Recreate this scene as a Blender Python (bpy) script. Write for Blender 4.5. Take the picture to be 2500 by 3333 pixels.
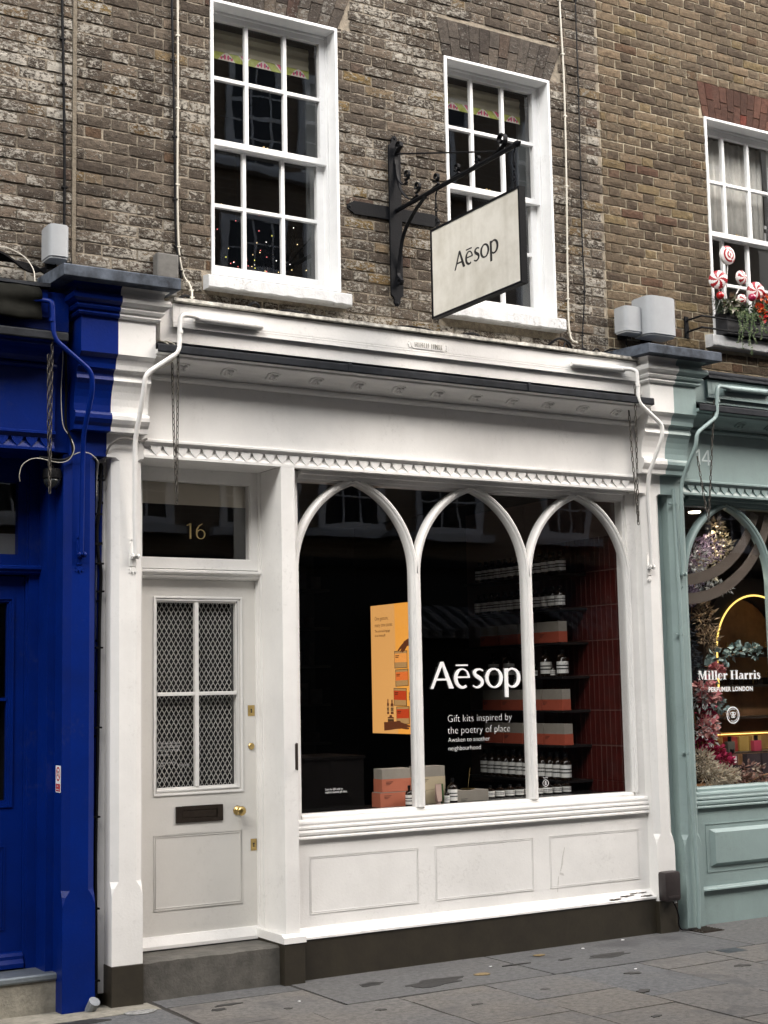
import bpy, bmesh, math, random
from mathutils import Vector, Matrix, noise

R = math.radians
for o in list(bpy.data.objects):
    bpy.data.objects.remove(o)
scene = bpy.context.scene
COL = scene.collection
random.seed(7)

# ------------------------------------------------------------------ camera
CAM = Vector((0.0, -8.1, 1.75))
YAW, PITCH, ROLL, FOC = R(31.2), R(6.85), R(-1.11), 4775.73
fwd = Vector((math.sin(YAW) * math.cos(PITCH), math.cos(YAW) * math.cos(PITCH), math.sin(PITCH)))
rgt = Vector((math.cos(YAW), -math.sin(YAW), 0))
upv = rgt.cross(fwd)
c_, s_ = math.cos(ROLL), math.sin(ROLL)
rgt, upv = c_ * rgt + s_ * upv, -s_ * rgt + c_ * upv
cd = bpy.data.cameras.new('camera')
cam = bpy.data.objects.new('camera', cd)
COL.objects.link(cam)
cd.sensor_fit = 'HORIZONTAL'
cd.sensor_width = 36.0
cd.lens = 36.0 * FOC / 2500.0
cd.clip_end = 500
mw = Matrix.Identity(4)
for i in range(3):
    mw[i][0], mw[i][1], mw[i][2], mw[i][3] = rgt[i], upv[i], -fwd[i], CAM[i]
cam.matrix_world = mw
scene.camera = cam


def in_view(p, m=60):
    v = Vector(p) - CAM
    d = v.dot(fwd)
    x = 1250 + FOC * v.dot(rgt) / d
    y = 1666.5 - FOC * v.dot(upv) / d
    return -m < x < 2500 + m and -m < y < 3333 + m


# ------------------------------------------------------------------ light
SUN_AZ, SUN_EL = R(-48), R(41)          # azimuth from -Y (the street side) towards -X
world = bpy.data.worlds.new('World')
scene.world = world
world.use_nodes = True
wn = world.node_tree.nodes
wl = world.node_tree.links
bg = wn['Background']
sky = wn.new('ShaderNodeTexSky')
sky.sky_type = 'NISHITA'
sky.sun_disc = False
sky.sun_elevation = SUN_EL
sky.sun_rotation = R(180) - SUN_AZ * -1
sky.air_density = 1.0
sky.dust_density = 4.0
sky.ozone_density = 0.6
hs = wn.new('ShaderNodeHueSaturation')
hs.inputs['Saturation'].default_value = 0.62
wl.new(sky.outputs[0], hs.inputs['Color'])
wl.new(hs.outputs[0], bg.inputs[0])
bg.inputs[1].default_value = 0.15
sd = bpy.data.lights.new('sun', 'SUN')
sd.energy = 1.5
sd.angle = R(40)
sd.color = (1.0, 0.95, 0.87)
sun = bpy.data.objects.new('sun', sd)
COL.objects.link(sun)
to_sun = Vector((math.sin(SUN_AZ) * math.cos(SUN_EL), -math.cos(SUN_AZ) * math.cos(SUN_EL), math.sin(SUN_EL)))
sun.rotation_euler = (-to_sun).to_track_quat('-Z', 'Y').to_euler()
sun.location = (-10, -12, 18)
vs = scene.view_settings
vs.view_transform = 'Standard'
vs.look = 'None'
vs.exposure = 1.65
vs.gamma = 1.0
scene.render.engine = 'CYCLES'
scene.cycles.max_bounces = 8
scene.cycles.transparent_max_bounces = 16
scene.cycles.caustics_reflective = False
scene.cycles.caustics_refractive = False


# ------------------------------------------------------------------ materials
MATS = {}


def mat(name, col, rough=0.5, metal=0.0, var=0.0, vscale=6.0, bump=0.0, bscale=60.0, spec=0.5,
        emit=None, estr=1.0, dirt=None, coat=0.0, streak=0.0, sheen=0.0, grime=0.0, gcol=(0.10, 0.085, 0.065)):
    """principled material: base colour mottled by noise, optional fine relief and rain streaks"""
    if name in MATS:
        return MATS[name]
    m = bpy.data.materials.new(name)
    m.use_nodes = True
    nt = m.node_tree
    N, L = nt.nodes, nt.links
    p = N['Principled BSDF']
    p.inputs['Base Color'].default_value = (*col, 1)
    p.inputs['Roughness'].default_value = rough
    p.inputs['Metallic'].default_value = metal
    p.inputs['Specular IOR Level'].default_value = spec
    p.inputs['Coat Weight'].default_value = coat
    p.inputs['Coat Roughness'].default_value = 0.15
    if emit:
        p.inputs['Emission Color'].default_value = (*emit, 1)
        p.inputs['Emission Strength'].default_value = estr
    pos = None
    if var or bump or streak or grime:
        geo = N.new('ShaderNodeNewGeometry')
        pos = geo.outputs['Position']
    cur = None
    if var:
        nz = N.new('ShaderNodeTexNoise')
        nz.inputs['Scale'].default_value = vscale
        nz.inputs['Detail'].default_value = 6
        nz.inputs['Roughness'].default_value = 0.65
        L.new(pos, nz.inputs['Vector'])
        rp = N.new('ShaderNodeValToRGB')
        d = dirt if dirt else tuple(c * (1 - var) for c in col)
        b = tuple(min(1, c * (1 + var * 0.35)) for c in col)
        e = rp.color_ramp.elements
        e[0].position = 0.28
        e[0].color = (*d, 1)
        e[1].position = 0.62
        e[1].color = (*b, 1)
        L.new(nz.outputs['Fac'], rp.inputs['Fac'])
        cur = rp.outputs['Color']
        rr = N.new('ShaderNodeMapRange')
        rr.inputs['To Min'].default_value = min(1, rough + 0.12)
        rr.inputs['To Max'].default_value = max(0.03, rough - 0.08)
        L.new(nz.outputs['Fac'], rr.inputs['Value'])
        L.new(rr.outputs[0], p.inputs['Roughness'])
    if streak:
        mp = N.new('ShaderNodeMapping')
        mp.inputs['Scale'].default_value = (17, 17, 1.3)
        L.new(pos, mp.inputs['Vector'])
        n2 = N.new('ShaderNodeTexNoise')
        n2.inputs['Scale'].default_value = 1.0
        n2.inputs['Detail'].default_value = 4
        L.new(mp.outputs[0], n2.inputs['Vector'])
        r2 = N.new('ShaderNodeMapRange')
        r2.inputs['From Min'].default_value = 0.55
        r2.inputs['From Max'].default_value = 0.8
        r2.inputs['To Max'].default_value = streak
        L.new(n2.outputs['Fac'], r2.inputs['Value'])
        mx = N.new('ShaderNodeMix')
        mx.data_type = 'RGBA'
        L.new(r2.outputs[0], mx.inputs['Factor'])
        if cur:
            L.new(cur, mx.inputs['A'])
        else:
            mx.inputs['A'].default_value = (*col, 1)
        mx.inputs['B'].default_value = (col[0] * 0.55, col[1] * 0.52, col[2] * 0.45, 1)
        cur = mx.outputs['Result']
    if grime:
        n4 = N.new('ShaderNodeTexNoise')
        n4.inputs['Scale'].default_value = 34
        n4.inputs['Detail'].default_value = 7
        n4.inputs['Roughness'].default_value = 0.7
        L.new(pos, n4.inputs['Vector'])
        n5 = N.new('ShaderNodeTexNoise')
        n5.inputs['Scale'].default_value = 3.5
        n5.inputs['Detail'].default_value = 5
        L.new(pos, n5.inputs['Vector'])
        mm = N.new('ShaderNodeMath'); mm.operation = 'MULTIPLY_ADD'; mm.inputs[1].default_value = 0.55
        L.new(n5.outputs['Fac'], mm.inputs[0]); L.new(n4.outputs['Fac'], mm.inputs[2])
        r4 = N.new('ShaderNodeMapRange')
        r4.inputs['From Min'].default_value = 0.86
        r4.inputs['From Max'].default_value = 1.05
        r4.inputs['To Max'].default_value = grime
        L.new(mm.outputs[0], r4.inputs['Value'])
        m4 = N.new('ShaderNodeMix')
        m4.data_type = 'RGBA'
        L.new(r4.outputs[0], m4.inputs['Factor'])
        if cur:
            L.new(cur, m4.inputs['A'])
        else:
            m4.inputs['A'].default_value = (*col, 1)
        m4.inputs['B'].default_value = (*gcol, 1)
        cur = m4.outputs['Result']
    if cur:
        L.new(cur, p.inputs['Base Color'])
    if bump:
        nb = N.new('ShaderNodeTexNoise')
        nb.inputs['Scale'].default_value = bscale
        nb.inputs['Detail'].default_value = 5
        L.new(pos, nb.inputs['Vector'])
        bp = N.new('ShaderNodeBump')
        bp.inputs['Strength'].default_value = bump
        bp.inputs['Distance'].default_value = 0.01
        L.new(nb.outputs['Fac'], bp.inputs['Height'])
        L.new(bp.outputs[0], p.inputs['Normal'])
    MATS[name] = m
    return m


def glass_mat(name, tint=(1, 1, 1), gain=1.0):
    m = bpy.data.materials.new(name)
    m.use_nodes = True
    N, L = m.node_tree.nodes, m.node_tree.links
    N.remove(N['Principled BSDF'])
    out = N['Material Output']
    lw = N.new('ShaderNodeLayerWeight')
    lw.inputs['Blend'].default_value = 0.5
    pw = N.new('ShaderNodeMath'); pw.operation = 'POWER'; pw.inputs[1].default_value = 5
    L.new(lw.outputs['Facing'], pw.inputs[0])
    mr = N.new('ShaderNodeMapRange')
    mr.inputs['To Min'].default_value = 0.042 * gain
    mr.inputs['To Max'].default_value = 1.0
    L.new(pw.outputs[0], mr.inputs['Value'])
    tr = N.new('ShaderNodeBsdfTransparent'); tr.inputs[0].default_value = (*tint, 1)
    gl = N.new('ShaderNodeBsdfGlossy'); gl.inputs['Roughness'].default_value = 0.0
    geo = N.new('ShaderNodeNewGeometry')
    nz = N.new('ShaderNodeTexNoise'); nz.inputs['Scale'].default_value = 2.2
    L.new(geo.outputs['Position'], nz.inputs['Vector'])
    bp = N.new('ShaderNodeBump'); bp.inputs['Strength'].default_value = 0.04; bp.inputs['Distance'].default_value = 0.02
    L.new(nz.outputs['Fac'], bp.inputs['Height']); L.new(bp.outputs[0], gl.inputs['Normal'])
    mx = N.new('ShaderNodeMixShader')
    L.new(mr.outputs[0], mx.inputs[0]); L.new(tr.outputs[0], mx.inputs[1]); L.new(gl.outputs[0], mx.inputs[2])
    L.new(mx.outputs[0], out.inputs['Surface'])
    MATS[name] = m
    return m


def brick_mat(name, dark, mid, pale, ochre, flake_amt, bumpy):
    """old stock brick: each brick its own tone (object random or 'rnd' attribute), pale flaking lime on the face"""
    m = bpy.data.materials.new(name)
    m.use_nodes = True
    N, L = m.node_tree.nodes, m.node_tree.links
    p = N['Principled BSDF']
    p.inputs['Roughness'].default_value = 0.92
    p.inputs['Specular IOR Level'].default_value = 0.2
    oi = N.new('ShaderNodeObjectInfo')
    at = N.new('ShaderNodeAttribute'); at.attribute_name = 'rnd'
    ad = N.new('ShaderNodeMath'); ad.operation = 'ADD'
    L.new(oi.outputs['Random'], ad.inputs[0]); L.new(at.outputs['Fac'], ad.inputs[1])
    fr = N.new('ShaderNodeMath'); fr.operation = 'FRACT'
    L.new(ad.outputs[0], fr.inputs[0])
    tone = N.new('ShaderNodeValToRGB')
    e = tone.color_ramp.elements
    e[0].position = 0; e[0].color = (*dark, 1)
    e[1].position = 0.55; e[1].color = (*mid, 1)
    x = e.new(0.86); x.color = (mid[0] * 1.35, mid[1] * 1.3, mid[2] * 1.25, 1)
    x = e.new(0.93); x.color = (*ochre, 1)
    x = e.new(0.965); x.color = (dark[0] * 1.25, dark[1] * 0.95, dark[2] * 0.9, 1)
    x = e.new(1.0); x.color = (*mid, 1)
    L.new(fr.outputs[0], tone.inputs['Fac'])
    geo = N.new('ShaderNodeNewGeometry')
    # mottling
    n1 = N.new('ShaderNodeTexNoise'); n1.inputs['Scale'].default_value = 28; n1.inputs['Detail'].default_value = 8
    n1.inputs['Roughness'].default_value = 0.7
    L.new(geo.outputs['Position'], n1.inputs['Vector'])
    mul = N.new('ShaderNodeMix'); mul.data_type = 'RGBA'; mul.blend_type = 'MULTIPLY'; mul.inputs['Factor'].default_value = 1
    r1 = N.new('ShaderNodeMapRange'); r1.inputs['From Min'].default_value = 0.25; r1.inputs['From Max'].default_value = 0.75
    r1.inputs['To Min'].default_value = 0.45; r1.inputs['To Max'].default_value = 1.55
    L.new(n1.outputs['Fac'], r1.inputs['Value'])
    L.new(tone.outputs['Color'], mul.inputs['A']); L.new(r1.outputs[0], mul.inputs['B'])
    # flaking pale crust: stretched along the brick, patchy over the wall and brick by brick
    mp = N.new('ShaderNodeMapping'); mp.inputs['Scale'].default_value = (40, 40, 66)
    L.new(geo.outputs['Position'], mp.inputs['Vector'])
    n2 = N.new('ShaderNodeTexNoise'); n2.inputs['Scale'].default_value = 1.0; n2.inputs['Detail'].default_value = 9
    n2.inputs['Roughness'].default_value = 0.78
    L.new(mp.outputs[0], n2.inputs['Vector'])
    n3 = N.new('ShaderNodeTexNoise'); n3.inputs['Scale'].default_value = 1.3; n3.inputs['Detail'].default_value = 3
    L.new(geo.outputs['Position'], n3.inputs['Vector'])
    a1 = N.new('ShaderNodeMath'); a1.operation = 'MULTIPLY_ADD'; a1.inputs[1].default_value = 0.42; 
    L.new(n3.outputs['Fac'], a1.inputs[0]); L.new(n2.outputs['Fac'], a1.inputs[2])
    fr2 = N.new('ShaderNodeMath'); fr2.operation = 'MULTIPLY'; fr2.inputs[1].default_value = 7.31
    L.new(ad.outputs[0], fr2.inputs[0])
    fr3 = N.new('ShaderNodeMath'); fr3.operation = 'FRACT'
    L.new(fr2.outputs[0], fr3.inputs[0])
    a2 = N.new('ShaderNodeMath'); a2.operation = 'MULTIPLY_ADD'; a2.inputs[1].default_value = 0.11
    L.new(fr3.outputs[0], a2.inputs[0]); L.new(a1.outputs[0], a2.inputs[2])
    r2 = N.new('ShaderNodeMapRange')
    r2.inputs['From Min'].default_value = 0.875 - flake_amt; r2.inputs['From Max'].default_value = 0.915 - flake_amt
    L.new(a2.outputs[0], r2.inputs['Value'])
    mx = N.new('ShaderNodeMix'); mx.data_type = 'RGBA'
    L.new(r2.outputs[0], mx.inputs['Factor']); L.new(mul.outputs['Result'], mx.inputs['A'])
    mx.inputs['B'].default_value = (*pale, 1)
    L.new(mx.outputs['Result'], p.inputs['Base Color'])
    hb = N.new('ShaderNodeMath'); hb.operation = 'MULTIPLY_ADD'; hb.inputs[1].default_value = 0.5
    L.new(r2.outputs[0], hb.inputs[0]); L.new(n1.outputs['Fac'], hb.inputs[2])
    hb2 = N.new('ShaderNodeMath'); hb2.operation = 'ADD'
    L.new(hb.outputs[0], hb2.inputs[0]); L.new(n2.outputs['Fac'], hb2.inputs[1])
    bp = N.new('ShaderNodeBump'); bp.inputs['Strength'].default_value = bumpy; bp.inputs['Distance'].default_value = 0.012
    L.new(hb2.outputs[0], bp.inputs['Height']); L.new(bp.outputs[0], p.inputs['Normal'])
    MATS[name] = m
    return m


def courses_mat(name, c1, c2, mortar):
    """brickwork too far off or out of sight to be built brick by brick"""
    m = bpy.data.materials.new(name)
    m.use_nodes = True
    N, L = m.node_tree.nodes, m.node_tree.links
    p = N['Principled BSDF']; p.inputs['Roughness'].default_value = 0.9
    geo = N.new('ShaderNodeNewGeometry')
    sp = N.new('ShaderNodeSeparateXYZ'); L.new(geo.outputs['Position'], sp.inputs[0])
    cb = N.new('ShaderNodeCombineXYZ'); L.new(sp.outputs['X'], cb.inputs[0]); L.new(sp.outputs['Z'], cb.inputs[1])
    bt = N.new('ShaderNodeTexBrick'); bt.inputs['Scale'].default_value = 1.0
    bt.inputs['Brick Width'].default_value = 0.225; bt.inputs['Row Height'].default_value = 0.073
    bt.inputs['Mortar Size'].default_value = 0.006
    bt.inputs['Color1'].default_value = (*c1, 1); bt.inputs['Color2'].default_value = (*c2, 1)
    bt.inputs['Mortar'].default_value = (*mortar, 1)
    L.new(cb.outputs[0], bt.inputs['Vector']); L.new(bt.outputs['Color'], p.inputs['Base Color'])
    MATS[name] = m
    return m


def stone_mat(name, c_warm, c_cool, speck=0.5):
    """york stone paving: each slab its own tone, pitted and speckled"""
    m = bpy.data.materials.new(name)
    m.use_nodes = True
    N, L = m.node_tree.nodes, m.node_tree.links
    p = N['Principled BSDF']
    oi = N.new('ShaderNodeObjectInfo'); geo = N.new('ShaderNodeNewGeometry')
    mx = N.new('ShaderNodeMix'); mx.data_type = 'RGBA'
    mx.inputs['A'].default_value = (*c_warm, 1); mx.inputs['B'].default_value = (*c_cool, 1)
    n0 = N.new('ShaderNodeTexNoise'); n0.inputs['Scale'].default_value = 2.2; n0.inputs['Detail'].default_value = 5
    L.new(geo.outputs['Position'], n0.inputs['Vector'])
    ad = N.new('ShaderNodeMath'); ad.operation = 'MULTIPLY_ADD'; ad.inputs[1].default_value = 1.1; ad.inputs[2].default_value = -0.55
    L.new(n0.outputs['Fac'], ad.inputs[0])
    ad2 = N.new('ShaderNodeMath'); ad2.operation = 'ADD'; ad2.use_clamp = True
    L.new(ad.outputs[0], ad2.inputs[0]); L.new(oi.outputs['Random'], ad2.inputs[1])
    L.new(ad2.outputs[0], mx.inputs['Factor'])
    n1 = N.new('ShaderNodeTexNoise'); n1.inputs['Scale'].default_value = 26; n1.inputs['Detail'].default_value = 9
    n1.inputs['Roughness'].default_value = 0.8
    L.new(geo.outputs['Position'], n1.inputs['Vector'])
    r1 = N.new('ShaderNodeMapRange'); r1.inputs['From Min'].default_value = 0.3; r1.inputs['From Max'].default_value = 0.7
    r1.inputs['To Min'].default_value = 1 - speck * 0.95; r1.inputs['To Max'].default_value = 1 + speck * 0.95
    L.new(n1.outputs['Fac'], r1.inputs['Value'])
    mu = N.new('ShaderNodeMix'); mu.data_type = 'RGBA'; mu.blend_type = 'MULTIPLY'; mu.inputs['Factor'].default_value = 1
    L.new(mx.outputs['Result'], mu.inputs['A']); L.new(r1.outputs[0], mu.inputs['B'])
    # damp dark patches and gum spots
    n2 = N.new('ShaderNodeTexNoise'); n2.inputs['Scale'].default_value = 3.1; n2.inputs['Detail'].default_value = 4
    L.new(geo.outputs['Position'], n2.inputs['Vector'])
    r2 = N.new('ShaderNodeMapRange'); r2.inputs['From Min'].default_value = 0.56; r2.inputs['From Max'].default_value = 0.66
    r2.inputs['To Max'].default_value = 0.45
    L.new(n2.outputs['Fac'], r2.inputs['Value'])
    mx2 = N.new('ShaderNodeMix'); mx2.data_type = 'RGBA'
    L.new(r2.outputs[0], mx2.inputs['Factor']); L.new(mu.outputs['Result'], mx2.inputs['A'])
    mx2.inputs['B'].default_value = (c_cool[0] * 0.5, c_cool[1] * 0.5, c_cool[2] * 0.52, 1)
    vo = N.new('ShaderNodeTexVoronoi'); vo.inputs['Scale'].default_value = 5.5
    L.new(geo.outputs['Position'], vo.inputs['Vector'])
    r3 = N.new('ShaderNodeMapRange'); r3.inputs['From Min'].default_value = 0.075; r3.inputs['From Max'].default_value = 0.055
    r3.inputs['To Max'].default_value = 0.55
    L.new(vo.outputs['Distance'], r3.inputs['Value'])
    mx3 = N.new('ShaderNodeMix'); mx3.data_type = 'RGBA'
    L.new(r3.outputs[0], mx3.inputs['Factor']); L.new(mx2.outputs['Result'], mx3.inputs['A'])
    mx3.inputs['B'].default_value = (0.07, 0.06, 0.05, 1)
    L.new(mx3.outputs['Result'], p.inputs['Base Color'])
    rr = N.new('ShaderNodeMapRange'); rr.inputs['To Min'].default_value = 0.75; rr.inputs['To Max'].default_value = 0.4
    L.new(r2.outputs[0], rr.inputs['Value']); L.new(rr.outputs[0], p.inputs['Roughness'])
    bp = N.new('ShaderNodeBump'); bp.inputs['Strength'].default_value = 0.35; bp.inputs['Distance'].default_value = 0.006
    L.new(n1.outputs['Fac'], bp.inputs['Height']); L.new(bp.outputs[0], p.inputs['Normal'])
    MATS[name] = m
    return m


WHITE = mat('white_paint', (0.78, 0.772, 0.752), 0.42, var=0.09, vscale=2.2, bump=0.08, bscale=70, streak=0.06, grime=0.16)
DOORP = mat('door_paint', (0.68, 0.665, 0.63), 0.40, var=0.07, vscale=2.0, bump=0.05, bscale=70, grime=0.10)
SASHW = mat('sash_white', (0.74, 0.745, 0.745), 0.40, var=0.06, vscale=8, bump=0.10, bscale=90, grime=0.12)
SILLW = mat('sill_white', (0.56, 0.57, 0.58), 0.6, var=0.16, vscale=9, bump=0.25, bscale=70, streak=0.3, grime=0.6)
BLUE = mat('blue_paint', (0.0006, 0.0135, 0.140), 0.36, var=0.25, vscale=2.5, bump=0.08, bscale=60, spec=0.18, grime=0.2, gcol=(0.06, 0.065, 0.10))
TEAL = mat('teal_paint', (0.25, 0.328, 0.322), 0.42, var=0.12, vscale=2.5, bump=0.07, bscale=60, streak=0.12, grime=0.2)
LEAD = mat('lead_sheet', (0.018, 0.020, 0.024), 0.65, var=0.6, vscale=9, bump=0.3, bscale=30, dirt=(0.010, 0.011, 0.013), spec=0.12)
LEADP = mat('lead_patina', (0.085, 0.10, 0.125), 0.65, var=0.7, vscale=7, bump=0.3, bscale=30, dirt=(0.012, 0.013, 0.015), streak=0.6, spec=0.12)
IRON = mat('black_iron', (0.006, 0.0065, 0.008), 0.5, bump=0.15, bscale=90, spec=0.10)
BLACK = mat('black_plastic', (0.006, 0.006, 0.007), 0.5, spec=0.12)
CHAIN = mat('chain_steel', (0.07, 0.062, 0.052), 0.4, metal=0.5, var=0.5, vscale=60)
PLINTH = mat('brown_plinth_paint', (0.030, 0.025, 0.017), 0.42, var=0.35, vscale=5, bump=0.08, bscale=50, streak=0.3)
STEP = mat('step_stone', (0.085, 0.08, 0.07), 0.85, var=0.45, vscale=9, bump=0.35, bscale=70)
PALESTONE = mat('pale_stone', (0.24, 0.225, 0.185), 0.85, var=0.4, vscale=12, bump=0.35, bscale=60)
BRASS = mat('brass', (0.55, 0.40, 0.16), 0.28, metal=1.0, var=0.25, vscale=40)
BRONZE = mat('dark_bronze', (0.05, 0.038, 0.03), 0.4, metal=0.6, var=0.3, vscale=30)
GREYP = mat('grey_plastic', (0.33, 0.345, 0.36), 0.40, var=0.08, vscale=10)
GREYD = mat('weathered_grey_plastic', (0.11, 0.106, 0.098), 0.7, var=0.3, vscale=20)
BROWNP = mat('brown_plastic', (0.025, 0.019, 0.019), 0.45, var=0.2, vscale=20, bump=0.1, bscale=60)
GLASS = glass_mat('window_glass')
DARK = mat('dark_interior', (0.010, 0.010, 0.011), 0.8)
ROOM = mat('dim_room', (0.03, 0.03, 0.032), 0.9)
MORTAR16 = mat('mortar_brown', (0.28, 0.24, 0.185), 0.95, var=0.45, vscale=24, bump=0.6, bscale=120)
MORTAR14 = mat('mortar_pale', (0.46, 0.40, 0.29), 0.95, var=0.3, vscale=24, bump=0.5, bscale=120)
BRICK16 = brick_mat('stock_brick_weathered', (0.056, 0.044, 0.034), (0.104, 0.084, 0.065), (0.34, 0.315, 0.27), (0.18, 0.125, 0.055), 0.095, 1.0)
BRICK18 = brick_mat('stock_brick_limed', (0.060, 0.048, 0.038), (0.11, 0.089, 0.070), (0.37, 0.345, 0.30), (0.14, 0.09, 0.04), 0.125, 1.0)
BRICK14 = brick_mat('stock_brick_brown', (0.068, 0.050, 0.035), (0.124, 0.094, 0.062), (0.25, 0.215, 0.16), (0.16, 0.12, 0.062), -0.02, 1.0)
BRICKARCH = brick_mat('gauged_brick_sooty', (0.045, 0.036, 0.03), (0.085, 0.072, 0.06), (0.24, 0.225, 0.20), (0.1, 0.08, 0.06), 0.06, 1.0)
BRICKRED = brick_mat('rubbed_red_brick', (0.055, 0.028, 0.02), (0.08, 0.04, 0.029), (0.16, 0.10, 0.08), (0.14, 0.03, 0.02), -0.06, 0.8)
OPPBRICK = courses_mat('brick_courses_across', (0.16, 0.11, 0.07), (0.22, 0.16, 0.1), (0.28, 0.25, 0.2))
UPBRICK = courses_mat('brick_courses_above', (0.10, 0.078, 0.06), (0.15, 0.12, 0.095), (0.2, 0.17, 0.13))
SLAB = stone_mat('york_stone', (0.132, 0.120, 0.104), (0.100, 0.102, 0.104), 0.7)
STRIP = stone_mat('grey_flagstone', (0.096, 0.094, 0.091), (0.082, 0.085, 0.089), 0.6)
JOINT = mat('joint_grit', (0.03, 0.026, 0.022), 0.95, var=0.4, vscale=40)
ASPHALT = mat('asphalt', (0.05, 0.05, 0.052), 0.9, var=0.3, vscale=60, bump=0.4, bscale=200)
PRINTW = mat('white_vinyl', (0.86, 0.86, 0.86), 0.5)
PRINTK = mat('black_print', (0.012, 0.012, 0.013), 0.5)
GOLD = mat('gold_leaf_vinyl', (0.32, 0.24, 0.10), 0.45)


# ------------------------------------------------------------------ mesh helpers
class MB:
    def __init__(s):
        s.v, s.f, s.m = [], [], []

    def add(s, vs, fs, mi=0):
        n = len(s.v)
        s.v += [tuple(v) for v in vs]
        s.f += [tuple(i + n for i in f) for f in fs]
        s.m += [mi] * len(fs)
        return s

    def box(s, x0, x1, y0, y1, z0, z1, mi=0):
        return s.add([(x0, y0, z0), (x1, y0, z0), (x1, y1, z0), (x0, y1, z0), (x0, y0, z1), (x1, y0, z1), (x1, y1, z1), (x0, y1, z1)],
                     [(0, 1, 2, 3), (7, 6, 5, 4), (0, 4, 5, 1), (1, 5, 6, 2), (2, 6, 7, 3), (3, 7, 4, 0)], mi)

    def prism(s, poly, fn, a, b, mi=0):
        """closed polygon swept from a to b; fn(u, v, t) -> xyz"""
        n = len(poly)
        vs = [fn(u, v, a) for u, v in poly] + [fn(u, v, b) for u, v in poly]
        fs = [tuple(range(n)), tuple(range(2 * n - 1, n - 1, -1))]
        fs += [(i, i + n, (i + 1) % n + n, (i + 1) % n) for i in range(n)]
        return s.add(vs, fs, mi)

    def px(s, prof, x0, x1, mi=0):     # profile in (y, z)
        return s.prism(prof, lambda u, v, t: (t, u, v), x0, x1, mi)

    def py(s, poly, y0, y1, mi=0):     # polygon in (x, z)
        return s.prism(poly, lambda u, v, t: (u, t, v), y0, y1, mi)

    def pz(s, poly, z0, z1, mi=0):     # polygon in (x, y)
        return s.prism(poly, lambda u, v, t: (u, v, t), z0, z1, mi)

    def tube(s, pts, r, n=8, closed=False, mi=0):
        pts = [Vector(p) for p in pts]
        k = len(pts)
        rs = r if isinstance(r, (list, tuple)) else [r] * k
        ref = None
        rings = []
        for i, p in enumerate(pts):
            a = pts[i - 1] if (i > 0 or closed) else p
            b = pts[(i + 1) % k] if (i < k - 1 or closed) else p
            t = (b - a).normalized()
            if ref is None:
                ref = Vector((0, 0, 1)) if abs(t.z) < 0.9 else Vector((1, 0, 0))
            u = (ref - t * ref.dot(t))
            if u.length < 1e-6:
                u = t.orthogonal()
            u.normalize()
            w = t.cross(u)
            ref = u
            rings.append([p + (u * math.cos(2 * math.pi * j / n) + w * math.sin(2 * math.pi * j / n)) * rs[i] for j in range(n)])
        vs = [v for g in rings for v in g]
        fs = []
        for i in range(k if closed else k - 1):
            i2 = (i + 1) % k
            fs += [(i * n + j, i * n + (j + 1) % n, i2 * n + (j + 1) % n, i2 * n + j) for j in range(n)]
        if not closed:
            fs += [tuple(range(n - 1, -1, -1)), tuple(range((k - 1) * n, k * n))]
        return s.add(vs, fs, mi)

    def lathe(s, prof, c, axis='z', n=16, mi=0):
        """profile (r, h) turned about an axis through c"""
        c = Vector(c)
        vs = []
        for r, h in prof:
            for j in range(n):
                a = 2 * math.pi * j / n
                u, w = r * math.cos(a), r * math.sin(a)
                if axis == 'z':
                    d = Vector((u, w, h))
                elif axis == 'y':
                    d = Vector((u, h, w))
                else:
                    d = Vector((h, u, w))
                vs.append(c + d)
        k = len(prof)
        fs = [(i * n + j, i * n + (j + 1) % n, (i + 1) * n + (j + 1) % n, (i + 1) * n + j) for i in range(k - 1) for j in range(n)]
        fs += [tuple(range(n - 1, -1, -1)), tuple(range((k - 1) * n, k * n))]
        return s.add(vs, fs, mi)

    def ball(s, c, r, n=8, mi=0, sc=(1, 1, 1)):
        k = max(4, n // 2 + 1)
        vs = []
        for i in range(1, k):
            ph = math.pi * i / k
            for j in range(n):
                a = 2 * math.pi * j / n
                vs.append((c[0] + r * sc[0] * math.sin(ph) * math.cos(a), c[1] + r * sc[1] * math.sin(ph) * math.sin(a), c[2] + r * sc[2] * math.cos(ph)))
        m = len(vs)
        vs += [(c[0], c[1], c[2] + r * sc[2]), (c[0], c[1], c[2] - r * sc[2])]
        fs = [(i * n + j, (i + 1) * n + j, (i + 1) * n + (j + 1) % n, i * n + (j + 1) % n) for i in range(k - 2) for j in range(n)]
        fs += [(m, j, (j + 1) % n) for j in range(n)] + [(m + 1, (k - 2) * n + (j + 1) % n, (k - 2) * n + j) for j in range(n)]
        return s.add(vs, fs, mi)

    def rect_frame(s, x0, x1, z0, z1, w, y0, y1, wt=None, wb=None, mi=0):
        wt = w if wt is None else wt
        wb = w if wb is None else wb
        s.box(x0, x0 + w, y0, y1, z0, z1, mi)
        s.box(x1 - w, x1, y0, y1, z0, z1, mi)
        s.box(x0 + w, x1 - w, y0, y1, z1 - wt, z1, mi)
        s.box(x0 + w, x1 - w, y0, y1, z0, z0 + wb, mi)
        return s

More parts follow.
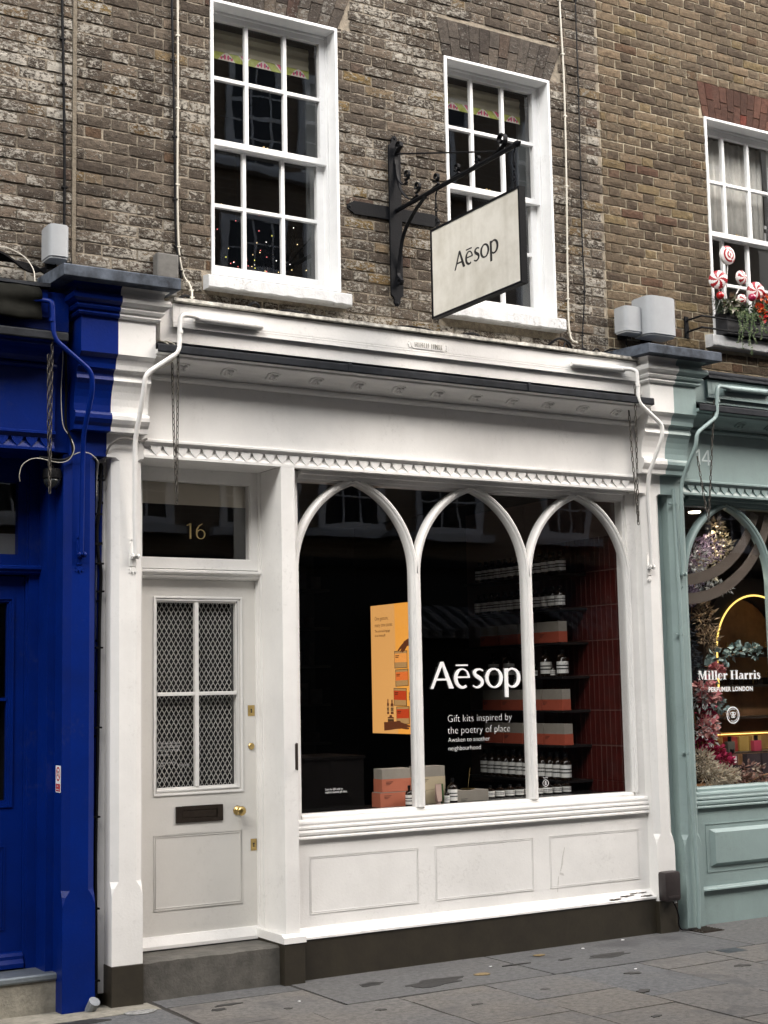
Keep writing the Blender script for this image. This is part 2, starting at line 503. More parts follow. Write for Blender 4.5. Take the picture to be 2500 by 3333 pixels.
    def build(s, name, mt, parent=None, smooth=False, bevel=0.0, recalc=True, attr=None):
        me = bpy.data.meshes.new(name)
        me.from_pydata(s.v, [], s.f)
        mts = mt if isinstance(mt, (list, tuple)) else [mt]
        for x in mts:
            me.materials.append(x)
        me.polygons.foreach_set('material_index', s.m)
        if recalc or bevel:
            b = bmesh.new()
            b.from_mesh(me)
            if bevel:
                bmesh.ops.remove_doubles(b, verts=b.verts, dist=1e-6)
            bmesh.ops.recalc_face_normals(b, faces=b.faces)
            if bevel:
                es = [e for e in b.edges if len(e.link_faces) == 2 and e.calc_face_angle(0) > 0.5]
                bmesh.ops.bevel(b, geom=es, offset=bevel, segments=2, profile=0.6, affect='EDGES', clamp_overlap=True)
            b.to_mesh(me)
            b.free()
        if smooth:
            me.polygons.foreach_set('use_smooth', [True] * len(me.polygons))
            if smooth != 'all':
                me.set_sharp_from_angle(angle=R(38))
        me.update()
        return link(name, me, parent)


def link(name, me, parent=None):
    o = bpy.data.objects.new(name, me)
    COL.objects.link(o)
    if parent is not None:
        attach(o, parent)
    return o


def attach(o, parent):
    o.parent = parent
    o.matrix_parent_inverse = world_of(parent).inverted()


def world_of(o):
    m = o.matrix_basis.copy()
    if o.parent:
        m = world_of(o.parent) @ o.matrix_parent_inverse @ m
    return m


def tag(o, label, cat, group=None, kind=None):
    o['label'] = label
    o['category'] = cat
    if group:
        o['group'] = group
    if kind:
        o['kind'] = kind
    return o


def thing(name, label, cat, loc=(0, 0, 0), group=None):
    o = bpy.data.objects.new(name, None)
    COL.objects.link(o)
    o.location = loc
    o.empty_display_size = 0.1
    return tag(o, label, cat, group)


def struct(o):
    o['kind'] = 'structure'
    return o


def smooth_path(pts, rad=0.05, n=5):
    """round the corners of a polyline"""
    pts = [Vector(p) for p in pts]
    out = [pts[0]]
    for i in range(1, len(pts) - 1):
        p, a, b = pts[i], pts[i - 1], pts[i + 1]
        d1, d2 = (a - p), (b - p)
        r = min(rad, d1.length * 0.45, d2.length * 0.45)
        s0, s1 = p + d1.normalized() * r, p + d2.normalized() * r
        for k in range(n + 1):
            t = k / n
            out.append(s0 * (1 - t) ** 2 + p * 2 * t * (1 - t) + s1 * t * t)
    out.append(pts[-1])
    return out


def spline(pts, n=6):
    """catmull-rom through the points"""
    P = [Vector(p) for p in pts]
    P = [P[0] * 2 - P[1]] + P + [P[-1] * 2 - P[-2]]
    out = []
    for i in range(1, len(P) - 2):
        for k in range(n):
            t = k / n
            a, b, c, d = P[i - 1], P[i], P[i + 1], P[i + 2]
            out.append(0.5 * ((2 * b) + (c - a) * t + (2 * a - 5 * b + 4 * c - d) * t * t + (3 * b - a - 3 * c + d) * t ** 3))
    out.append(P[-2])
    return out


# lettering: flat shapes laid on a plane o + u*U + v*V, raised by h along N
class Sheet:
    def __init__(s, o, U, V, h=0.002):
        s.o, s.U, s.V, s.h = Vector(o), Vector(U), Vector(V), h
        s.N = s.U.cross(s.V).normalized()
        s.mb = MB()
        s.k = 0

    def at(s, u, v, h):
        return s.o + s.U * u + s.V * v + s.N * h

    def poly(s, pts, mi=0, h=None):
        hh = (s.h if h is None else h) + 0.00006 * s.k
        s.k += 1
        n = len(pts)
        vs = [s.at(u, v, hh) for u, v in pts] + [s.at(u, v, 0.0) for u, v in pts]
        fs = [tuple(range(n))] + [(i, (i + 1) % n, (i + 1) % n + n, i + n) for i in range(n)]
        s.mb.add(vs, fs, mi)

    def strip(s, A, B, mi=0, closed=False, h=None):
        """band between two polylines"""
        hh = (s.h if h is None else h) + 0.00006 * s.k
        s.k += 1
        n = len(A)
        vs = [s.at(u, v, hh) for u, v in A] + [s.at(u, v, hh) for u, v in B] + [s.at(u, v, 0) for u, v in A] + [s.at(u, v, 0) for u, v in B]
        fs = []
        for i in range(n if closed else n - 1):
            j = (i + 1) % n
            fs += [(i, j, n + j, n + i), (i, 2 * n + i, 2 * n + j, j), (n + i, n + j, 3 * n + j, 3 * n + i)]
        s.mb.add(vs, fs, mi)

    def stroke(s, pts, w, mi=0):
        n = len(pts)
        ws = w if isinstance(w, (list, tuple)) else [w] * n
        A, B = [], []
        for i, (u, v) in enumerate(pts):
            a, b = pts[max(0, i - 1)], pts[min(n - 1, i + 1)]
            dx, dy = b[0] - a[0], b[1] - a[1]
            l = math.hypot(dx, dy) or 1
            nx, ny = -dy / l * ws[i] / 2, dx / l * ws[i] / 2
            A.append((u + nx, v + ny)); B.append((u - nx, v - ny))
        s.strip(A, B, mi)

    def ring(s, cx, cy, ax, ay, bx, by, t0=0, t1=360, n=36, mi=0, cx2=None):
        """between an outer ellipse (ax, ay) and an inner one (bx, by)"""
        cx2 = cx if cx2 is None else cx2
        full = abs(t1 - t0) >= 360
        k = n if full else n + 1
        th = [R(t0 + (t1 - t0) * i / n) for i in range(k)]
        A = [(cx + ax * math.cos(t), cy + ay * math.sin(t)) for t in th]
        B = [(cx2 + bx * math.cos(t), cy + by * math.sin(t)) for t in th]
        s.strip(A, B, mi, closed=full)

    def disc(s, cx, cy, r, n=20, mi=0, ry=None, h=None):
        s.poly([(cx + r * math.cos(2 * math.pi * i / n), cy + (ry or r) * math.sin(2 * math.pi * i / n)) for i in range(n)], mi, h)

    def text(s, body, u, v, size, sx=1.0, mi=0, bold=0.0, align='LEFT', spacing=1.0):
        cu = bpy.data.curves.new('lettering_curve', 'FONT')
        cu.body = body
        cu.size = size
        cu.align_x = align
        cu.offset = bold
        cu.space_character = spacing
        cu.resolution_u = 3
        ob = bpy.data.objects.new('lettering_curve', cu)
        COL.objects.link(ob)
        dg = bpy.context.evaluated_depsgraph_get()
        me = bpy.data.meshes.new_from_object(ob.evaluated_get(dg))
        hh = s.h + 0.00006 * s.k
        s.k += 1
        vs = [s.at(u + p.co.x * sx, v + p.co.y, hh) for p in me.vertices]
        s.mb.add(vs, [tuple(p.vertices) for p in me.polygons], mi)
        bpy.data.objects.remove(ob)
        bpy.data.curves.remove(cu)
        bpy.data.meshes.remove(me)

    def build(s, name, mt, parent=None):
        return s.mb.build(name, mt, parent, recalc=False)


def aesop(sh, u0, v0, cap, mi=0, k=1.0):
    """the humanist wordmark: capital A, e with macron, s, o, p. k widens it"""
    def P(x, y):
        return (u0 + x * cap * k, v0 + y * cap)
    c = cap
    # A
    sh.poly([P(0.0, 0), P(0.10, 0), P(0.535, 0.93), P(0.535, 1.0), P(0.445, 1.0)], mi)
    sh.poly([P(0.445, 1.0), P(0.555, 1.0), P(0.985, 0), P(0.795, 0)], mi)
    sh.poly([P(0.205, 0.30), P(0.70, 0.30), P(0.665, 0.375), P(0.24, 0.375)], mi)
    # e
    ox = 1.02
    th = [R(4 + 300 * i / 30) for i in range(31)]
    A = [P(ox + 0.345 + 0.345 * math.cos(t), 0.365 + 0.385 * math.sin(t)) for t in th]
    B = [P(ox + 0.375 + (0.23 if math.cos(t) > 0 else 0.235) * math.cos(t), 0.375 + (0.315 if math.sin(t) > 0 else 0.30) * math.sin(t)) for t in th]
    sh.strip(A, B, mi)
    sh.poly([P(ox + 0.13, 0.385), P(ox + 0.13, 0.445), P(ox + 0.68, 0.445), P(ox + 0.69, 0.385)], mi)
    sh.poly([P(ox + 0.10, 0.835), P(ox + 0.60, 0.835), P(ox + 0.60, 0.895), P(ox + 0.10, 0.895)], mi)
    # s
    ox = 1.80
    pts = [(0.50, 0.64), (0.42, 0.69), (0.30, 0.705), (0.17, 0.66), (0.12, 0.57), (0.17, 0.475), (0.29, 0.40), (0.40, 0.325), (0.455, 0.22), (0.41, 0.105), (0.28, 0.03), (0.14, 0.035), (0.02, 0.10)]
    ws = [0.05, 0.06, 0.07, 0.10, 0.13, 0.145, 0.15, 0.145, 0.13, 0.10, 0.075, 0.065, 0.05]
    pp = spline([Vector((x, y, 0)) for x, y in pts], 3)
    wi = []
    for i in range(len(pp)):
        f = i / 3
        a = int(min(f, len(ws) - 1)); b = min(a + 1, len(ws) - 1)
        wi.append((ws[a] * (1 - (f - a)) + ws[b] * (f - a)) * c)
    sh.stroke([P(ox + q.x, q.y) for q in pp], wi, mi)
    # o
    ox = 2.40
    sh.ring(*P(ox + 0.39, 0.365), 0.39 * c * k, 0.385 * c, 0.255 * c * k, 0.315 * c, mi=mi)
    # p
    ox = 3.27
    sh.poly([P(ox, -0.37), P(ox + 0.15, -0.37), P(ox + 0.15, 0.735), P(ox, 0.735)], mi)
    th = [R(-150 + 300 * i / 30) for i in range(31)]
    A = [P(ox + 0.36 + 0.36 * math.cos(t), 0.365 + 0.385 * math.sin(t)) for t in th]
    B = [P(ox + 0.33 + 0.245 * math.cos(t), 0.365 + 0.31 * math.sin(t)) for t in th]
    sh.strip(A, B, mi)


# ================================================================== SETTING: ground, pavement, road
struct(MB().box(-60, 60, -60, 60, -0.6, -0.16).build('ground', ASPHALT))
struct(MB().box(-40, 40, -7.2, -2.9, -0.159, -0.13).build('road', ASPHALT))
pave = struct(MB().box(-12, 20, -2.75, 0.5, -0.158, -0.007).build('pavement', JOINT))
kerbs = struct(MB().box(-12, 20, -2.9, -2.755, -0.158, 0.0).build('kerb', PALESTONE, bevel=0.01))
struct(MB().box(-12, 20, -9.5, -7.2, -0.158, 0.0).build('pavement_across', SLAB))


def slab(x0, x1, y0, y1, name='paving_slab', mt=SLAB, dz=0.0, jag=0.004):
    """a worn flagstone: uneven edges, slightly dished and tilted top"""
    nx, ny = 4, 4
    vs, fs = [], []
    tx, ty = random.uniform(-0.0015, 0.0015), random.uniform(-0.0015, 0.0015)
    for j in range(ny + 1):
        for i in range(nx + 1):
            x = x0 + (x1 - x0) * i / nx
            y = y0 + (y1 - y0) * j / ny
            ed = i in (0, nx) or j in (0, ny)
            if ed:
                x += random.uniform(-jag, jag); y += random.uniform(-jag, jag)
            vs.append((x, y, dz + tx * (i - 2) / 2 + ty * (j - 2) / 2 + (-0.0025 if ed else random.uniform(-0.0008, 0.0008))))
    n = len(vs)
    for j in range(ny):
        for i in range(nx):
            a = j * (nx + 1) + i
            fs.append((a, a + 1, a + nx + 2, a + nx + 1))
    rim = [i for i in range(nx + 1)] + [(j + 1) * (nx + 1) - 1 for j in range(1, ny + 1)] + [ny * (nx + 1) + i for i in range(nx - 1, -1, -1)] + [j * (nx + 1) for j in range(ny - 1, 0, -1)]
    base = len(vs)
    for r_ in rim:
        vs.append((vs[r_][0], vs[r_][1], -0.02))
    k = len(rim)
    for i in range(k):
        fs.append((rim[i], base + i, base + (i + 1) % k, rim[(i + 1) % k]))
    return MB().add(vs, fs).build(name, mt, pave)


G_ = 0.005
xs = [4.5 + 0.591 * i for i in range(-12, 16)]
rows = {4.5: [-0.87, -1.57, -2.30], 5.091: [-1.25, -1.73, -2.40], 5.682: [-1.54, -2.23], 6.273: [-1.01, -1.77, -2.50], 6.864: [-1.16, -1.90]}
for i in range(len(xs) - 1):
    xa, xb = xs[i], xs[i + 1]
    rj = rows.get(round(xa, 3))
    if rj is None:
        rj, y = [], -0.75 - random.uniform(0.25, 0.7)
        while y > -2.5:
            rj.append(y); y -= random.uniform(0.5, 0.85)
    ys = [-0.72 if xb > 4.2 else -0.80] + rj + [-2.745]
    for a, b in zip(ys[:-1], ys[1:]):
        slab(xa + G_, xb - G_, b + G_, a - G_, dz=random.uniform(-0.002, 0.002))
# long grey flags against the building, smaller ones by the door
for a, b in ((4.17, 5.62), (5.63, 7.30), (7.31, 8.6), (8.61, 10.2), (10.21, 12.0)):
    slab(a + 0.002, b - 0.002, -0.715, 0.10, 'flagstone', STRIP, jag=0.002)
for a, b in ((-2.0, -0.6), (-0.59, 0.8), (0.81, 2.28), (2.29, 3.28), (3.30, 4.16)):
    slab(a + G_, b - G_, -0.795, -0.205, 'paving_slab', SLAB)
    slab(a + G_, b - G_, -0.19, 0.12, 'edging_stone', PALESTONE if b < 4 else STRIP, dz=-0.002)
tag(MB().box(6.94, 7.11, -0.85, -0.735, -0.01, 0.003).build('access_cover', mat('cast_cover', (0.05, 0.06, 0.07), 0.5, metal=0.4, var=0.3, vscale=40)),
    'small dark metal access cover set in the paving before the green shopfront', 'cover')
mb = MB().box(7.36, 7.56, -0.17, 0.03, -0.01, 0.004)
for i in range(6):
    mb.box(7.375, 7.545, -0.16 + i * 0.03, -0.15 + i * 0.03, 0.004, 0.009)
tag(mb.build('drain_grate', BRONZE), 'small square drain grate under the green rainwater pipe', 'drain')


def litter(name, x, y, r, mt, label, cat, ry=None, group=None):
    n = 9
    ry = ry or r * 0.7
    vs = [(x + r * math.cos(2 * math.pi * i / n) * random.uniform(0.7, 1.1), y + ry * math.sin(2 * math.pi * i / n) * random.uniform(0.7, 1.1)) for i in range(n)]
    o = MB().pz(vs, 0.0015, 0.0045).build(name, mt)
    return tag(o, label, cat, group)


LEAFB = mat('dead_leaf', (0.20, 0.14, 0.06), 0.7, var=0.4, vscale=60)
litter('fallen_leaf', 5.26, -0.47, 0.055, LEAFB, 'yellow brown leaf stuck flat on the grey flagstone near the plinth corner', 'leaf')
litter('fallen_leaf', 5.92, -0.17, 0.045, LEAFB, 'yellow brown leaf lying beside the brown plinth below the middle panel', 'leaf')
for (x, y, r) in ((5.44, -0.30, 0.012), (6.72, -0.06, 0.015), (6.30, -0.15, 0.014), (6.11, -0.90, 0.012), (3.98, -0.50, 0.010)):
    litter('paper_scrap', x, y, r, PRINTW, 'tiny white paper scrap trodden on the paving', 'litter', group='scraps on the pavement')
litter('mortar_patch', 3.13, -0.22, 0.10, mat('mortar_white', (0.26, 0.26, 0.25), 0.9, var=0.7, vscale=40), 'white mortar patch on the edging stone beside the pale pilaster', 'patch', 0.06)
WET = mat('damp_stain', (0.030, 0.029, 0.028), 0.55, var=0.35, vscale=30, spec=0.3)


def stain(x, y, rx, ry, mt):
    n = 26
    ph = random.uniform(0, 6)
    pts = []
    for i in range(n):
        a = 2 * math.pi * i / n
        k = 1 + 0.22 * math.sin(2 * a + ph) + 0.16 * math.sin(5 * a + 2 * ph) + random.uniform(-0.08, 0.08)
        pts.append((x + rx * k * math.cos(a), y + ry * k * math.sin(a)))
    MB().pz(pts, -0.004, 0.0022).build('stain', mt, pave)


GUM = mat('trodden_gum', (0.045, 0.042, 0.038), 0.8)
for a in ((4.90, -0.50, 0.20, 0.085), (4.56, -0.32, 0.075, 0.05), (6.28, -0.44, 0.18, 0.05), (5.62, -0.33, 0.09, 0.015), (3.62, -0.33, 0.07, 0.03), (3.52, -0.42, 0.05, 0.025), (2.75, -0.28, 0.14, 0.07), (5.97, -0.38, 0.05, 0.02)):
    stain(*a, WET)
for a in ((5.72, -1.42, 0.045, 0.035), (6.72, -1.20, 0.05, 0.03), (6.35, -1.88, 0.05, 0.035), (6.95, -1.62, 0.045, 0.03), (3.85, -0.62, 0.025, 0.016), (4.75, -1.15, 0.03, 0.02), (5.30, -1.05, 0.025, 0.02), (5.35, -1.95, 0.03, 0.022), (4.25, -0.95, 0.028, 0.02), (6.02, -0.98, 0.05, 0.03)):
    stain(*a, GUM)


# ================================================================== BRICK BUILDINGS
WALL_Y = 0.14
C_H, B_H = 0.073, 0.0610


def brick_variant(w, h, mt, seed):
    rn = random.Random(seed)
    nx, nz = (5, 2) if w > 0.15 else (3, 2)
    vs, fs = [], []
    for j in range(nz + 1):
        for i in range(nx + 1):
            x, z = -w / 2 + w * i / nx, -h / 2 + h * j / nz
            ed = i in (0, nx) or j in (0, nz)
            if ed:
                x += rn.uniform(-0.002, 0.003) * (1 if i == 0 else -1 if i == nx else 0.6)
                z += rn.uniform(-0.0015, 0.003) * (1 if j == 0 else -1 if j == nz else 0)
                y = rn.uniform(0.0, 0.0032)
            else:
                y = rn.uniform(-0.004, 0.001)
            vs.append((x, y, z))
    for j in range(nz):
        for i in range(nx):
            a = j * (nx + 1) + i
            fs.append((a, a + 1, a + nx + 2, a + nx + 1))
    rim = [i for i in range(nx + 1)] + [(j + 1) * (nx + 1) - 1 for j in range(1, nz + 1)] + [nz * (nx + 1) + i for i in range(nx - 1, -1, -1)] + [j * (nx + 1) for j in range(nz - 1, 0, -1)]
    b = len(vs)
    for r_ in rim:
        vs.append((vs[r_][0], 0.03, vs[r_][2]))
    k = len(rim)
    for i in range(k):
        fs.append((rim[i], b + i, b + (i + 1) % k, rim[(i + 1) % k]))
    return vs, fs


def lay_bricks(root, x0, x1, holes, mt, seed, limit=290, y=WALL_Y, rough=1.0, zlo=4.02):
    rn = random.Random(seed)
    var = {}
    for kind, w in (('s', 0.2150), ('h', 0.1030)):
        var[kind] = []
        for q in range(6):
            v, f = brick_variant(w, B_H, mt, seed * 100 + q + (50 if kind == 'h' else 0))
            me = bpy.data.meshes.new('brick')
            me.from_pydata(v, [], f)
            me.materials.append(mt)
            me.update()
            var[kind].append((v, f, me, w))
    out = []
    i = 0
    z = zlo
    while z < 7.6:
        zc = z + B_H / 2
        x = x0 - (0.17 if i % 2 else 0.0) - 0.3375
        k = 0
        while x < x1:
            kind = 's' if k % 2 == 0 else 'h'
            w = 0.2150 if kind == 's' else 0.1030
            spans = [(max(x, x0), min(x + w, x1))]
            for (hx0, hx1, hz0, hz1) in holes:
                if min(z + B_H, hz1) - max(z, hz0) > 0.012:
                    ns = []
                    for a, b in spans:
                        if b <= hx0 or a >= hx1:
                            ns.append((a, b))
                        else:
                            if hx0 - a > 0.02: ns.append((a, hx0 - 0.004))
                            if b - hx1 > 0.02: ns.append((hx1 + 0.004, b))
                    spans = ns
            for a, b in spans:
                if b - a < 0.025:
                    continue
                xc = (a + b) / 2
                if in_view((xc, y, zc), 110):
                    out.append((xc, zc, b - a, kind))
            x += w + 0.0110 + rn.uniform(-0.001, 0.001)
            k += 1
        z += C_H
        i += 1
    out.sort(key=lambda t: (t[0] - CAM.x) ** 2 + (t[1] - CAM.z) ** 2)
    rest, attr = MB(), []
    for q, (xc, zc, w, kind) in enumerate(out):
        v, f, me, w0 = rn.choice(var[kind])
        yy = y + rn.uniform(-0.004, 0.004) * rough
        sx = w / w0 * (1 if rn.random() < 0.5 else -1)
        sz = 1 if rn.random() < 0.5 else -1
        tilt = rn.uniform(-0.012, 0.012) * rough
        if q < limit:
            o = bpy.data.objects.new('brick', me)
            COL.objects.link(o)
            o.location = (xc, yy, zc)
            o.scale = (sx, 1, sz)
            o.rotation_euler = (0, tilt, rn.uniform(-0.01, 0.01) * rough)
            attach(o, root)
        else:
            rest.add([(xc + a * sx, yy + b, zc + c * sz + a * tilt) for a, b, c in v], f if sx * sz > 0 else [t[::-1] for t in f])
            attr += [rn.random()] * len(v)
    if rest.v:
        o = rest.build('brickwork', mt, root, recalc=False)
        at = o.data.attributes.new('rnd', 'FLOAT', 'POINT')
        at.data.foreach_set('value', attr)
        o['kind'] = 'stuff'


def wall_backing(root, x0, x1, holes, mt, z0=3.6, z1=7.7):
    """mortar face behind the bricks with the window openings left out"""
    mb = MB()
    cuts = sorted(holes)
    x = x0
    for hx0, hx1, hz0, hz1 in cuts:
        if hx0 > x: mb.box(x, hx0, WALL_Y + 0.0085, 0.33, z0, z1)
        mb.box(max(x, hx0), min(hx1, x1), WALL_Y + 0.0085, 0.33, z0, hz0)
        mb.box(max(x, hx0), min(hx1, x1), WALL_Y + 0.0085, 0.33, hz1, z1)
        x = hx1
    if x < x1: mb.box(x, x1, WALL_Y + 0.0085, 0.33, z0, z1)
    return mb.build('mortar_bed', mt, root)


def flat_arch(root, x0, x1, z0, z1, mt, n=12, splay=(0.05, 0.11)):
    """gauged brick lintel: bricks on end, leaning out to both sides"""
    rn = random.Random(int(x0 * 100))
    for i in range(n):
        a, b = i / n, (i + 1) / n
        def P(t, top):
            lo = x0 + (x1 - x0) * t
            hi = (x0 - splay[0]) + (x1 + splay[1] - x0 + splay[0]) * t
            return hi if top else lo
        parts = ((0.0, 0.52), (0.53, 1.0)) if i % 2 else ((0.0, 0.3), (0.31, 1.0))
        for (s0, s1) in parts:
            def X(t, s):
                return P(t, False) * (1 - s) + P(t, True) * s
            g = 0.0022
            vs = [(X(a, s0) + g, z0 + (z1 - z0) * s0 + g), (X(b, s0) - g, z0 + (z1 - z0) * s0 + g), (X(b, s1) - g, z0 + (z1 - z0) * s1 - g), (X(a, s1) + g, z0 + (z1 - z0) * s1 - g)]
            yy = WALL_Y + rn.uniform(-0.004, 0.003)
            MB().py(vs, yy, WALL_Y + 0.03).build('arch_brick', mt, root)


def sash_window(root, x0, x1, z0, z1, zm, hu, hl, glass_x, bars, sill, name='sash_window'):
    """box sash in a white painted reveal: upper sash in front, lower sash behind, 3 panes wide and 2 high each"""
    gx0, gx1 = glass_x
    mb = MB()
    # painted plaster reveal with an uneven outer arris
    mb.rect_frame(x0, x1, z0, z1, 0.020, 0.134, 0.30)
    mb.rect_frame(x0 + 0.020, x1 - 0.020, z0, z1 - 0.020, 0.012, 0.245, 0.36, wt=0.018, wb=0.02)
    win = mb.build(name, SASHW, root, bevel=0.003)
    a, b = gx0, gx1
    # upper sash
    up = MB()
    up.rect_frame(x0 + 0.030, x1 - 0.030, zm - 0.040, z1 - 0.036, 0.046, 0.255, 0.295, wt=z1 - 0.036 - hu[1], wb=0.040)
    for bx in bars:
        up.box(bx - 0.0125, bx + 0.0125, 0.258, 0.292, zm, hu[1])
    px_ = [a] + [v for bx in bars for v in (bx - 0.0125, bx + 0.0125)] + [b]
    for i in range(3):
        up.box(px_[2 * i], px_[2 * i + 1], 0.2585, 0.2915, hu[0] - 0.0125, hu[0] + 0.0125)
    up.build('upper_sash', SASHW, win, bevel=0.003)
    lo = MB()
    lo.rect_frame(x0 + 0.030, x1 - 0.030, z0 + 0.03, zm, 0.052, 0.302, 0.342, wt=0.040, wb=hl[1] - z0 - 0.03)
    for bx in bars:
        lo.box(bx - 0.0125, bx + 0.0125, 0.305, 0.339, hl[1], zm - 0.04)
    for i in range(3):
        lo.box(px_[2 * i] + (0.006 if i == 0 else 0), px_[2 * i + 1] - (0.006 if i == 2 else 0), 0.3055, 0.3385, hl[0] - 0.0125, hl[0] + 0.0125)
    lo.build('lower_sash', SASHW, win, bevel=0.003)
    rn = random.Random(int(x0 * 77))
    for (yy, zs) in ((0.278, (zm, hu[0] - 0.0125, hu[0] + 0.0125, hu[1])), (0.322, (hl[1], hl[0] - 0.0125, hl[0] + 0.0125, zm - 0.04))):
        for i in range(3):
            for q in range(2):
                p = MB().box(px_[2 * i] - 0.004, px_[2 * i + 1] + 0.004, yy - 0.0015, yy + 0.0015, zs[2 * q] - 0.004, zs[2 * q + 1] + 0.004)
                cx, cz = (px_[2 * i] + px_[2 * i + 1]) / 2, (zs[2 * q] + zs[2 * q + 1]) / 2
                rot = Matrix.Translation((cx, yy, cz)) @ Matrix.Rotation(rn.uniform(-0.006, 0.006), 4, 'X') @ Matrix.Rotation(rn.uniform(-0.006, 0.006), 4, 'Z') @ Matrix.Translation((-cx, -yy, -cz))
                p.v = [tuple(rot @ Vector(v)) for v in p.v]
                p.build('pane', GLASS, win)
    # stone sill: chipped lower front edge
    sx0, sx1, sz0, sz1 = sill
    n = 26
    vs, fs = [], []
    for i in range(n + 1):
        x = sx0 + (sx1 - sx0) * i / n
        j = rn.uniform(-0.004, 0.006) if 0 < i < n else 0
        j2 = rn.uniform(-0.003, 0.003)
        vs += [(x, 0.30, sz1 + 0.03), (x, 0.075, sz1 + 0.002), (x, 0.062, sz1 - 0.006), (x, 0.06 + j2 * 0.3, sz0 + 0.012 + j), (x, 0.07, sz0 + max(0, j)), (x, 0.16, sz0 + 0.004), (x, 0.30, sz0 + 0.004)]
    k = 7
    for i in range(n):
        fs += [(i * k + q, (i + 1) * k + q, (i + 1) * k + (q + 1) % k, i * k + (q + 1) % k) for q in range(k)]
    fs += [tuple(range(k)), tuple(range(n * k + k - 1, n * k - 1, -1))]
    MB().add(vs, fs).build('sill', SILLW, win)
    # brass sash fastener on the meeting rail
    mb = MB().box(sum(bars) / 2 - 0.02, sum(bars) / 2 + 0.02, 0.275, 0.29, zm, zm + 0.008)
    mb.ball((sum(bars) / 2 - 0.012, 0.28, zm + 0.013), 0.008)
    mb.ball((sum(bars) / 2 + 0.014, 0.28, zm + 0.011), 0.006)
    mb.build('sash_fastener', BRASS, win)
    return win


def room_shell(name, x0, x1, y0, y1, z0, z1, mt, floor=True):
    mb = MB()
    t = 0.02
    mb.box(x0 - t, x1 + t, y1, y1 + t, z0 - t, z1 + t)
    mb.box(x0 - t, x0, y0, y1, z0, z1)
    mb.box(x1, x1 + t, y0, y1, z0, z1)
    mb.box(x0 - t, x1 + t, y0, y1, z1, z1 + t)
    mb.box(x0 - t, x1 + t, y0, y1, z0 - t, z0)
    return struct(mb.build(name, mt))


B16 = thing('brick_building', 'weathered brown brick upper wall with two white sash windows above the pale shopfront', 'building', (3.0, 0.3, 0))
B18 = thing('brick_building', 'narrow strip of flaking pale brick wall above the blue shopfront', 'building', (1.5, 0.3, 0))
B14 = thing('brick_building', 'browner brick wall with one sash window above the green shopfront', 'building', (7.2, 0.3, 0))

W1 = (3.755, 4.69, 4.36, 6.19)
W2 = (5.558, 6.49, 4.39, 6.19)
W3 = (8.033, 8.965, 4.44, 6.215)
holes16 = [(W1[0], W1[1], 4.30, W1[3]), (W2[0], W2[1], 4.33, W2[3])]
bholes16 = [(*W1[:2], 4.36, 6.19), (3.69, 4.735, 4.245, 4.345), (*W2[:2], 4.37, 6.19), (5.47, 6.52, 4.275, 4.38),
            (W1[0] - 0.035, W1[1] + 0.09, 6.19, 6.47), (W2[0] - 0.035, W2[1] + 0.09, 6.19, 6.47)]
wall_backing(B16, 2.862, 6.97, holes16, MORTAR16)
lay_bricks(B16, 2.868, 6.965, bholes16, BRICK16, 3)
flat_arch(B16, W1[0] - 0.01, W1[1] + 0.01, 6.195, 6.465, BRICKARCH)
flat_arch(B16, W2[0] - 0.01, W2[1] + 0.01, 6.195, 6.465, BRICKARCH)
MB().box(-1.0, 2.862, 0.141, 0.33, 7.7, 10.5).build('upper_wall', UPBRICK, B18)
MB().box(2.862, 6.97, 0.141, 0.33, 7.7, 10.5).build('upper_wall', UPBRICK, B16)
MB().box(6.97, 13, 0.141, 0.33, 7.7, 10.5).build('upper_wall', UPBRICK, B14)
wall_backing(B18, -1.0, 2.862, [], MORTAR16)
MB().box(2.842, 2.866, 0.134, 0.15, 4.0, 7.6).build('straight_joint', mat('mortar_joint_sand', (0.16, 0.135, 0.10), 0.95, var=0.35, vscale=30, bump=0.6, bscale=100), B18)
lay_bricks(B18, 2.0, 2.84, [], BRICK18, 5)
holes14 = [(W3[0], W3[1], 4.38, W3[3])]
bholes14 = [(*W3[:2], 4.44, 6.215), (7.935, 9.06, 4.315, 4.43), (W3[0] - 0.03, W3[1] + 0.05, 6.215, 6.50)]
wall_backing(B14, 6.97, 13, holes14, MORTAR14)
lay_bricks(B14, 6.972, 9.9, bholes14, BRICK14, 9, rough=0.6)
flat_arch(B14, W3[0] - 0.01, W3[1] + 0.01, 6.22, 6.50, BRICKRED, n=14)

sash_window(B16, *W1, 5.303, (5.717, 6.115), (4.877, 4.475), (3.785, 4.623), (4.069, 4.353), (3.70, 4.73, 4.25, 4.335))
sash_window(B16, *W2, 5.31, (5.728, 6.12), (4.895, 4.50), (5.59, 6.415), (5.870, 6.145), (5.48, 6.512, 4.28, 4.372))
sash_window(B14, *W3, 5.33, (5.742, 6.13), (4.92, 4.55), (8.063, 8.90), (8.341, 8.617), (7.945, 9.05, 4.325, 4.42))
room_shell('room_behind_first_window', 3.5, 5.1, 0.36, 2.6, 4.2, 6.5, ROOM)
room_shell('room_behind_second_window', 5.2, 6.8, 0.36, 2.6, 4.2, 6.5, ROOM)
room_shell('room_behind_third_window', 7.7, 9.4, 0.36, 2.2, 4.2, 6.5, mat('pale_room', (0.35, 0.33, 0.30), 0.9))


# roman blinds with a bright printed hem
BLIND = mat('blind_cloth', (0.36, 0.335, 0.25), 0.9, var=0.15, vscale=6)
HEMG = mat('hem_green', (0.38, 0.42, 0.10), 0.9, var=0.3, vscale=40)
HEMW = mat('hem_cream', (0.62, 0.58, 0.5), 0.9)
HEMP = mat('hem_pink', (0.55, 0.07, 0.16), 0.9)
HEMT = mat('hem_teal', (0.02, 0.09, 0.10), 0.9)


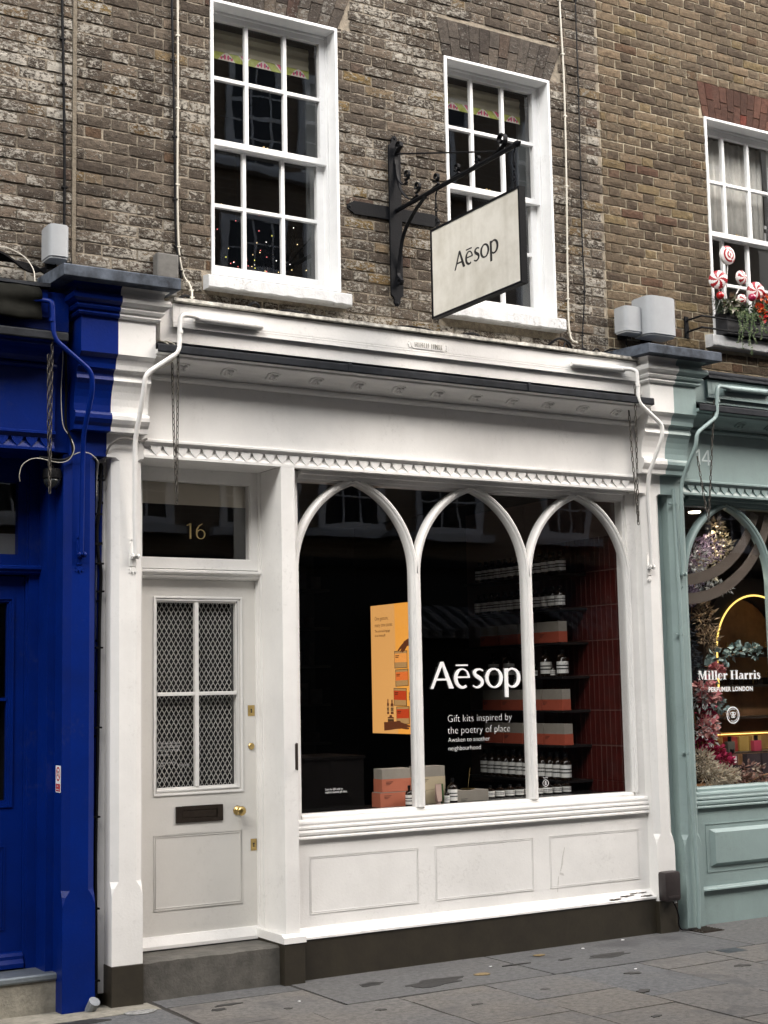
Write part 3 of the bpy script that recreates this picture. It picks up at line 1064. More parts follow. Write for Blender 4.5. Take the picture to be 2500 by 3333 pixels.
def roman_blind(x0, x1, zt, zb, y, label):
    t = thing('roman_blind', label, 'blind', ((x0 + x1) / 2, y, zb), 'printed roman blinds in the upper windows')
    prof, n = [], 5
    for i in range(n + 1):
        z = zt + (zb + 0.055 - zt) * i / n
        prof += [(y - 0.004 - 0.010 * (i % 2), z)]
    MB().px(prof + [(y + 0.012, zb + 0.055), (y + 0.012, zt)], x0, x1).build('cloth', BLIND, t)
    sh = Sheet((x0, y - 0.010, zb), (1, 0, 0), (0, 0, 1), 0.002)
    w, h = x1 - x0, 0.058
    sh.poly([(0, 0), (w, 0), (w, h), (0, h)], 0, 0.0)
    p = 0.27
    k = int(w / p) + 1
    for i in range(k):
        c = 0.05 + i * p
        for d, flip in ((0, True), (p / 2, False)):
            cc = c + d
            if cc < 0.06 or cc > w - 0.06: continue
            if flip:
                sh.poly([(cc - 0.05, h), (cc, 0.006), (cc + 0.05, h)], 1)
                sh.poly([(cc - 0.036, h), (cc, 0.016), (cc + 0.036, h)], 2)
                sh.poly([(cc - 0.012, h), (cc, h - 0.016), (cc + 0.012, h)], 3)
            else:
                sh.poly([(cc - 0.062, 0), (cc - 0.03, h * 0.7), (cc, h), (cc + 0.03, h * 0.7), (cc + 0.062, 0)], 1)
                for q in (-0.038, -0.013, 0.013, 0.038):
                    hgt = 0.034 if abs(q) < 0.02 else 0.02
                    sh.disc(cc + q, hgt * 0.6 + 0.004, 0.0085, 10, 2, hgt * 0.55)
                sh.disc(cc - 0.026, 0.024, 0.005, 8, 3, 0.008); sh.disc(cc + 0.026, 0.024, 0.005, 8, 3, 0.008)
    sh.build('hem', [HEMG, HEMW, HEMP, HEMT], t)


roman_blind(3.80, 4.605, 6.12, 5.91, 0.40, 'cream roman blind with printed hem in the window left of the hanging sign')
roman_blind(5.605, 6.40, 6.12, 5.925, 0.40, 'cream roman blind with printed hem in the window behind the hanging sign')
# net curtain and shutters in the third window
CURT = mat('net_curtain', (0.55, 0.54, 0.50), 0.9, var=0.2, vscale=9)
vs = [(8.06 + 0.0085 * i, 0.385 + 0.008 * math.sin(i * 0.9) + 0.004 * math.sin(i * 2.3)) for i in range(100)]
tag(MB().pz(vs + [(x, y + 0.006) for x, y in reversed(vs)], 5.36, 6.16).build('net_curtain', CURT, None, smooth='all'), 'greyish net curtain behind the panes of the window over the green shop', 'curtain')
mb = MB().box(8.05, 8.95, 0.42, 0.44, 5.36, 5.47)
mb.box(8.05, 8.95, 0.41, 0.43, 5.50, 5.53)
tag(mb.build('window_shelf', SASHW), 'white cross rail seen through the upper panes above the flower box', 'shelf')


# ================================================================== SHOPFRONTS
CONSOLE = [(0.0, 3.128), (0.0, 3.266), (-0.066, 3.268), (-0.068, 3.295), (-0.082, 3.312), (-0.095, 3.335), (-0.094, 3.358), (-0.088, 3.372), (-0.066, 3.380),
           (-0.066, 3.42), (-0.072, 3.46), (-0.084, 3.50), (-0.100, 3.535), (-0.118, 3.560), (-0.112, 3.580), (-0.112, 3.597), (-0.124, 3.614),
           (-0.144, 3.622), (-0.148, 3.65), (-0.160, 3.68), (-0.187, 3.702), (-0.187, 3.910), (-0.206, 3.914), (-0.214, 3.925), (-0.206, 3.938),
           (-0.206, 3.944), (-0.222, 3.948), (-0.230, 3.962), (-0.222, 3.976), (-0.236, 3.982), (-0.256, 3.998), (-0.260, 4.016), (-0.252, 4.034), (-0.226, 4.042),
           (-0.224, 4.058), (-0.232, 4.078), (-0.262, 4.096), (-0.262, 4.102), (0.0, 4.102)]


def console(root, xl, xr, out_l, out_r, mt):
    """scrolled bracket over a pilaster; the outer side returns with the mouldings"""
    pl = [(y, z) for y, z in CONSOLE]
    n = len(pl)
    vs = []
    for y, z in pl:
        e = max(0.0, -y - 0.187) if z > 3.75 else 0.0
        a, b = xl - (e if out_l else 0), xr + (e if out_r else 0)
        vs += [(a, y, z), (b, y, z), (a, 0.138, z), (b, 0.138, z)]
    fs = []
    for i in range(n - 1):
        p, q = 4 * i, 4 * i + 4
        fs += [(p, p + 1, q + 1, q), (p + 2, p, q, q + 2), (p + 1, p + 3, q + 3, q + 1)]
    fs += [(0, 2, 3, 1), (4 * n - 4, 4 * n - 3, 4 * n - 1, 4 * n - 2)]
    return MB().add(vs, fs).build('console_bracket', mt, root, recalc=True)


def pilaster(root, x0, x1, mt, ztop=3.128, z0=0.22, base=None, zstop=0.60, c=0.032):
    """square foot, chamfered shaft, the chamfers dying out in stops"""
    def ring(ch, z):
        return [(x0, 0.16, z), (x0, ch, z), (x0 + ch * 1.3, 0.0, z), (x1 - ch * 1.3, 0.0, z), (x1, ch, z), (x1, 0.16, z)]
    zs = [(0.0006, z0), (0.0006, zstop), (c * 0.45, zstop + 0.05), (c, zstop + 0.085), (c, ztop - 0.02), (c * 0.4, ztop)]
    vs = [p for ch, z in zs for p in ring(ch, z)]
    n = 6
    fs = [(i * n + j, i * n + j + 1, (i + 1) * n + j + 1, (i + 1) * n + j) for i in range(len(zs) - 1) for j in range(n - 1)]
    fs += [(i * n + n - 1, i * n, (i + 1) * n, (i + 1) * n + n - 1) for i in range(len(zs) - 1)]
    fs += [tuple(range(n)), tuple(range(len(vs) - 1, len(vs) - n - 1, -1))]
    o = MB().add(vs, fs).build('pilaster', mt, root)
    if base:
        MB().box(x0 - 0.003, x1 + 0.003, -0.008, 0.16, -0.01, z0 - 0.0005).build('base_block', base, o, bevel=0.004)
    return o


TOOTH = None


def entablature(root, xa, xb, mt, tooth0, roset0, nroset, lead_mt, lead_joints=()):
    """painted fascia: toothed band below, coved cornice with flower bosses and lead flashing above"""
    global TOOTH
    fas = MB().box(xa, xb, 0.0, 0.06, 3.25, 3.612).build('fascia', mt, root)
    MB().px([(0.06, 3.2505), (-0.016, 3.2505), (-0.022, 3.246), (-0.022, 3.234), (-0.014, 3.230), (0.0, 3.2135), (0.06, 3.2135)], xa, xb).build('fascia_lip', mt, fas)
    band = MB().px([(0.06, 3.2130), (0.018, 3.2130), (0.016, 3.196), (0.003, 3.163), (0.0, 3.156), (0.0, 3.140), (0.06, 3.140)], xa, xb).build('toothed_band', mt, root)
    if TOOTH is None:
        TOOTH = {}
    if mt.name not in TOOTH:
        hp = [(0.0415, 3.2128), (0.0345, 3.2095), (0.0325, 3.203), (0.0305, 3.194), (0.0245, 3.184), (0.0150, 3.174), (0.0065, 3.164), (0.0015, 3.1575)]
        pts = [(-x, z) for x, z in reversed(hp)][::-1][:1] and [(x, z) for x, z in hp] + [(-x, z) for x, z in reversed(hp)]
        o = MB().py(pts, -0.002, 0.0175).build('tooth', mt, band)
        TOOTH[mt.name] = o.data
        bpy.data.objects.remove(o)
    x = tooth0
    while x < xb - 0.02:
        if x > xa + 0.02:
            o = bpy.data.objects.new('tooth', TOOTH[mt.name])
            COL.objects.link(o)
            o.location = (x, 0, 0)
            attach(o, band)
        x += 0.0845
    prof = [(0.13, 3.6125), (0.0, 3.6125), (-0.012, 3.612), (-0.026, 3.618), (-0.032, 3.628), (-0.028, 3.639), (-0.018, 3.646), (-0.030, 3.650), (-0.038, 3.662), (-0.052, 3.675), (-0.08, 3.690), (-0.125, 3.703), (-0.180, 3.712), (-0.186, 3.716), (-0.186, 3.728), (-0.214, 3.734), (-0.214, 3.752), (0.13, 3.80)]
    cor = MB().px(prof, xa, xb).build('cornice', mt, root)
    # flower bosses on the cove
    bm_ = MB()
    for a in range(4):
        an = R(45 + 90 * a)
        bm_.ball((0.014 * math.cos(an), -0.004, 0.014 * math.sin(an)), 0.0115, 8, sc=(1, 0.55, 1))
    bm_.ball((0, -0.009, 0), 0.006, 6)
    bm_.py([(0.031 * math.cos(R(q * 30)) * (1.0 + 0.14 * (q % 3)), 0.029 * math.sin(R(q * 30)) * (1.0 + 0.12 * ((q + 1) % 3))) for q in range(12)], -0.003, 0.006)
    first = None
    for i in range(nroset):
        x = roset0 + 0.3058 * i
        if x > xb - 0.03: break
        if first is None:
            o = bm_.build('flower_boss', mt, cor)
            first = o.data
        else:
            o = bpy.data.objects.new('flower_boss', first)
            COL.objects.link(o)
        o.parent = None
        o.location = (x, -0.089, 3.6855); o.scale = (1.4, 2.0, 1.4)
        o.rotation_euler = (R(62), 0, 0)
        attach(o, cor)
    # lead flashing, dressed over the cornice in bays with rolled joints
    ld = MB().px([(-0.216, 3.7365), (-0.226, 3.736), (-0.229, 3.742), (-0.227, 3.778), (-0.222, 3.786), (0.0, 3.832), (0.12, 3.832), (0.12, 3.826), (0.0, 3.826), (-0.216, 3.7805)], xa, xb).build('lead_flashing', lead_mt, root)
    for x in lead_joints:
        MB().px([(-0.233, 3.734), (-0.236, 3.742), (-0.234, 3.784), (-0.226, 3.793), (-0.10, 3.815), (-0.10, 3.80), (-0.22, 3.776), (-0.222, 3.734)], x - 0.013, x + 0.013).build('lead_roll', lead_mt, ld)
    return fas


def lancet_window(root, xa, xb, bays, mt, glass_z=(0.98, 3.08), sill=True, name='shop_window', r=0.60, zs=2.50):
    """big shop window: moulded jambs and head, slim mullions that branch into pointed arches"""
    mb = MB()
    x_l, x_r = bays[0][0], bays[-1][1]
    mb.box(xa, x_l - 0.012, 0.105, 0.20, 0.95, 3.1395)
    mb.box(x_l - 0.012, x_l, 0.122, 0.20, 0.95, 3.1395)
    mb.box(x_r, x_r + 0.022, 0.122, 0.20, 0.95, 3.1395)
    mb.box(x_r + 0.022, xb, 0.100, 0.20, 0.95, 3.1395)
    mb.box(x_l, x_r, 0.122, 0.20, 3.076, 3.092)
    mb.box(x_l, x_r, 0.100, 0.20, 3.092, 3.118)
    mb.box(x_l, x_r, 0.062, 0.20, 3.118, 3.1398)
    mb.px([(0.20, 0.95), (0.20, 0.980), (0.122, 0.980), (0.108, 0.966), (0.108, 0.95)], x_l - 0.0005, x_r + 0.0005)
    win = mb.build(name, mt, root)
    sec = [(0.0, 0.16), (0.0, 0.118), (0.008, 0.106), (0.018, 0.104), (0.023, 0.094), (0.034, 0.091), (0.044, 0.098), (0.050, 0.112), (0.050, 0.16)]
    mulls = [(bays[i][1], bays[i + 1][0]) for i in range(len(bays) - 1)]
    for (a, b) in mulls:
        w = b - a
        c = (a + b) / 2
        half = [(d, y) for d, y in sec if d < w / 2 - 0.001]
        poly = [(a + d, y) for d, y in half] + [(c, 0.0905)] + [(b - d, y) for d, y in reversed(half)]
        MB().pz(poly, 0.978, zs).build('mullion', mt, win, smooth=False)
    for e_, sg in ((x_l, -1), (x_r, 1)):
        MB().pz([(e_ + sg * (d - 0.0012), y) for d, y in sec], 0.978, zs - 0.0005).build('jamb_moulding', mt, win)
    for bi, (a, b) in enumerate(bays):
        mid = (a + b) / 2
        lc = (bays[bi - 1][1] + a) / 2 if bi else a - 0.0505
        rc = (b + bays[bi + 1][0]) / 2 if bi < len(bays) - 1 else b + 0.0505
        for side in (-1, 1):
            edge, mc = (a, lc) if side < 0 else (b, rc)
            cx = edge - side * r
            n = 22
            vs, fs = [], []
            k = len(sec)
            for (d, y) in sec:
                rr = r + d
                lim = abs(mc - cx)
                t0 = math.acos(min(1, lim / rr)) if rr > lim else 0.0
                t1 = math.acos(min(1, abs(mid - cx) / rr))
                for i in range(n + 1):
                    t = t0 + (t1 - t0) * i / n
                    vs.append((cx + side * rr * math.cos(t), y, zs + rr * math.sin(t)))
            m_ = n + 1
            for s_i in range(k - 1):
                fs += [(s_i * m_ + i, s_i * m_ + i + 1, (s_i + 1) * m_ + i + 1, (s_i + 1) * m_ + i) for i in range(n)]
            fs += [((k - 1) * m_ + i, (k - 1) * m_ + i + 1, i + 1, i) for i in range(n)]
            # drop what rises above the glass into the head
            vs = [(x, y if z < 3.10 else max(y, 0.125), min(z, 3.112)) for x, y, z in vs]
            MB().add(vs, fs).build('arch_bar', mt, win, smooth=True)
    for i in range(len(bays)):
        a = x_l - 0.004 if i == 0 else (bays[i - 1][1] + bays[i][0]) / 2 + 0.001
        b = x_r + 0.004 if i == len(bays) - 1 else (bays[i][1] + bays[i + 1][0]) / 2 - 0.001
        MB().box(a, b, 0.134, 0.140, 0.975, 3.085).build('pane', GLASS, win)
    MB().px([(0.15, 0.9495), (0.094, 0.9495), (0.080, 0.947), (0.071, 0.940), (0.068, 0.928), (0.070, 0.915), (0.068, 0.908), (0.066, 0.905), (0.066, 0.893), (0.074, 0.890),
             (0.074, 0.886), (0.066, 0.884), (0.062, 0.872), (0.064, 0.858), (0.072, 0.848), (0.066, 0.846), (0.064, 0.842), (0.064, 0.832), (0.15, 0.830)], xa + 0.001, xb - 0.001).build('window_sill', mt, win)
    return win


def awning_box(root, x0, x1, mt, top_mt, z0=3.923, z1=4.066, xback=(3.31, 7.21), zb=3.852):
    b = MB().box(xback[0], xback[1], -0.098, 0.0, zb - 0.018, z1 - 0.004)
    bx = b.build('awning_box', mt, root)
    mb = MB().box(x0, x1, -0.12, -0.0985, z0, z1)
    mb.box(x0 - 0.0015, x1 + 0.0015, -0.124, -0.119, z0 - 0.001, z0 + 0.022)
    mb.box(x0 - 0.001, x1 + 0.001, -0.1225, -0.119, z0 + 0.026, z0 + 0.034)
    mb.box(x0 + 0.04, x1 - 0.04, -0.1215, -0.119, z0 + 0.040, z1 - 0.016)
    mb.build('front_board', mt, bx)
    n = 60
    vs, fs = [], []
    rn = random.Random(int(x0 * 10))
    for i in range(n + 1):
        x = x0 - 0.006 + (x1 - x0 + 0.012) * i / n
        j = rn.uniform(-0.003, 0.003)
        vs += [(x, 0.13, z1 + 0.034), (x, -0.145 + rn.uniform(-0.002, 0.002), z1 + 0.031 + j), (x, -0.147, z1 + 0.010 + rn.uniform(-0.002, 0.002)), (x, -0.132, z1 + 0.008), (x, 0.13, z1 + 0.012)]
    for i in range(n):
        fs += [(i * 5 + q, (i + 1) * 5 + q, (i + 1) * 5 + (q + 1) % 5, i * 5 + (q + 1) % 5) for q in range(5)]
    fs += [tuple(range(5)), tuple(range(n * 5 + 4, n * 5 - 1, -1))]
    MB().add(vs, fs).build('cap_board', top_mt, bx)
    return bx


# ---------------------------------------------------------------- the pale shopfront
SF = thing('shopfront', 'pale white shopfront with three pointed arch window bays and a half glazed door', 'shopfront', (5.1, 0.1, 0))
pilaster(SF, 3.053, 3.24, WHITE, base=PLINTH)
pilaster(SF, 7.113, 7.28, WHITE, base=PLINTH)
console(SF, 3.0137, 3.245, False, True, WHITE)
console(SF, 7.06, 7.2833, True, False, WHITE)
for a, b in ((2.632, 3.34), (6.925, 7.63)):
    MB().px([(0.138, 4.103), (-0.338, 4.086), (-0.342, 4.090), (-0.342, 4.150), (-0.335, 4.157), (0.138, 4.185)], a, b).build('lead_cap', LEADP, SF, bevel=0.004)
MB().box(2.995, 3.0525, 0.12, 0.2, 0.06, 3.127).build('back_strip', WHITE, SF)
CAPW = mat('mossy_cap_paint', (0.50, 0.48, 0.43), 0.7, var=0.75, vscale=18, dirt=(0.05, 0.045, 0.035), bump=0.2, bscale=60)
entablature(SF, 3.246, 7.059, WHITE, 3.2383, 3.454, 12, LEAD, (4.538, 5.945))
abx = awning_box(SF, 3.385, 6.995, WHITE, CAPW)
# cast plaque on the box: scrolled ends and worn raised letters
sh = Sheet((5.20, -0.1215, 3.994), (1, 0, 0), (0, 0, 1), 0.004)
sh.poly([(-0.118, -0.026), (0.118, -0.026), (0.138, -0.010), (0.138, 0.010), (0.118, 0.026), (-0.118, 0.026), (-0.138, 0.010), (-0.138, -0.010)])
for sx in (-1, 1):
    sh.disc(sx * 0.150, 0.0, 0.011); sh.disc(sx * 0.146, 0.016, 0.008); sh.disc(sx * 0.146, -0.016, 0.008)
pq = sh.build('cast_plaque', WHITE, abx)
sh = Sheet((5.20, -0.1258, 3.994), (1, 0, 0), (0, 0, 1), 0.003)
rn = random.Random(4)
for i in range(15):
    if i == 8: continue
    u = -0.106 + i * 0.0145
    sh.stroke([(u, -0.016), (u + rn.uniform(-0.002, 0.002), 0.016)], 0.0035)
    if rn.random() < 0.7: sh.stroke([(u, rn.choice((-0.014, 0, 0.014))), (u + 0.008, rn.choice((-0.014, 0, 0.014)))], 0.003)
sh.build('worn_letters', CAPW, abx)
# post between door and window, its foot block and cap
post = MB().box(4.157, 4.254, 0.0, 0.42, 0.288, 3.1396).build('door_post', WHITE, SF, bevel=0.003)
MB().px([(0.42, 0.288), (-0.012, 0.288), (-0.040, 0.272), (-0.042, 0.237), (0.42, 0.237)], 4.122, 4.275).build('post_cap', WHITE, post)
MB().box(4.128, 4.268, -0.036, 0.40, -0.01, 0.2365).build('post_foot', PLINTH, post, bevel=0.004)
sw = lancet_window(SF, 4.2545, 7.1125, [(4.335, 5.174), (5.250, 6.096), (6.172, 7.012)], WHITE)
# stall riser with three bead framed panels, skirting and plinth
st = MB().box(4.2545, 7.1125, 0.09, 0.20, 0.30, 0.8295).build('stall_riser', WHITE, SF)
for a, b in ((4.370, 5.169), (5.296, 6.093), (6.229, 7.026)):
    mb = MB()
    mb.rect_frame(a, b, 0.374, 0.725, 0.006, 0.0872, 0.0899)
    mb.rect_frame(a + 0.010, b - 0.010, 0.384, 0.715, 0.005, 0.0878, 0.0899)
    mb.build('panel', WHITE, st, bevel=0.0012)
n = 70
vs, fs = [], []
rn = random.Random(12)
for i in range(n + 1):
    x = 4.2755 + (7.1125 - 4.2755) * i / n
    w = 1.0 if x > 6.55 else 0.25
    j = rn.uniform(-0.006, 0.004) * w
    j2 = rn.uniform(-0.008, 0.002) * w
    vs += [(x, 0.15, 0.300), (x, 0.078, 0.299 + j * 0.4), (x, 0.070, 0.288 + j), (x, 0.040 + j2 * -0.5, 0.262 + j2), (x, 0.022 - j, 0.250), (x, 0.022, 0.2375), (x, 0.15, 0.2375)]
for i in range(n):
    fs += [(i * 7 + q, (i + 1) * 7 + q, (i + 1) * 7 + (q + 1) % 7, i * 7 + (q + 1) % 7) for q in range(7)]
fs += [tuple(range(7)), tuple(range(n * 7 + 6, n * 7 - 1, -1))]
MB().add(vs, fs).build('skirting', WHITE, st)
ROT = mat('bare_rotten_wood', (0.06, 0.045, 0.03), 0.9, var=0.5, vscale=50)
mb = MB()
for (xa, xb, zc) in ((6.70, 6.80, 0.262), (6.80, 6.93, 0.274), (6.90, 7.05, 0.284), (6.98, 7.08, 0.262)):
    k = 9
    top = [(xa + (xb - xa) * i / k, zc + rn.uniform(0.0, 0.003)) for i in range(k + 1)]
    bot = [(x, z - rn.uniform(0.0005, 0.0045)) for x, z in top]
    yb = 0.088 - (0.30 - zc) * 1.25
    mb.prism([(x, z) for x, z in top] + bot[::-1], lambda u, v, t: (u, yb + t, v), -0.012, 0.02)
mb.build('peeled_wood', ROT, st)
sh = Sheet((6.33, 0.0898, 0.0), (1, 0, 0), (0, 0, 1), 0.0012)
sh.stroke([(0.030, 0.64), (0.012, 0.58), (0.004, 0.53), (-0.012, 0.48)], [0.004, 0.010, 0.012, 0.003])
sh.stroke([(-0.020, 0.47), (0.004, 0.462), (0.016, 0.452)], [0.012, 0.016, 0.006])
sh.stroke([(-0.030, 0.45), (-0.036, 0.40), (-0.044, 0.345)], [0.003, 0.007, 0.004])
sh.build('paint_scar', mat('scar_paint', (0.60, 0.59, 0.565), 0.8, bump=0.4, bscale=120), st)
MB().box(4.2685, 7.1095, 0.030, 0.20, -0.01, 0.2370).build('plinth', PLINTH, SF)
# door step
vs, fs = [], []
n = 16
for i in range(n + 1):
    x = 3.245 + (4.126 - 3.245) * i / n
    j = rn.uniform(-0.004, 0.003)
    vs += [(x, 0.42, 0.216), (x, 0.045, 0.224 + j * 0.5), (x, 0.026 + j * 0.4, 0.212 + j), (x, 0.022, -0.01), (x, 0.42, -0.01)]
for i in range(n):
    fs += [(i * 5 + q, (i + 1) * 5 + q, (i + 1) * 5 + (q + 1) % 5, i * 5 + (q + 1) % 5) for q in range(5)]
fs += [tuple(range(5)), tuple(range(n * 5 + 4, n * 5 - 1, -1))]
MB().add(vs, fs).build('door_step', STEP, SF)
# recess lining
mb = MB().box(3.20, 4.157, 0.06, 0.50, 3.1402, 3.20)
mb.box(3.20, 3.30, 0.161, 0.46, 0.216, 3.14)
mb.build('recess_lining', WHITE, SF)
# door frame: jamb, transom, fanlight
fr = MB()
fr.box(4.149, 4.1565, 0.285, 0.46, 0.216, 3.14)
fr.box(4.144, 4.149, 0.335, 0.46, 0.216, 2.44)
fr.box(3.30, 4.149, 0.335, 0.46, 2.446, 2.452)
fr.px([(0.46, 2.452), (0.318, 2.452), (0.312, 2.458), (0.30, 2.462), (0.30, 2.474), (0.288, 2.480), (0.280, 2.486), (0.280, 2.498), (0.30, 2.504), (0.46, 2.510)], 3.30, 4.1565)
dfr = fr.build('door_frame', WHITE, SF)
fl = MB().rect_frame(3.30, 4.149, 2.5105, 3.1395, 0.048, 0.318, 0.38, wt=0.075, wb=0.062)
fl.rect_frame(3.348, 4.101, 2.5725, 3.0645, 0.008, 0.326, 0.38)
fan = fl.build('fanlight', WHITE, SF)
MB().box(3.352, 4.097, 0.345, 0.350, 2.577, 3.060).build('pane', GLASS, fan)
sh = Sheet((3.664, 0.3445, 2.703), (1, 0, 0), (0, 0, 1), 0.001)
h = 0.098
sh.poly([(0.024, 0), (0.036, 0), (0.036, h), (0.029, h), (0.004, h * 0.87), (0.004, h * 0.82), (0.024, h * 0.88)])
cx, cy = 0.100, 0.030
sh.ring(cx, cy, 0.032, 0.031, 0.022, 0.026)
sh.stroke([(cx - 0.0285, cy + 0.004), (cx - 0.026, cy + 0.03), (cx - 0.012, cy + 0.053), (cx + 0.012, cy + 0.067)], [0.011, 0.011, 0.009, 0.005])
sh.build('house_number', GOLD, fan)
tag(MB().box(3.33, 4.10, 0.385, 0.392, 2.92, 3.08).build('roller_blind', mat('beige_blind', (0.48, 0.44, 0.36), 0.9)), 'beige roller blind half down behind the fanlight numbered 16', 'blind')
# door leaf
DX0, DX1 = 3.323, 4.1435
dr = MB()
dr.box(DX0, 3.452, 0.36, 0.405, 0.288, 2.444)
dr.box(4.028, DX1, 0.36, 0.405, 0.288, 2.444)
dr.box(3.452, 4.028, 0.36, 0.405, 2.325, 2.444)
dr.box(3.452, 4.028, 0.36, 0.405, 0.288, 1.150)
door = dr.build('door', DOORP, SF)
mb = MB()
mb.rect_frame(3.452, 4.052, 1.126, 2.341, 0.012, 0.352, 0.3598)
mb.rect_frame(3.4605, 4.028, 1.1505, 2.3245, 0.010, 0.356, 0.40)
mb.rect_frame(3.4705, 4.018, 1.1605, 2.3145, 0.0065, 0.366, 0.40, wt=0.011, wb=0.012)
mb.build('glazing_bead', WHITE, door, bevel=0.002)
mb = MB().box(3.728, 3.754, 0.357, 0.392, 1.1726, 2.3034)
mb.box(3.4772, 3.728, 0.3575, 0.3915, 1.728, 1.751)
mb.box(3.754, 4.0112, 0.3575, 0.3915, 1.728, 1.751)
mb.build('glazing_bar', WHITE, door, bevel=0.004)
for a, b in ((3.4775, 3.727), (3.755, 4.0108)):
    for z0, z1 in ((1.1732, 1.7275), (1.7515, 2.3028)):
        MB().box(a, b, 0.378, 0.381, z0, z1).build('pane', GLASS, door)
MESHP = mat('grille_paint', (0.50, 0.49, 0.46), 0.5, var=0.12, vscale=20)
mb = MB()
px_, pz_ = 0.0157, 0.0535
for i in range(34):
    xc = 3.474 + i * px_
    pts = []
    z = 1.165
    k = 0
    while z < 2.31:
        ph = z / pz_ * 2 * math.pi + (math.pi if i % 2 else 0)
        s = math.asin(math.sin(ph)) / (math.pi / 2) * 0.82 + math.sin(ph) * 0.18
        pts.append((xc + s * px_ * 0.5, 0.412 + 0.003 * math.cos(ph), z))
        z += pz_ / 10
    mb.tube(pts, 0.0029, 4)
mb.build('security_grille', MESHP, door)
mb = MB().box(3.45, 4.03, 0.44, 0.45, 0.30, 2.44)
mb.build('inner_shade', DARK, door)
MB().px([(0.36, 0.300), (0.345, 0.298), (0.318, 0.246), (0.318, 0.226), (0.36, 0.222)], DX0, DX1).build('weatherboard', WHITE, door, bevel=0.002)
mb = MB().rect_frame(3.452, 4.043, 0.445, 0.893, 0.007, 0.3555, 0.3598)
mb.rect_frame(3.464, 4.031, 0.457, 0.881, 0.006, 0.3562, 0.3598)
mb.build('lower_panel', DOORP, door, bevel=0.0015)
mb = MB().rect_frame(3.596, 3.910, 0.957, 1.056, 0.040, 0.350, 0.3598, wt=0.024, wb=0.025)
mb.box(3.636, 3.870, 0.355, 0.3598, 0.982, 1.032)
mb.box(3.640, 3.866, 0.352, 0.355, 0.986, 1.026)
mb.build('letter_plate', BRONZE, door, bevel=0.002)
MB().lathe([(0.030, 0), (0.030, -0.006), (0.024, -0.012), (0.013, -0.016), (0.012, -0.034), (0.022, -0.042), (0.029, -0.052), (0.030, -0.062), (0.025, -0.072), (0.012, -0.077), (0.001, -0.078)], (4.012, 0.3598, 1.011), 'y', 20).build('door_knob', BRASS, door, smooth='all')
for (a, b, z0, z1) in ((4.089, 4.136, 1.592, 1.660), (4.101, 4.1425, 0.758, 0.830)):
    lp = MB().box(a, b, 0.3575, 0.3598, z0, z1).build('lock_plate', BRASS, door, bevel=0.0008)
    s = Sheet(((a + b) / 2, 0.3572, (z0 + z1) / 2), (1, 0, 0), (0, 0, 1), 0.0006)
    s.disc(0, 0.006, 0.006, 12); s.poly([(-0.003, 0.004), (-0.004, -0.014), (0.004, -0.014), (0.003, 0.004)])
    s.mb.build('keyhole_mark', PRINTK, door)
mb = MB().lathe([(0.021, 0), (0.021, -0.006), (0.017, -0.010), (0.001, -0.0105)], (4.110, 0.3598, 1.403), 'y', 18)
mb.box(4.1085, 4.1115, 0.3485, 0.3495, 1.398, 1.408)
mb.build('cylinder_lock', BRASS, door, smooth=True)
# opening hours etc. in small white vinyl on the lower left door pane
sh = Sheet((3.482, 0.3775, 1.2), (1, 0, 0), (0, 0, 1), 0.0004)
for i, t in enumerate(('16 Monmouth Street', 'London WC2H 9HB', 'T +44 20 7379 9969', 'aesop.com')):
    sh.text(t, 0, 0.235 - i * 0.0225, 0.021, 0.85)
sh.text('Monday-Saturday', 0, 0.118, 0.021, 0.85)
sh.text('Sunday', 0, 0.098, 0.021, 0.85); sh.text('12:00-18:00', 0.13, 0.098, 0.021, 0.85)
sh.ring(0.018, 0.02, 0.015, 0.015, 0.0125, 0.0125); sh.ring(0.062, 0.02, 0.015, 0.015, 0.0125, 0.0125, 30, 250)
sh.build('opening_hours', mat('grey_vinyl', (0.45, 0.45, 0.45), 0.5), door)
# flat pull bar on the post
mb = MB().tube(smooth_path([(4.240, 0.0, 1.424), (4.225, -0.05, 1.424), (4.217, -0.05, 1.42), (4.217, -0.05, 1.27), (4.225, -0.05, 1.266), (4.240, 0.0, 1.266)], 0.006, 2), 0.004, 4)
mb.box(4.208, 4.226, -0.054, -0.048, 1.268, 1.422)
mb.build('shutter_keep', BRONZE, post)


# wordmark and notices on the glass
sh = Sheet((5.319, 0.1335, 1.740), (1, 0, 0), (0, 0, 1), 0.010)
aesop(sh, 0, 0, 0.178, k=1.035)
sh.build('wordmark_letters', PRINTW, sw)
sh = Sheet((5.447, 0.1335, 0), (1, 0, 0), (0, 0, 1), 0.0006)
sh.text('Gift kits inspired by', 0, 1.518, 0.069, 0.97, bold=-0.0015)
sh.text('the poetry of place', 0, 1.441, 0.069, 0.97, bold=-0.0015)
sh.text('Awaken to another', 0.002, 1.386, 0.043, 1.0, bold=-0.0006)
sh.text('neighbourhood', 0.002, 1.331, 0.043, 1.0, bold=-0.0006)
sh.build('window_lettering', PRINTW, sw)
sh = Sheet((4.514, 0.1335, 0), (1, 0, 0), (0, 0, 1), 0.0006)
sh.text('Scan the QR code to', 0, 1.118, 0.0185, 0.80); sh.text('explore seasonal gift ideas.', 0, 1.100, 0.0185, 0.80)
sh.build('window_notice', PRINTW, sw)
sh = Sheet((6.248, 0.1335, 1.079), (1, 0, 0), (0, 0, 1), 0.0006)
sh.ring(0, 0, 0.026, 0.024, 0.0225, 0.0205)
sh.text('B', 0, -0.0125, 0.036, 0.9, align='CENTER', bold=0.0003)
sh.text('Certified', 0, 0.033, 0.013, 0.85, align='CENTER')
sh.poly([(-0.026, -0.038), (0.026, -0.038), (0.026, -0.035), (-0.026, -0.035)])
sh.text('Corporation', 0, -0.052, 0.011, 0.8, align='CENTER')
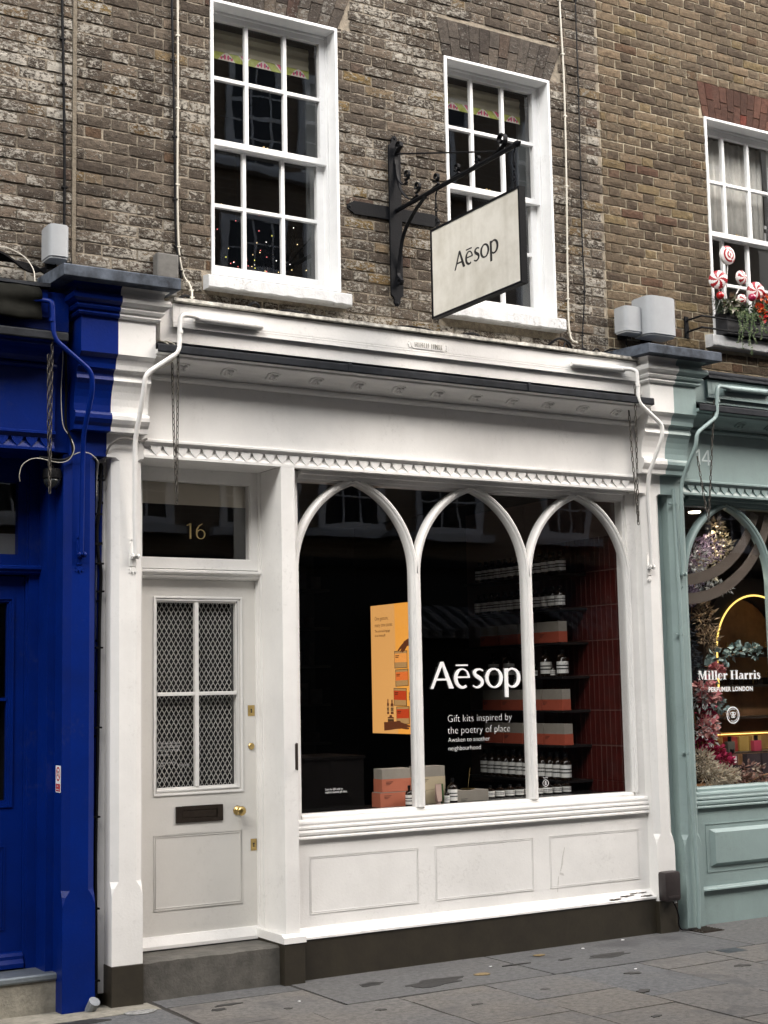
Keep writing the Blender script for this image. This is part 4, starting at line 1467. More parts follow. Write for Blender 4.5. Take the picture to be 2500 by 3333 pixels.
sh.build('certified_mark', PRINTW, sw)


# ---------------------------------------------------------------- the blue shopfront
SB = thing('shopfront', 'deep blue shopfront with glazed door cut by the left edge', 'shopfront', (2.0, 0.1, 0))
pilaster(SB, 2.765, 2.955, BLUE, z0=-0.01, zstop=0.575)
console(SB, 2.79, 3.0135, True, False, BLUE)
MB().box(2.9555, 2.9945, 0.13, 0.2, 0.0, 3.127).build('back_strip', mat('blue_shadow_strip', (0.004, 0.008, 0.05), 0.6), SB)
entablature(SB, -0.6, 2.700, BLUE, 2.481 - 0.0845 * 36, 2.29 - 0.3058 * 8, 9, LEAD)
MB().box(2.7005, 2.789, 0.03, 0.13, 3.14, 3.83).build('fascia_return', BLUE, SB)
awning_box(SB, -0.6, 2.615, BLUE, LEAD, z0=3.887, z1=4.05, xback=(-0.6, 2.745), zb=3.84)
mb = MB().box(2.721, 2.765, 0.1605, 0.46, 0.20, 3.14)
mb.box(2.662, 2.7205, 0.335, 0.46, 0.20, 3.14)
mb.box(2.650, 2.662, 0.352, 0.46, 0.20, 3.14)
mb.box(1.2, 2.7645, 0.0605, 0.46, 3.1402, 3.2)
mb.px([(0.46, 2.452), (0.318, 2.452), (0.30, 2.462), (0.30, 2.474), (0.285, 2.482), (0.285, 2.496), (0.30, 2.504), (0.46, 2.510)], 1.2, 2.7205)
mb.box(-0.6, 1.75, 0.10, 0.46, 0.0, 3.14)
mb.build('door_frame', BLUE, SB)
mb = MB().rect_frame(1.80, 2.650, 2.5105, 3.1395, 0.046, 0.36, 0.42, wt=0.14, wb=0.062)
fb = mb.build('fanlight', BLUE, SB)
MB().box(1.846, 2.604, 0.385, 0.390, 2.572, 3.0).build('pane', GLASS, fb)
tag(MB().box(1.83, 2.62, 0.43, 0.436, 2.55, 2.70).build('window_screen', mat('grey_screen', (0.16, 0.17, 0.18), 0.8)), 'pale grey screen low behind the fanlight of the blue door', 'screen')
mb = MB()
mb.box(2.588, 2.649, 0.375, 0.42, 0.213, 2.444); mb.box(1.80, 2.588, 0.375, 0.42, 2.325, 2.444); mb.box(1.80, 2.588, 0.375, 0.42, 0.213, 1.112); mb.box(1.80, 1.88, 0.3755, 0.4195, 0.213, 2.444)
db = mb.build('door', BLUE, SB)
mb = MB().rect_frame(1.88, 2.588, 1.1125, 2.3245, 0.016, 0.366, 0.42)
mb.rect_frame(1.896, 2.572, 1.1285, 2.3085, 0.014, 0.374, 0.415)
mb.rect_frame(1.91, 2.558, 1.1425, 2.2945, 0.008, 0.384, 0.41)
mb.box(1.918, 2.550, 0.378, 0.405, 1.72, 1.738)
mb.build('glazing_bead', BLUE, db)
MB().box(1.916, 2.552, 0.395, 0.398, 1.15, 2.288).build('pane', GLASS, db)
mb = MB().rect_frame(1.90, 2.550, 0.425, 0.895, 0.008, 0.3705, 0.3748)
mb.rect_frame(1.914, 2.536, 0.439, 0.881, 0.006, 0.3715, 0.3748)
mb.build('lower_panel', BLUE, db)
MB().px([(0.375, 0.300), (0.350, 0.296), (0.338, 0.280), (0.338, 0.262), (0.322, 0.240), (0.322, 0.216), (0.375, 0.213)], 1.80, 2.649).build('weatherboard', BLUE, db)
MB().px([(0.42, 0.205), (0.098, 0.208), (0.088, 0.200), (0.086, 0.180), (0.094, 0.170), (0.42, 0.170)], 0.5, 2.764).build('step_nosing', mat('nosing_steel', (0.22, 0.25, 0.27), 0.4, metal=0.6, var=0.2, vscale=12), SB)
MB().box(0.5, 2.764, 0.102, 0.42, -0.01, 0.1695).build('door_step', PALESTONE, SB)
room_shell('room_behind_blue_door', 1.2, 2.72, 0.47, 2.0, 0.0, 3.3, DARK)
# rolled dark awning cloth over the blue box
prof = []
for i in range(15):
    a = i / 14
    prof.append((-0.150 - 0.035 * min(1, a * 3) - 0.008 * math.sin(a * 9), 4.045 - 0.195 * a))
vs, fs = [], []
n = 24
rn = random.Random(21)
for i in range(n + 1):
    x = 1.0 + (2.556 - 1.0) * i / n
    for (y, z) in prof:
        f = 0.007 * math.sin(x * 17 + z * 36) + 0.005 * math.sin(x * 41 - z * 22) + 0.003 * math.sin(x * 90 + z * 60)
        vs.append((x, y + f, z + (0.006 * math.sin(x * 20) if z < 3.87 else 0)))
k = len(prof)
for i in range(n):
    fs += [(i * k + j, (i + 1) * k + j, (i + 1) * k + j + 1, i * k + j + 1) for j in range(k - 1)]
o = MB().add(vs, fs).build('awning_cloth', mat('dark_canvas', (0.012, 0.012, 0.010), 0.85, var=0.5, vscale=10, spec=0.05), None, smooth='all')
sm = o.modifiers.new('thickness', 'SOLIDIFY'); sm.thickness = 0.008; sm.offset = 1
tag(o, 'creased black awning cloth bundled on the blue shopfront box', 'awning')
# dome camera under the blue band
t = thing('security_camera', 'black dome camera under the blue band by the post', 'camera', (2.71, 0.10, 3.09))
MB().lathe([(0.010, 0.06), (0.050, 0.055), (0.056, 0.03), (0.056, 0.0), (0.050, -0.004)], (2.71, 0.07, 2.99), 'z', 20).build('housing', BLACK, t, smooth=True)
MB().lathe([(0.050, -0.004), (0.048, -0.025), (0.036, -0.048), (0.018, -0.06), (0.001, -0.063)], (2.71, 0.07, 2.99), 'z', 20).build('dome', mat('smoked_dome', (0.02, 0.022, 0.022), 0.12), t, smooth='all')
MB().tube([(2.71, 0.07, 3.045), (2.71, 0.10, 3.09), (2.71, 0.10, 3.141)], 0.016, 8).build('arm', BLACK, t)
# no smoking sticker on the flank of the blue post
sh = Sheet((2.7645, 0.128, 1.2), (0, -1, 0), (0, 0, 1), 0.0006)
sh.poly([(0, 0), (0.085, 0), (0.085, 0.150), (0, 0.150)], 0, 0.0008)
sh.h = 0.0016
sh.ring(0.0425, 0.103, 0.034, 0.040, 0.026, 0.031, mi=1)
sh.stroke([(0.020, 0.128), (0.066, 0.078)], 0.008, 1)
sh.poly([(0.030, 0.088), (0.055, 0.118), (0.051, 0.122), (0.026, 0.092)], 2)
sh.poly([(0.008, 0.006), (0.077, 0.006), (0.077, 0.048), (0.008, 0.048)], 1)
sh.h = 0.0036
sh.text('No', 0.0425, 0.030, 0.017, 1, 0, align='CENTER'); sh.text('smoking', 0.0425, 0.013, 0.015, 1, 0, align='CENTER')
tag(sh.build('no_smoking_sticker', [PRINTW, mat('sign_red', (0.45, 0.03, 0.04), 0.5), PRINTK]), 'small red and white no smoking sticker on the side of the blue post', 'sticker')

# ---------------------------------------------------------------- the green shopfront
ST = thing('shopfront', 'soft green shopfront with a pointed arch window on the right', 'shopfront', (8.6, 0.1, 0))
pilaster(ST, 7.375, 7.54, TEAL, z0=-0.01, zstop=0.575)
console(ST, 7.2835, 7.50, False, True, TEAL)
MB().box(7.2805, 7.3745, 0.10, 0.2, 0.0, 3.127).build('back_strip', TEAL, ST)
entablature(ST, 7.501, 11.4, TEAL, 7.5898, 7.735, 12, LEAD)
awning_box(ST, 7.69, 11.3, TEAL, LEAD, z0=3.866, z1=4.004, xback=(7.53, 11.4), zb=3.845)
MB().tube([(7.70, -0.10, 4.052), (11.3, -0.10, 4.052)], 0.026, 10).build('lead_roll', LEAD, ST, smooth=True)
sh = Sheet((7.655, -0.0005, 3.372), (1, 0, 0), (0, 0, 1), 0.0008)
sh.poly([(0.024, 0), (0.038, 0), (0.038, 0.117), (0.026, 0.117), (0.0, 0.098), (0.0, 0.083), (0.024, 0.099)])
sh.poly([(0.114, 0.0), (0.128, 0.0), (0.128, 0.117), (0.112, 0.117), (0.055, 0.040), (0.055, 0.028), (0.144, 0.028), (0.144, 0.040), (0.071, 0.040), (0.114, 0.098)])
sh.build('house_number', mat('pale_number', (0.62, 0.70, 0.70), 0.5), ST)
stw = lancet_window(ST, 7.5405, 11.3, [(7.620, 8.459), (8.535, 9.374), (9.45, 10.289), (10.365, 11.2)], TEAL)
str_ = MB().box(7.5405, 11.3, 0.09, 0.20, -0.01, 0.8295).build('stall_riser', TEAL, ST)
for a in (7.665, 9.50):
    b = a + 1.75
    mb = MB().rect_frame(a, b, 0.365, 0.715, 0.006, 0.0855, 0.0899)
    pn = mb.build('panel', TEAL, str_)
    mb = MB()
    vs = [(a + 0.035, 0.0895, 0.405), (b - 0.035, 0.0895, 0.405), (b - 0.035, 0.0895, 0.675), (a + 0.035, 0.0895, 0.675), (a + 0.068, 0.062, 0.430), (b - 0.068, 0.062, 0.430), (b - 0.068, 0.062, 0.650), (a + 0.068, 0.062, 0.650)]
    mb.add(vs, [(0, 1, 5, 4), (1, 2, 6, 5), (2, 3, 7, 6), (3, 0, 4, 7), (4, 5, 6, 7)])
    mb.build('raised_field', TEAL, str_, recalc=True)
MB().px([(0.0895, 0.268), (0.075, 0.266), (0.070, 0.256), (0.060, 0.250), (0.058, 0.240), (0.0895, 0.238)], 7.5405, 11.3).build('skirting', TEAL, str_)


def didone(sh, word, u, v, cap, k=1.45, mi=0):
    """fat face serif letters"""
    T, H = 0.19, 0.045     # stem and hairline
    def box(x0, x1, y0, y1):
        sh.poly([(u + x0 * k * cap, v + y0 * cap), (u + x1 * k * cap, v + y0 * cap), (u + x1 * k * cap, v + y1 * cap), (u + x0 * k * cap, v + y1 * cap)], mi)
    def quad(*p):
        sh.poly([(u + x * k * cap, v + y * cap) for x, y in p], mi)
    xh = 0.68
    for ch in word:
        if ch == 'M':
            box(0.10, 0.15, 0, 1); box(0.68, 0.68 + T, 0, 1); quad((0.08, 1), (0.30, 1), (0.52, 0.12), (0.44, 0.0)); quad((0.68, 1), (0.78, 1), (0.48, 0.0), (0.44, 0.0))
            box(0.0, 0.26, 0, H); box(0.6, 0.96, 0, H); box(0.0, 0.2, 1 - H, 1); box(0.7, 0.96, 1 - H, 1); w = 1.0
        elif ch == 'H':
            box(0.09, 0.09 + T, 0, 1); box(0.58, 0.58 + T, 0, 1); box(0.2, 0.6, 0.48, 0.53)
            for a in (0.0, 0.49):
                box(a, a + 0.37, 0, H); box(a, a + 0.37, 1 - H, 1)
            w = 0.90
        elif ch in 'il':
            t = 1.0 if ch == 'l' else xh
            box(0.07, 0.07 + T * 0.9, 0, t); box(0.0, 0.31, 0, H); box(0.0, 0.1, t - H, t)
            if ch == 'i': sh.disc(u + 0.155 * k * cap, v + 0.88 * cap, 0.095 * cap * 1.1, 10, mi)
            w = 0.35
        elif ch == 'r':
            box(0.07, 0.07 + T * 0.9, 0, xh); box(0.0, 0.33, 0, H); box(0.0, 0.1, xh - H, xh)
            quad((0.2, 0.45), (0.33, xh), (0.42, xh), (0.24, 0.42)); sh.disc(u + 0.40 * k * cap, v + 0.56 * cap, 0.10 * cap, 10, mi); w = 0.50
        elif ch == 'e':
            sh.ring(u + 0.24 * k * cap, v + 0.33 * cap, 0.24 * k * cap, 0.36 * cap, 0.125 * k * cap, 0.31 * cap, 0, 310, 24, mi, u + 0.27 * k * cap); box(0.12, 0.44, 0.35, 0.39); w = 0.53
        elif ch == 'a':
            box(0.28, 0.28 + T * 0.9, 0.05, 0.5); sh.ring(u + 0.18 * k * cap, v + 0.20 * cap, 0.18 * k * cap, 0.21 * cap, 0.08 * k * cap, 0.16 * cap, 60, 330, 16, mi)
            sh.ring(u + 0.26 * k * cap, v + 0.48 * cap, 0.19 * k * cap, 0.21 * cap, 0.06 * k * cap, 0.16 * cap, 0, 160, 12, mi); box(0.4, 0.52, 0, H); w = 0.56
        elif ch == 's':
            sh.stroke([(u + x * k * cap, v + y * cap) for x, y in ((0.36, 0.52), (0.30, 0.63), (0.18, 0.66), (0.08, 0.56), (0.12, 0.43), (0.24, 0.33), (0.34, 0.22), (0.30, 0.07), (0.17, 0.01), (0.06, 0.06), (0.02, 0.18))],
                      [x * cap for x in (0.05, 0.05, 0.09, 0.15, 0.19, 0.21, 0.19, 0.14, 0.08, 0.05, 0.05)], mi); w = 0.44
        else:
            w = 0.26
        u += w * k * cap


sh = Sheet((7.70, 0.1335, 0), (1, 0, 0), (0, 0, 1), 0.0008)
didone(sh, 'Miller Harris', 0.0, 1.767, 0.067, k=1.46)
sh.build('window_lettering', PRINTW, stw)
sh = Sheet((7.70, 0.1335, 0), (1, 0, 0), (0, 0, 1), 0.0008)
sh.text('PERFUMER LONDON', 0.098, 1.678, 0.047, 0.98, bold=0.0018, spacing=1.08)
sh.build('window_lettering', PRINTW, stw)
sh = Sheet((7.70, 0.1335, 0), (1, 0, 0), (0, 0, 1), 0.0008)
c0, c1 = 0.337, 1.498
sh.ring(c0, c1, 0.066, 0.064, 0.058, 0.056, n=40)
for i in range(34):
    a = R(i * 360 / 34)
    if i in (4, 5, 21, 22): continue
    sh.stroke([(c0 + 0.043 * math.cos(a), c1 + 0.042 * math.sin(a)), (c0 + 0.051 * math.cos(a), c1 + 0.050 * math.sin(a))], 0.004)
for sx in (-1, 1):
    sh.ring(c0 + sx * 0.014, c1 + 0.011, 0.013, 0.012, 0.009, 0.008, n=16); sh.ring(c0 + sx * 0.010, c1 - 0.012, 0.009, 0.010, 0.0055, 0.0065, n=14)
    sh.stroke([(c0, c1 + 0.012), (c0 + sx * 0.006, c1 + 0.026)], 0.002)
sh.stroke([(c0, c1 - 0.022), (c0, c1 + 0.016)], 0.004)
sh.build('butterfly_roundel', PRINTW, stw)
# two taupe vinyl arcs behind the glass
sh = Sheet((0, 0.1405, 0), (1, 0, 0), (0, 0, 1), -0.0006)
for (ra, rb) in ((0.79, 0.875), (0.935, 1.02)):
    A, B = [], []
    for i in range(41):
        t = R(-90 + 95 * i / 40)
        pa = (7.6 + ra * math.cos(t), 3.35 + ra * math.sin(t)); pb = (7.6 + rb * math.cos(t), 3.35 + rb * math.sin(t))
        if pb[1] > 3.08 or pa[1] > 3.08 or pa[0] < 7.62: continue
        A.append(pa); B.append(pb)
    sh.strip(A, B)
sh.build('vinyl_arcs', mat('taupe_vinyl', (0.085, 0.066, 0.052), 0.7), stw)


# ================================================================== AWNING ARMS, CHAINS
def awning_arm(label, mt, pipe_pts, tube_a, tube_b, bx, bz, r=0.0145):
    t = thing('awning_support', label, 'awning support', (bx, 0, bz), 'iron awning supports over the shopfronts')
    MB().tube(smooth_path(pipe_pts, 0.045, 5), r, 10).build('pipe', mt, t, smooth=True)
    a, b = Vector(tube_a), Vector(tube_b)
    d = (b - a).normalized()
    mb = MB().tube([a, a + d * 0.004, b - d * 0.012, b], [0.020, 0.0235, 0.0235, 0.016], 12)
    for k in range(5):
        p = a + (b - a) * (0.12 + 0.19 * k)
        mb.ball((p.x, p.y - 0.0225, p.z + 0.004), 0.0055, 6, sc=(1, 0.5, 1))
    mb.build('roller_tube', mt, t, smooth=True)
    # elbow collar
    q = Vector(pipe_pts[2])
    MB().tube([(q.x, q.y, q.z - 0.115), (q.x, q.y, q.z - 0.095)], r + 0.0035, 10).build('collar', mt, t, smooth=True)
    # wall plate with fleur ends, knuckle and pin
    sh = Sheet((bx, 0.0, bz), (1, 0, 0), (0, 0, 1), 0.006)
    w = 0.021
    sh.poly([(-w, -0.055), (w, -0.055), (w, 0.075), (w * 0.6, 0.09), (0, 0.094), (-w * 0.6, 0.09), (-w, 0.075)])
    for sx in (-1, 1):
        sh.ring(sx * 0.010, -0.070, 0.014, 0.014, 0.006, 0.007, 180 if sx > 0 else 180, 360, 10)
        sh.ring(sx * 0.009, 0.098, 0.009, 0.010, 0.003, 0.004, 0, 180, 8)
    sh.poly([(-0.010, -0.064), (0.010, -0.064), (0.014, -0.084), (0.006, -0.090), (0.0, -0.110), (-0.006, -0.090), (-0.014, -0.084)])
    sh.disc(-0.018, -0.090, 0.007, 10); sh.disc(0.018, -0.090, 0.007, 10)
    sh.build('wall_plate', mt, t)
    mb = MB().tube([(bx - 0.026, -0.032, bz), (bx + 0.030, -0.032, bz)], 0.007, 8)
    mb.tube([(bx - 0.020, -0.032, bz), (bx - 0.010, -0.032, bz)], 0.017, 12)
    mb.tube([(bx + 0.012, -0.032, bz), (bx + 0.022, -0.032, bz)], 0.017, 12)
    mb.box(bx - 0.018, bx + 0.020, -0.030, -0.004, bz - 0.012, bz + 0.012)
    mb.build('hinge_pin', mt, t, smooth=True)
    return t


awning_arm('white iron awning arm bending down onto the left white pilaster', WHITE,
           [(3.53, -0.168, 3.980), (3.47, -0.190, 3.984), (3.385, -0.222, 3.972), (3.378, -0.222, 3.745), (3.172, -0.205, 3.595), (3.172, -0.185, 3.500), (3.158, -0.082, 3.220), (3.170, -0.050, 2.742), (3.182, -0.034, 2.548)],
           (3.51, -0.150, 3.982), (3.966, -0.146, 3.980), 3.178, 2.545)
awning_arm('white iron awning arm bending down onto the right white pilaster', WHITE,
           [(6.83, -0.168, 3.990), (6.88, -0.190, 3.990), (6.912, -0.222, 3.972), (6.914, -0.222, 3.745), (7.130, -0.222, 3.595), (7.134, -0.215, 3.515), (7.095, -0.095, 3.250), (7.108, -0.062, 3.110), (7.126, -0.050, 2.829), (7.140, -0.034, 2.590)],
           (6.855, -0.150, 3.990), (6.378, -0.146, 3.987), 7.143, 2.585)
awning_arm('blue iron awning arm bending down onto the blue post', BLUE,
           [(2.50, -0.17, 3.965), (2.565, -0.19, 3.968), (2.608, -0.222, 3.955), (2.616, -0.222, 3.745), (2.840, -0.222, 3.575), (2.853, -0.205, 3.480), (2.839, -0.092, 3.225), (2.847, -0.060, 3.100), (2.850, -0.034, 2.545)],
           (2.50, -0.150, 3.966), (2.05, -0.146, 3.966), 2.853, 2.545)
awning_arm('green iron awning arm bending down onto the green post', TEAL,
           [(7.86, -0.168, 3.943), (7.75, -0.190, 3.943), (7.684, -0.222, 3.925), (7.670, -0.222, 3.700), (7.460, -0.222, 3.560), (7.462, -0.210, 3.470), (7.443, -0.100, 3.290), (7.427, -0.070, 3.190), (7.427, -0.050, 2.796), (7.440, -0.034, 2.545)],
           (7.84, -0.150, 3.943), (8.32, -0.146, 3.950), 7.446, 2.540)


def chain(label, pts, link_len=0.046, wire=0.0031):
    """twisted-free chain of oval links hung through the points, each link turned a quarter from the last"""
    P = [Vector(p) for p in pts]
    seg = []
    for a, b in zip(P[:-1], P[1:]):
        seg.append((a, b, (b - a).length))
    step = link_len - 2.6 * wire
    mb = MB()
    d = step / 2
    tot = sum(s[2] for s in seg)
    k = 0
    while d < tot:
        r_, s0 = d, seg[-1]
        for s in seg:
            if r_ <= s[2]:
                s0 = s
                break
            r_ -= s[2]
        t = (s0[1] - s0[0]).normalized()
        c = s0[0] + t * min(r_, s0[2])
        u = Vector((1, 0, 0)) if k % 2 == 0 else Vector((0, 1, 0))
        u = (u + Vector((0, 0.35, 0)) if k % 2 == 0 else u + Vector((-0.35, 0, 0)))
        u = (u - t * u.dot(t)).normalized()
        w, l = 0.0070, link_len / 2 - wire
        loop = []
        for q in range(10):
            a = 2 * math.pi * q / 10
            loop.append(c + u * w * math.cos(a) + t * ((l - w) * (1 if math.sin(a) > 0 else -1 if math.sin(a) < 0 else 0) + w * math.sin(a)))
        mb.tube(loop, wire, 5, closed=True)
        d += step
        k += 1
    o = mb.build('chain', CHAIN, None, smooth='all', recalc=False)
    return tag(o, label, 'chain', 'awning chains')


def hang(a, b, low, n=3):
    """down from a to the lowest point and up to b"""
    a, b, low = Vector(a), Vector(b), Vector(low)
    return [a, a.lerp(low, 0.5) + (a - low).normalized().cross(Vector((0, 1, 0))) * 0.004, a.lerp(low, 0.93), low, b.lerp(low, 0.95), b.lerp(low, 0.5), b]


chain('steel loop chain hanging before the left end of the white fascia and door', hang((3.372, -0.13, 3.70), (3.379, -0.205, 3.76), (3.383, -0.17, 2.858)))
chain('steel loop chain hanging before the right end of the white fascia', hang((6.901, -0.13, 3.70), (6.893, -0.215, 3.87), (6.905, -0.18, 2.878)))
chain('steel loop chain hanging before the blue fascia and dome camera', hang((2.600, -0.18, 3.66), (2.612, -0.21, 3.79), (2.607, -0.20, 2.870)))
chain('steel loop chain hanging past the number 14 on the green fascia', hang((7.505, -0.17, 3.40), (7.660, -0.21, 3.82), (7.560, -0.20, 2.915)))


# ================================================================== HANGING SIGN
SX = 5.122
t = thing('sign_bracket', 'black wrought iron sign bracket with scrolls and cross shaped wall plates', 'bracket', (SX, 0.13, 4.96))
def wall_bar(pts):
    return MB().py(pts, 0.112, 0.128)
o = wall_bar([(5.066, 4.385), (5.085, 4.372), (5.092, 4.352), (5.090, 4.335), (5.104, 4.312), (5.124, 4.312), (5.138, 4.335), (5.136, 4.352), (5.143, 4.372), (5.162, 4.385),
              (5.162, 5.435), (5.143, 5.448), (5.136, 5.468), (5.138, 5.485), (5.124, 5.506), (5.104, 5.506), (5.090, 5.485), (5.092, 5.468), (5.085, 5.448), (5.066, 5.435)]).build('upright_plate', IRON, t, bevel=0.002)
o = MB().py([(4.795, 4.912), (5.43, 4.912), (5.444, 4.926), (5.462, 4.930), (5.485, 4.945), (5.485, 4.975), (5.462, 4.990), (5.444, 4.994), (5.43, 5.003), (4.795, 5.003), (4.780, 4.990), (4.764, 4.985), (4.745, 4.970), (4.745, 4.945), (4.764, 4.930), (4.780, 4.926)], 0.1285, 0.140).build('cross_plate', IRON, t, bevel=0.002)
mb = MB()
for p in ((5.114, 5.488), (5.114, 4.328)):
    mb.ball((p[0], 0.112, p[1]), 0.011, 8, sc=(1, 0.6, 1))
for p in ((4.762, 4.957), (5.468, 4.957)):
    mb.ball((p[0], 0.128, p[1]), 0.011, 8, sc=(1, 0.6, 1))
mb.build('bolt', IRON, t, smooth='all')
MB().tube([(SX, 0.112, 4.978), (SX, -1.235, 4.982), (SX, -1.245, 4.984), (SX, -1.275, 4.984), (SX, -1.305, 4.984)], [0.0155, 0.0155, 0.019, 0.022, 0.006], 8).build('arm', IRON, t)


def scroll(c, r0, turns, start, end_pts, w=0.011, th=0.004, flip=1):
    """flat bar curled into a volute in the vertical plane of the arm: centre (y, z), then on through end_pts"""
    pts = []
    n = int(turns * 14)
    for i in range(n + 1):
        a = start + flip * (turns * 2 * math.pi) * (1 - i / n) * -1
        rr = r0 * (0.25 + 0.75 * i / n)
        pts.append(Vector((SX, c[0] + rr * math.cos(a), c[1] + rr * math.sin(a))))
    pts += spline([pts[-1]] + [Vector((SX, y, z)) for y, z in end_pts], 5)[1:] if end_pts else []
    mb = MB()
    vs, fs = [], []
    for i, p in enumerate(pts):
        a, b = pts[max(0, i - 1)], pts[min(len(pts) - 1, i + 1)]
        d = (b - a).normalized()
        nn = Vector((0, -d.z, d.y)) * th / 2
        vs += [p + nn + Vector((w, 0, 0)), p - nn + Vector((w, 0, 0)), p - nn - Vector((w, 0, 0)), p + nn - Vector((w, 0, 0))]
    for i in range(len(pts) - 1):
        fs += [(i * 4 + j, i * 4 + (j + 1) % 4, i * 4 + 4 + (j + 1) % 4, i * 4 + 4 + j) for j in range(4)]
    fs += [(3, 2, 1, 0), tuple(range(len(vs) - 4, len(vs)))]
    return mb.add(vs, fs)


scroll((0.070, 5.418), 0.036, 1.3, R(190), [(0.108, 5.370), (0.104, 5.30)], w=0.014, th=0.007).build('scroll', IRON, t)
scroll((-1.112, 5.062), 0.048, 1.15, R(250), [(-1.09, 5.005), (-1.03, 4.994)], w=0.015, th=0.008).build('scroll', IRON, t)
MB().tube([(SX, 0.11, 5.378), (SX, -1.08, 5.000)], 0.0055, 6).build('tie_rod', IRON, t)
for c, r0 in (((-0.381, 5.058), 0.036), ((-0.623, 5.048), 0.032), ((-0.854, 5.030), 0.025)):
    scroll(c, r0, 1.2, R(330), [(c[0] - r0 * 0.7, c[1] - r0 * 1.3), (c[0] - r0 * 0.1, 4.998), (c[0] + 0.05, 4.990)], w=0.010, th=0.007).build('scroll', IRON, t)
scroll((-0.026, 5.190), 0.037, 1.3, R(300), [(-0.02, 5.135), (0.03, 5.135), (0.085, 5.20), (0.108, 5.33)], w=0.010, th=0.006, flip=1).build('scroll', IRON, t)
scroll((-0.150, 5.066), 0.040, 1.3, R(300), [(-0.145, 5.006), (-0.06, 5.006), (0.05, 5.10), (0.104, 5.23), (0.110, 5.35)], w=0.010, th=0.006, flip=1).build('scroll', IRON, t)
scroll((0.088, 4.478), 0.026, 1.2, R(180), [(0.108, 4.54), (0.075, 4.68), (0.03, 4.79), (-0.06, 4.87), (-0.15, 4.925), (-0.25, 4.968)], w=0.012, th=0.008, flip=-1).build('brace', IRON, t)
hs_ = thing('hanging_sign', 'cream board sign lettered Aesop in a black frame hung from the iron bracket', 'sign', (SX, -0.81, 4.117))
mb = MB()
mb.box(5.100, 5.146, -1.303, -1.289, 4.118, 4.712)
mb.box(5.100, 5.146, -0.341, -0.325, 4.118, 4.712)
mb.box(5.100, 5.146, -1.289, -0.341, 4.118, 4.132)
mb.box(5.100, 5.146, -1.289, -0.341, 4.698, 4.712)
mb.build('frame', IRON, hs_)
CREAM = mat('cream_sign_panel', (0.70, 0.675, 0.605), 0.55, var=0.22, vscale=5, streak=0.3, dirt=(0.58, 0.55, 0.47))
MB().box(5.1045, 5.1415, -1.289, -0.341, 4.132, 4.698).build('panel', CREAM, hs_)
for (xp, U, o0) in ((5.1045, (0, -1, 0), -0.593), (5.1415, (0, 1, 0), -1.066)):
    sh = Sheet((xp, o0, 4.371), U, (0, 0, 1), 0.0008)
    aesop(sh, 0, 0, 0.114, k=1.05)
    aesop(sh, 0.0032, 0.0008, 0.114, k=1.05)
    sh.build('wordmark', PRINTK, hs_)
for y in (-0.372, -1.232):
    mb = MB()
    mb.tube(smooth_path([(SX, y, 4.998), (SX, y - 0.018, 4.985), (SX, y - 0.012, 4.955), (SX, y, 4.94), (SX, y, 4.875)], 0.01, 3), 0.005, 6)
    z = 4.868
    k = 0
    while z > 4.735:
        u = Vector((1, 0, 0)) if k % 2 else Vector((0, 1, 0))
        loop = []
        for q in range(10):
            a = 2 * math.pi * q / 10
            loop.append(Vector((SX, y, z)) + u * 0.0085 * math.cos(a) + Vector((0, 0, 1)) * (0.0085 * math.sin(a) + (0.008 if math.sin(a) > 0 else -0.008)))
        mb.tube(loop, 0.0035, 5, closed=True)
        z -= 0.026
        k += 1
    mb.tube([(SX, y, 4.745), (SX, y, 4.711)], 0.005, 6)
    mb.build('hanger_chain', IRON, hs_, recalc=False)


# ================================================================== WALL BOXES, CABLES, PIPES
def rounded_box(x0, x1, yf, yb, z0, z1, squash=0.45):
    """box with a bowed front in plan"""
    n = 12
    poly = [(x0, yb), (x0, yf + (yb - yf) * squash)]
    for i in range(1, n):
        a = math.pi * (1 - i / n)
        poly.append(((x0 + x1) / 2 + (x1 - x0) / 2 * math.copysign(abs(math.cos(a)) ** 0.45, math.cos(a)), yf + (yb - yf) * squash * (1 - math.sin(a) ** 0.55)))
    poly += [(x1, yf + (yb - yf) * squash), (x1, yb)]
    return poly


for (x0, x1, yf, yb, z0, z1, lab) in ((2.645, 2.768, -0.05, 0.10, 4.270, 4.475, 'light grey rounded wall antenna at the left over the blue bracket cap'),
                                      (6.995, 7.165, -0.03, 0.10, 4.315, 4.515, 'smaller grey rounded wall antenna beside the big one'),
                                      (7.160, 7.445, -0.10, 0.09, 4.300, 4.600, 'larger pale grey rounded wall antenna over the right bracket cap')):
    t = thing('wall_antenna', lab, 'antenna', ((x0 + x1) / 2, 0.13, z0))
    pl = rounded_box(x0, x1, yf, yb, z0, z1)
    mb = MB().pz(pl, z0 + 0.012, z1 - 0.008)
    cxm, cym = (x0 + x1) / 2, (yf + yb) / 2
    ins = [(cxm + (x - cxm) * 0.93, cym + (y - cym) * 0.9) for x, y in pl]
    mb.pz(ins, z1 - 0.0085, z1)
    mb.pz(ins, z0, z0 + 0.0125)
    mb.build('cover', GREYP, t, smooth=True)
    MB().box(cxm - 0.03, cxm + 0.03, yb + 0.0005, 0.139, z0 - 0.02, z1 - 0.05).build('mount', BLACK, t)
    MB().tube(spline([(cxm + 0.02, yb - 0.02, z0 + 0.01), (cxm + 0.02, yb, z0 - 0.05), (cxm + 0.06, 0.11, z0 - 0.10), (cxm + 0.10, 0.11, z0 - 0.13)], 5), 0.004, 6).build('lead_wire', BLACK, t)
t = thing('junction_box', 'weathered grey box on the left bracket cap under the cables', 'junction box', (3.43, 0.13, 4.17))
MB().box(3.357, 3.500, 0.06, 0.139, 4.27, 4.430).build('cover', GREYD, t, bevel=0.012)
MB().box(3.365, 3.492, 0.075, 0.139, 4.17, 4.268).build('base', GREYD, t, bevel=0.004)
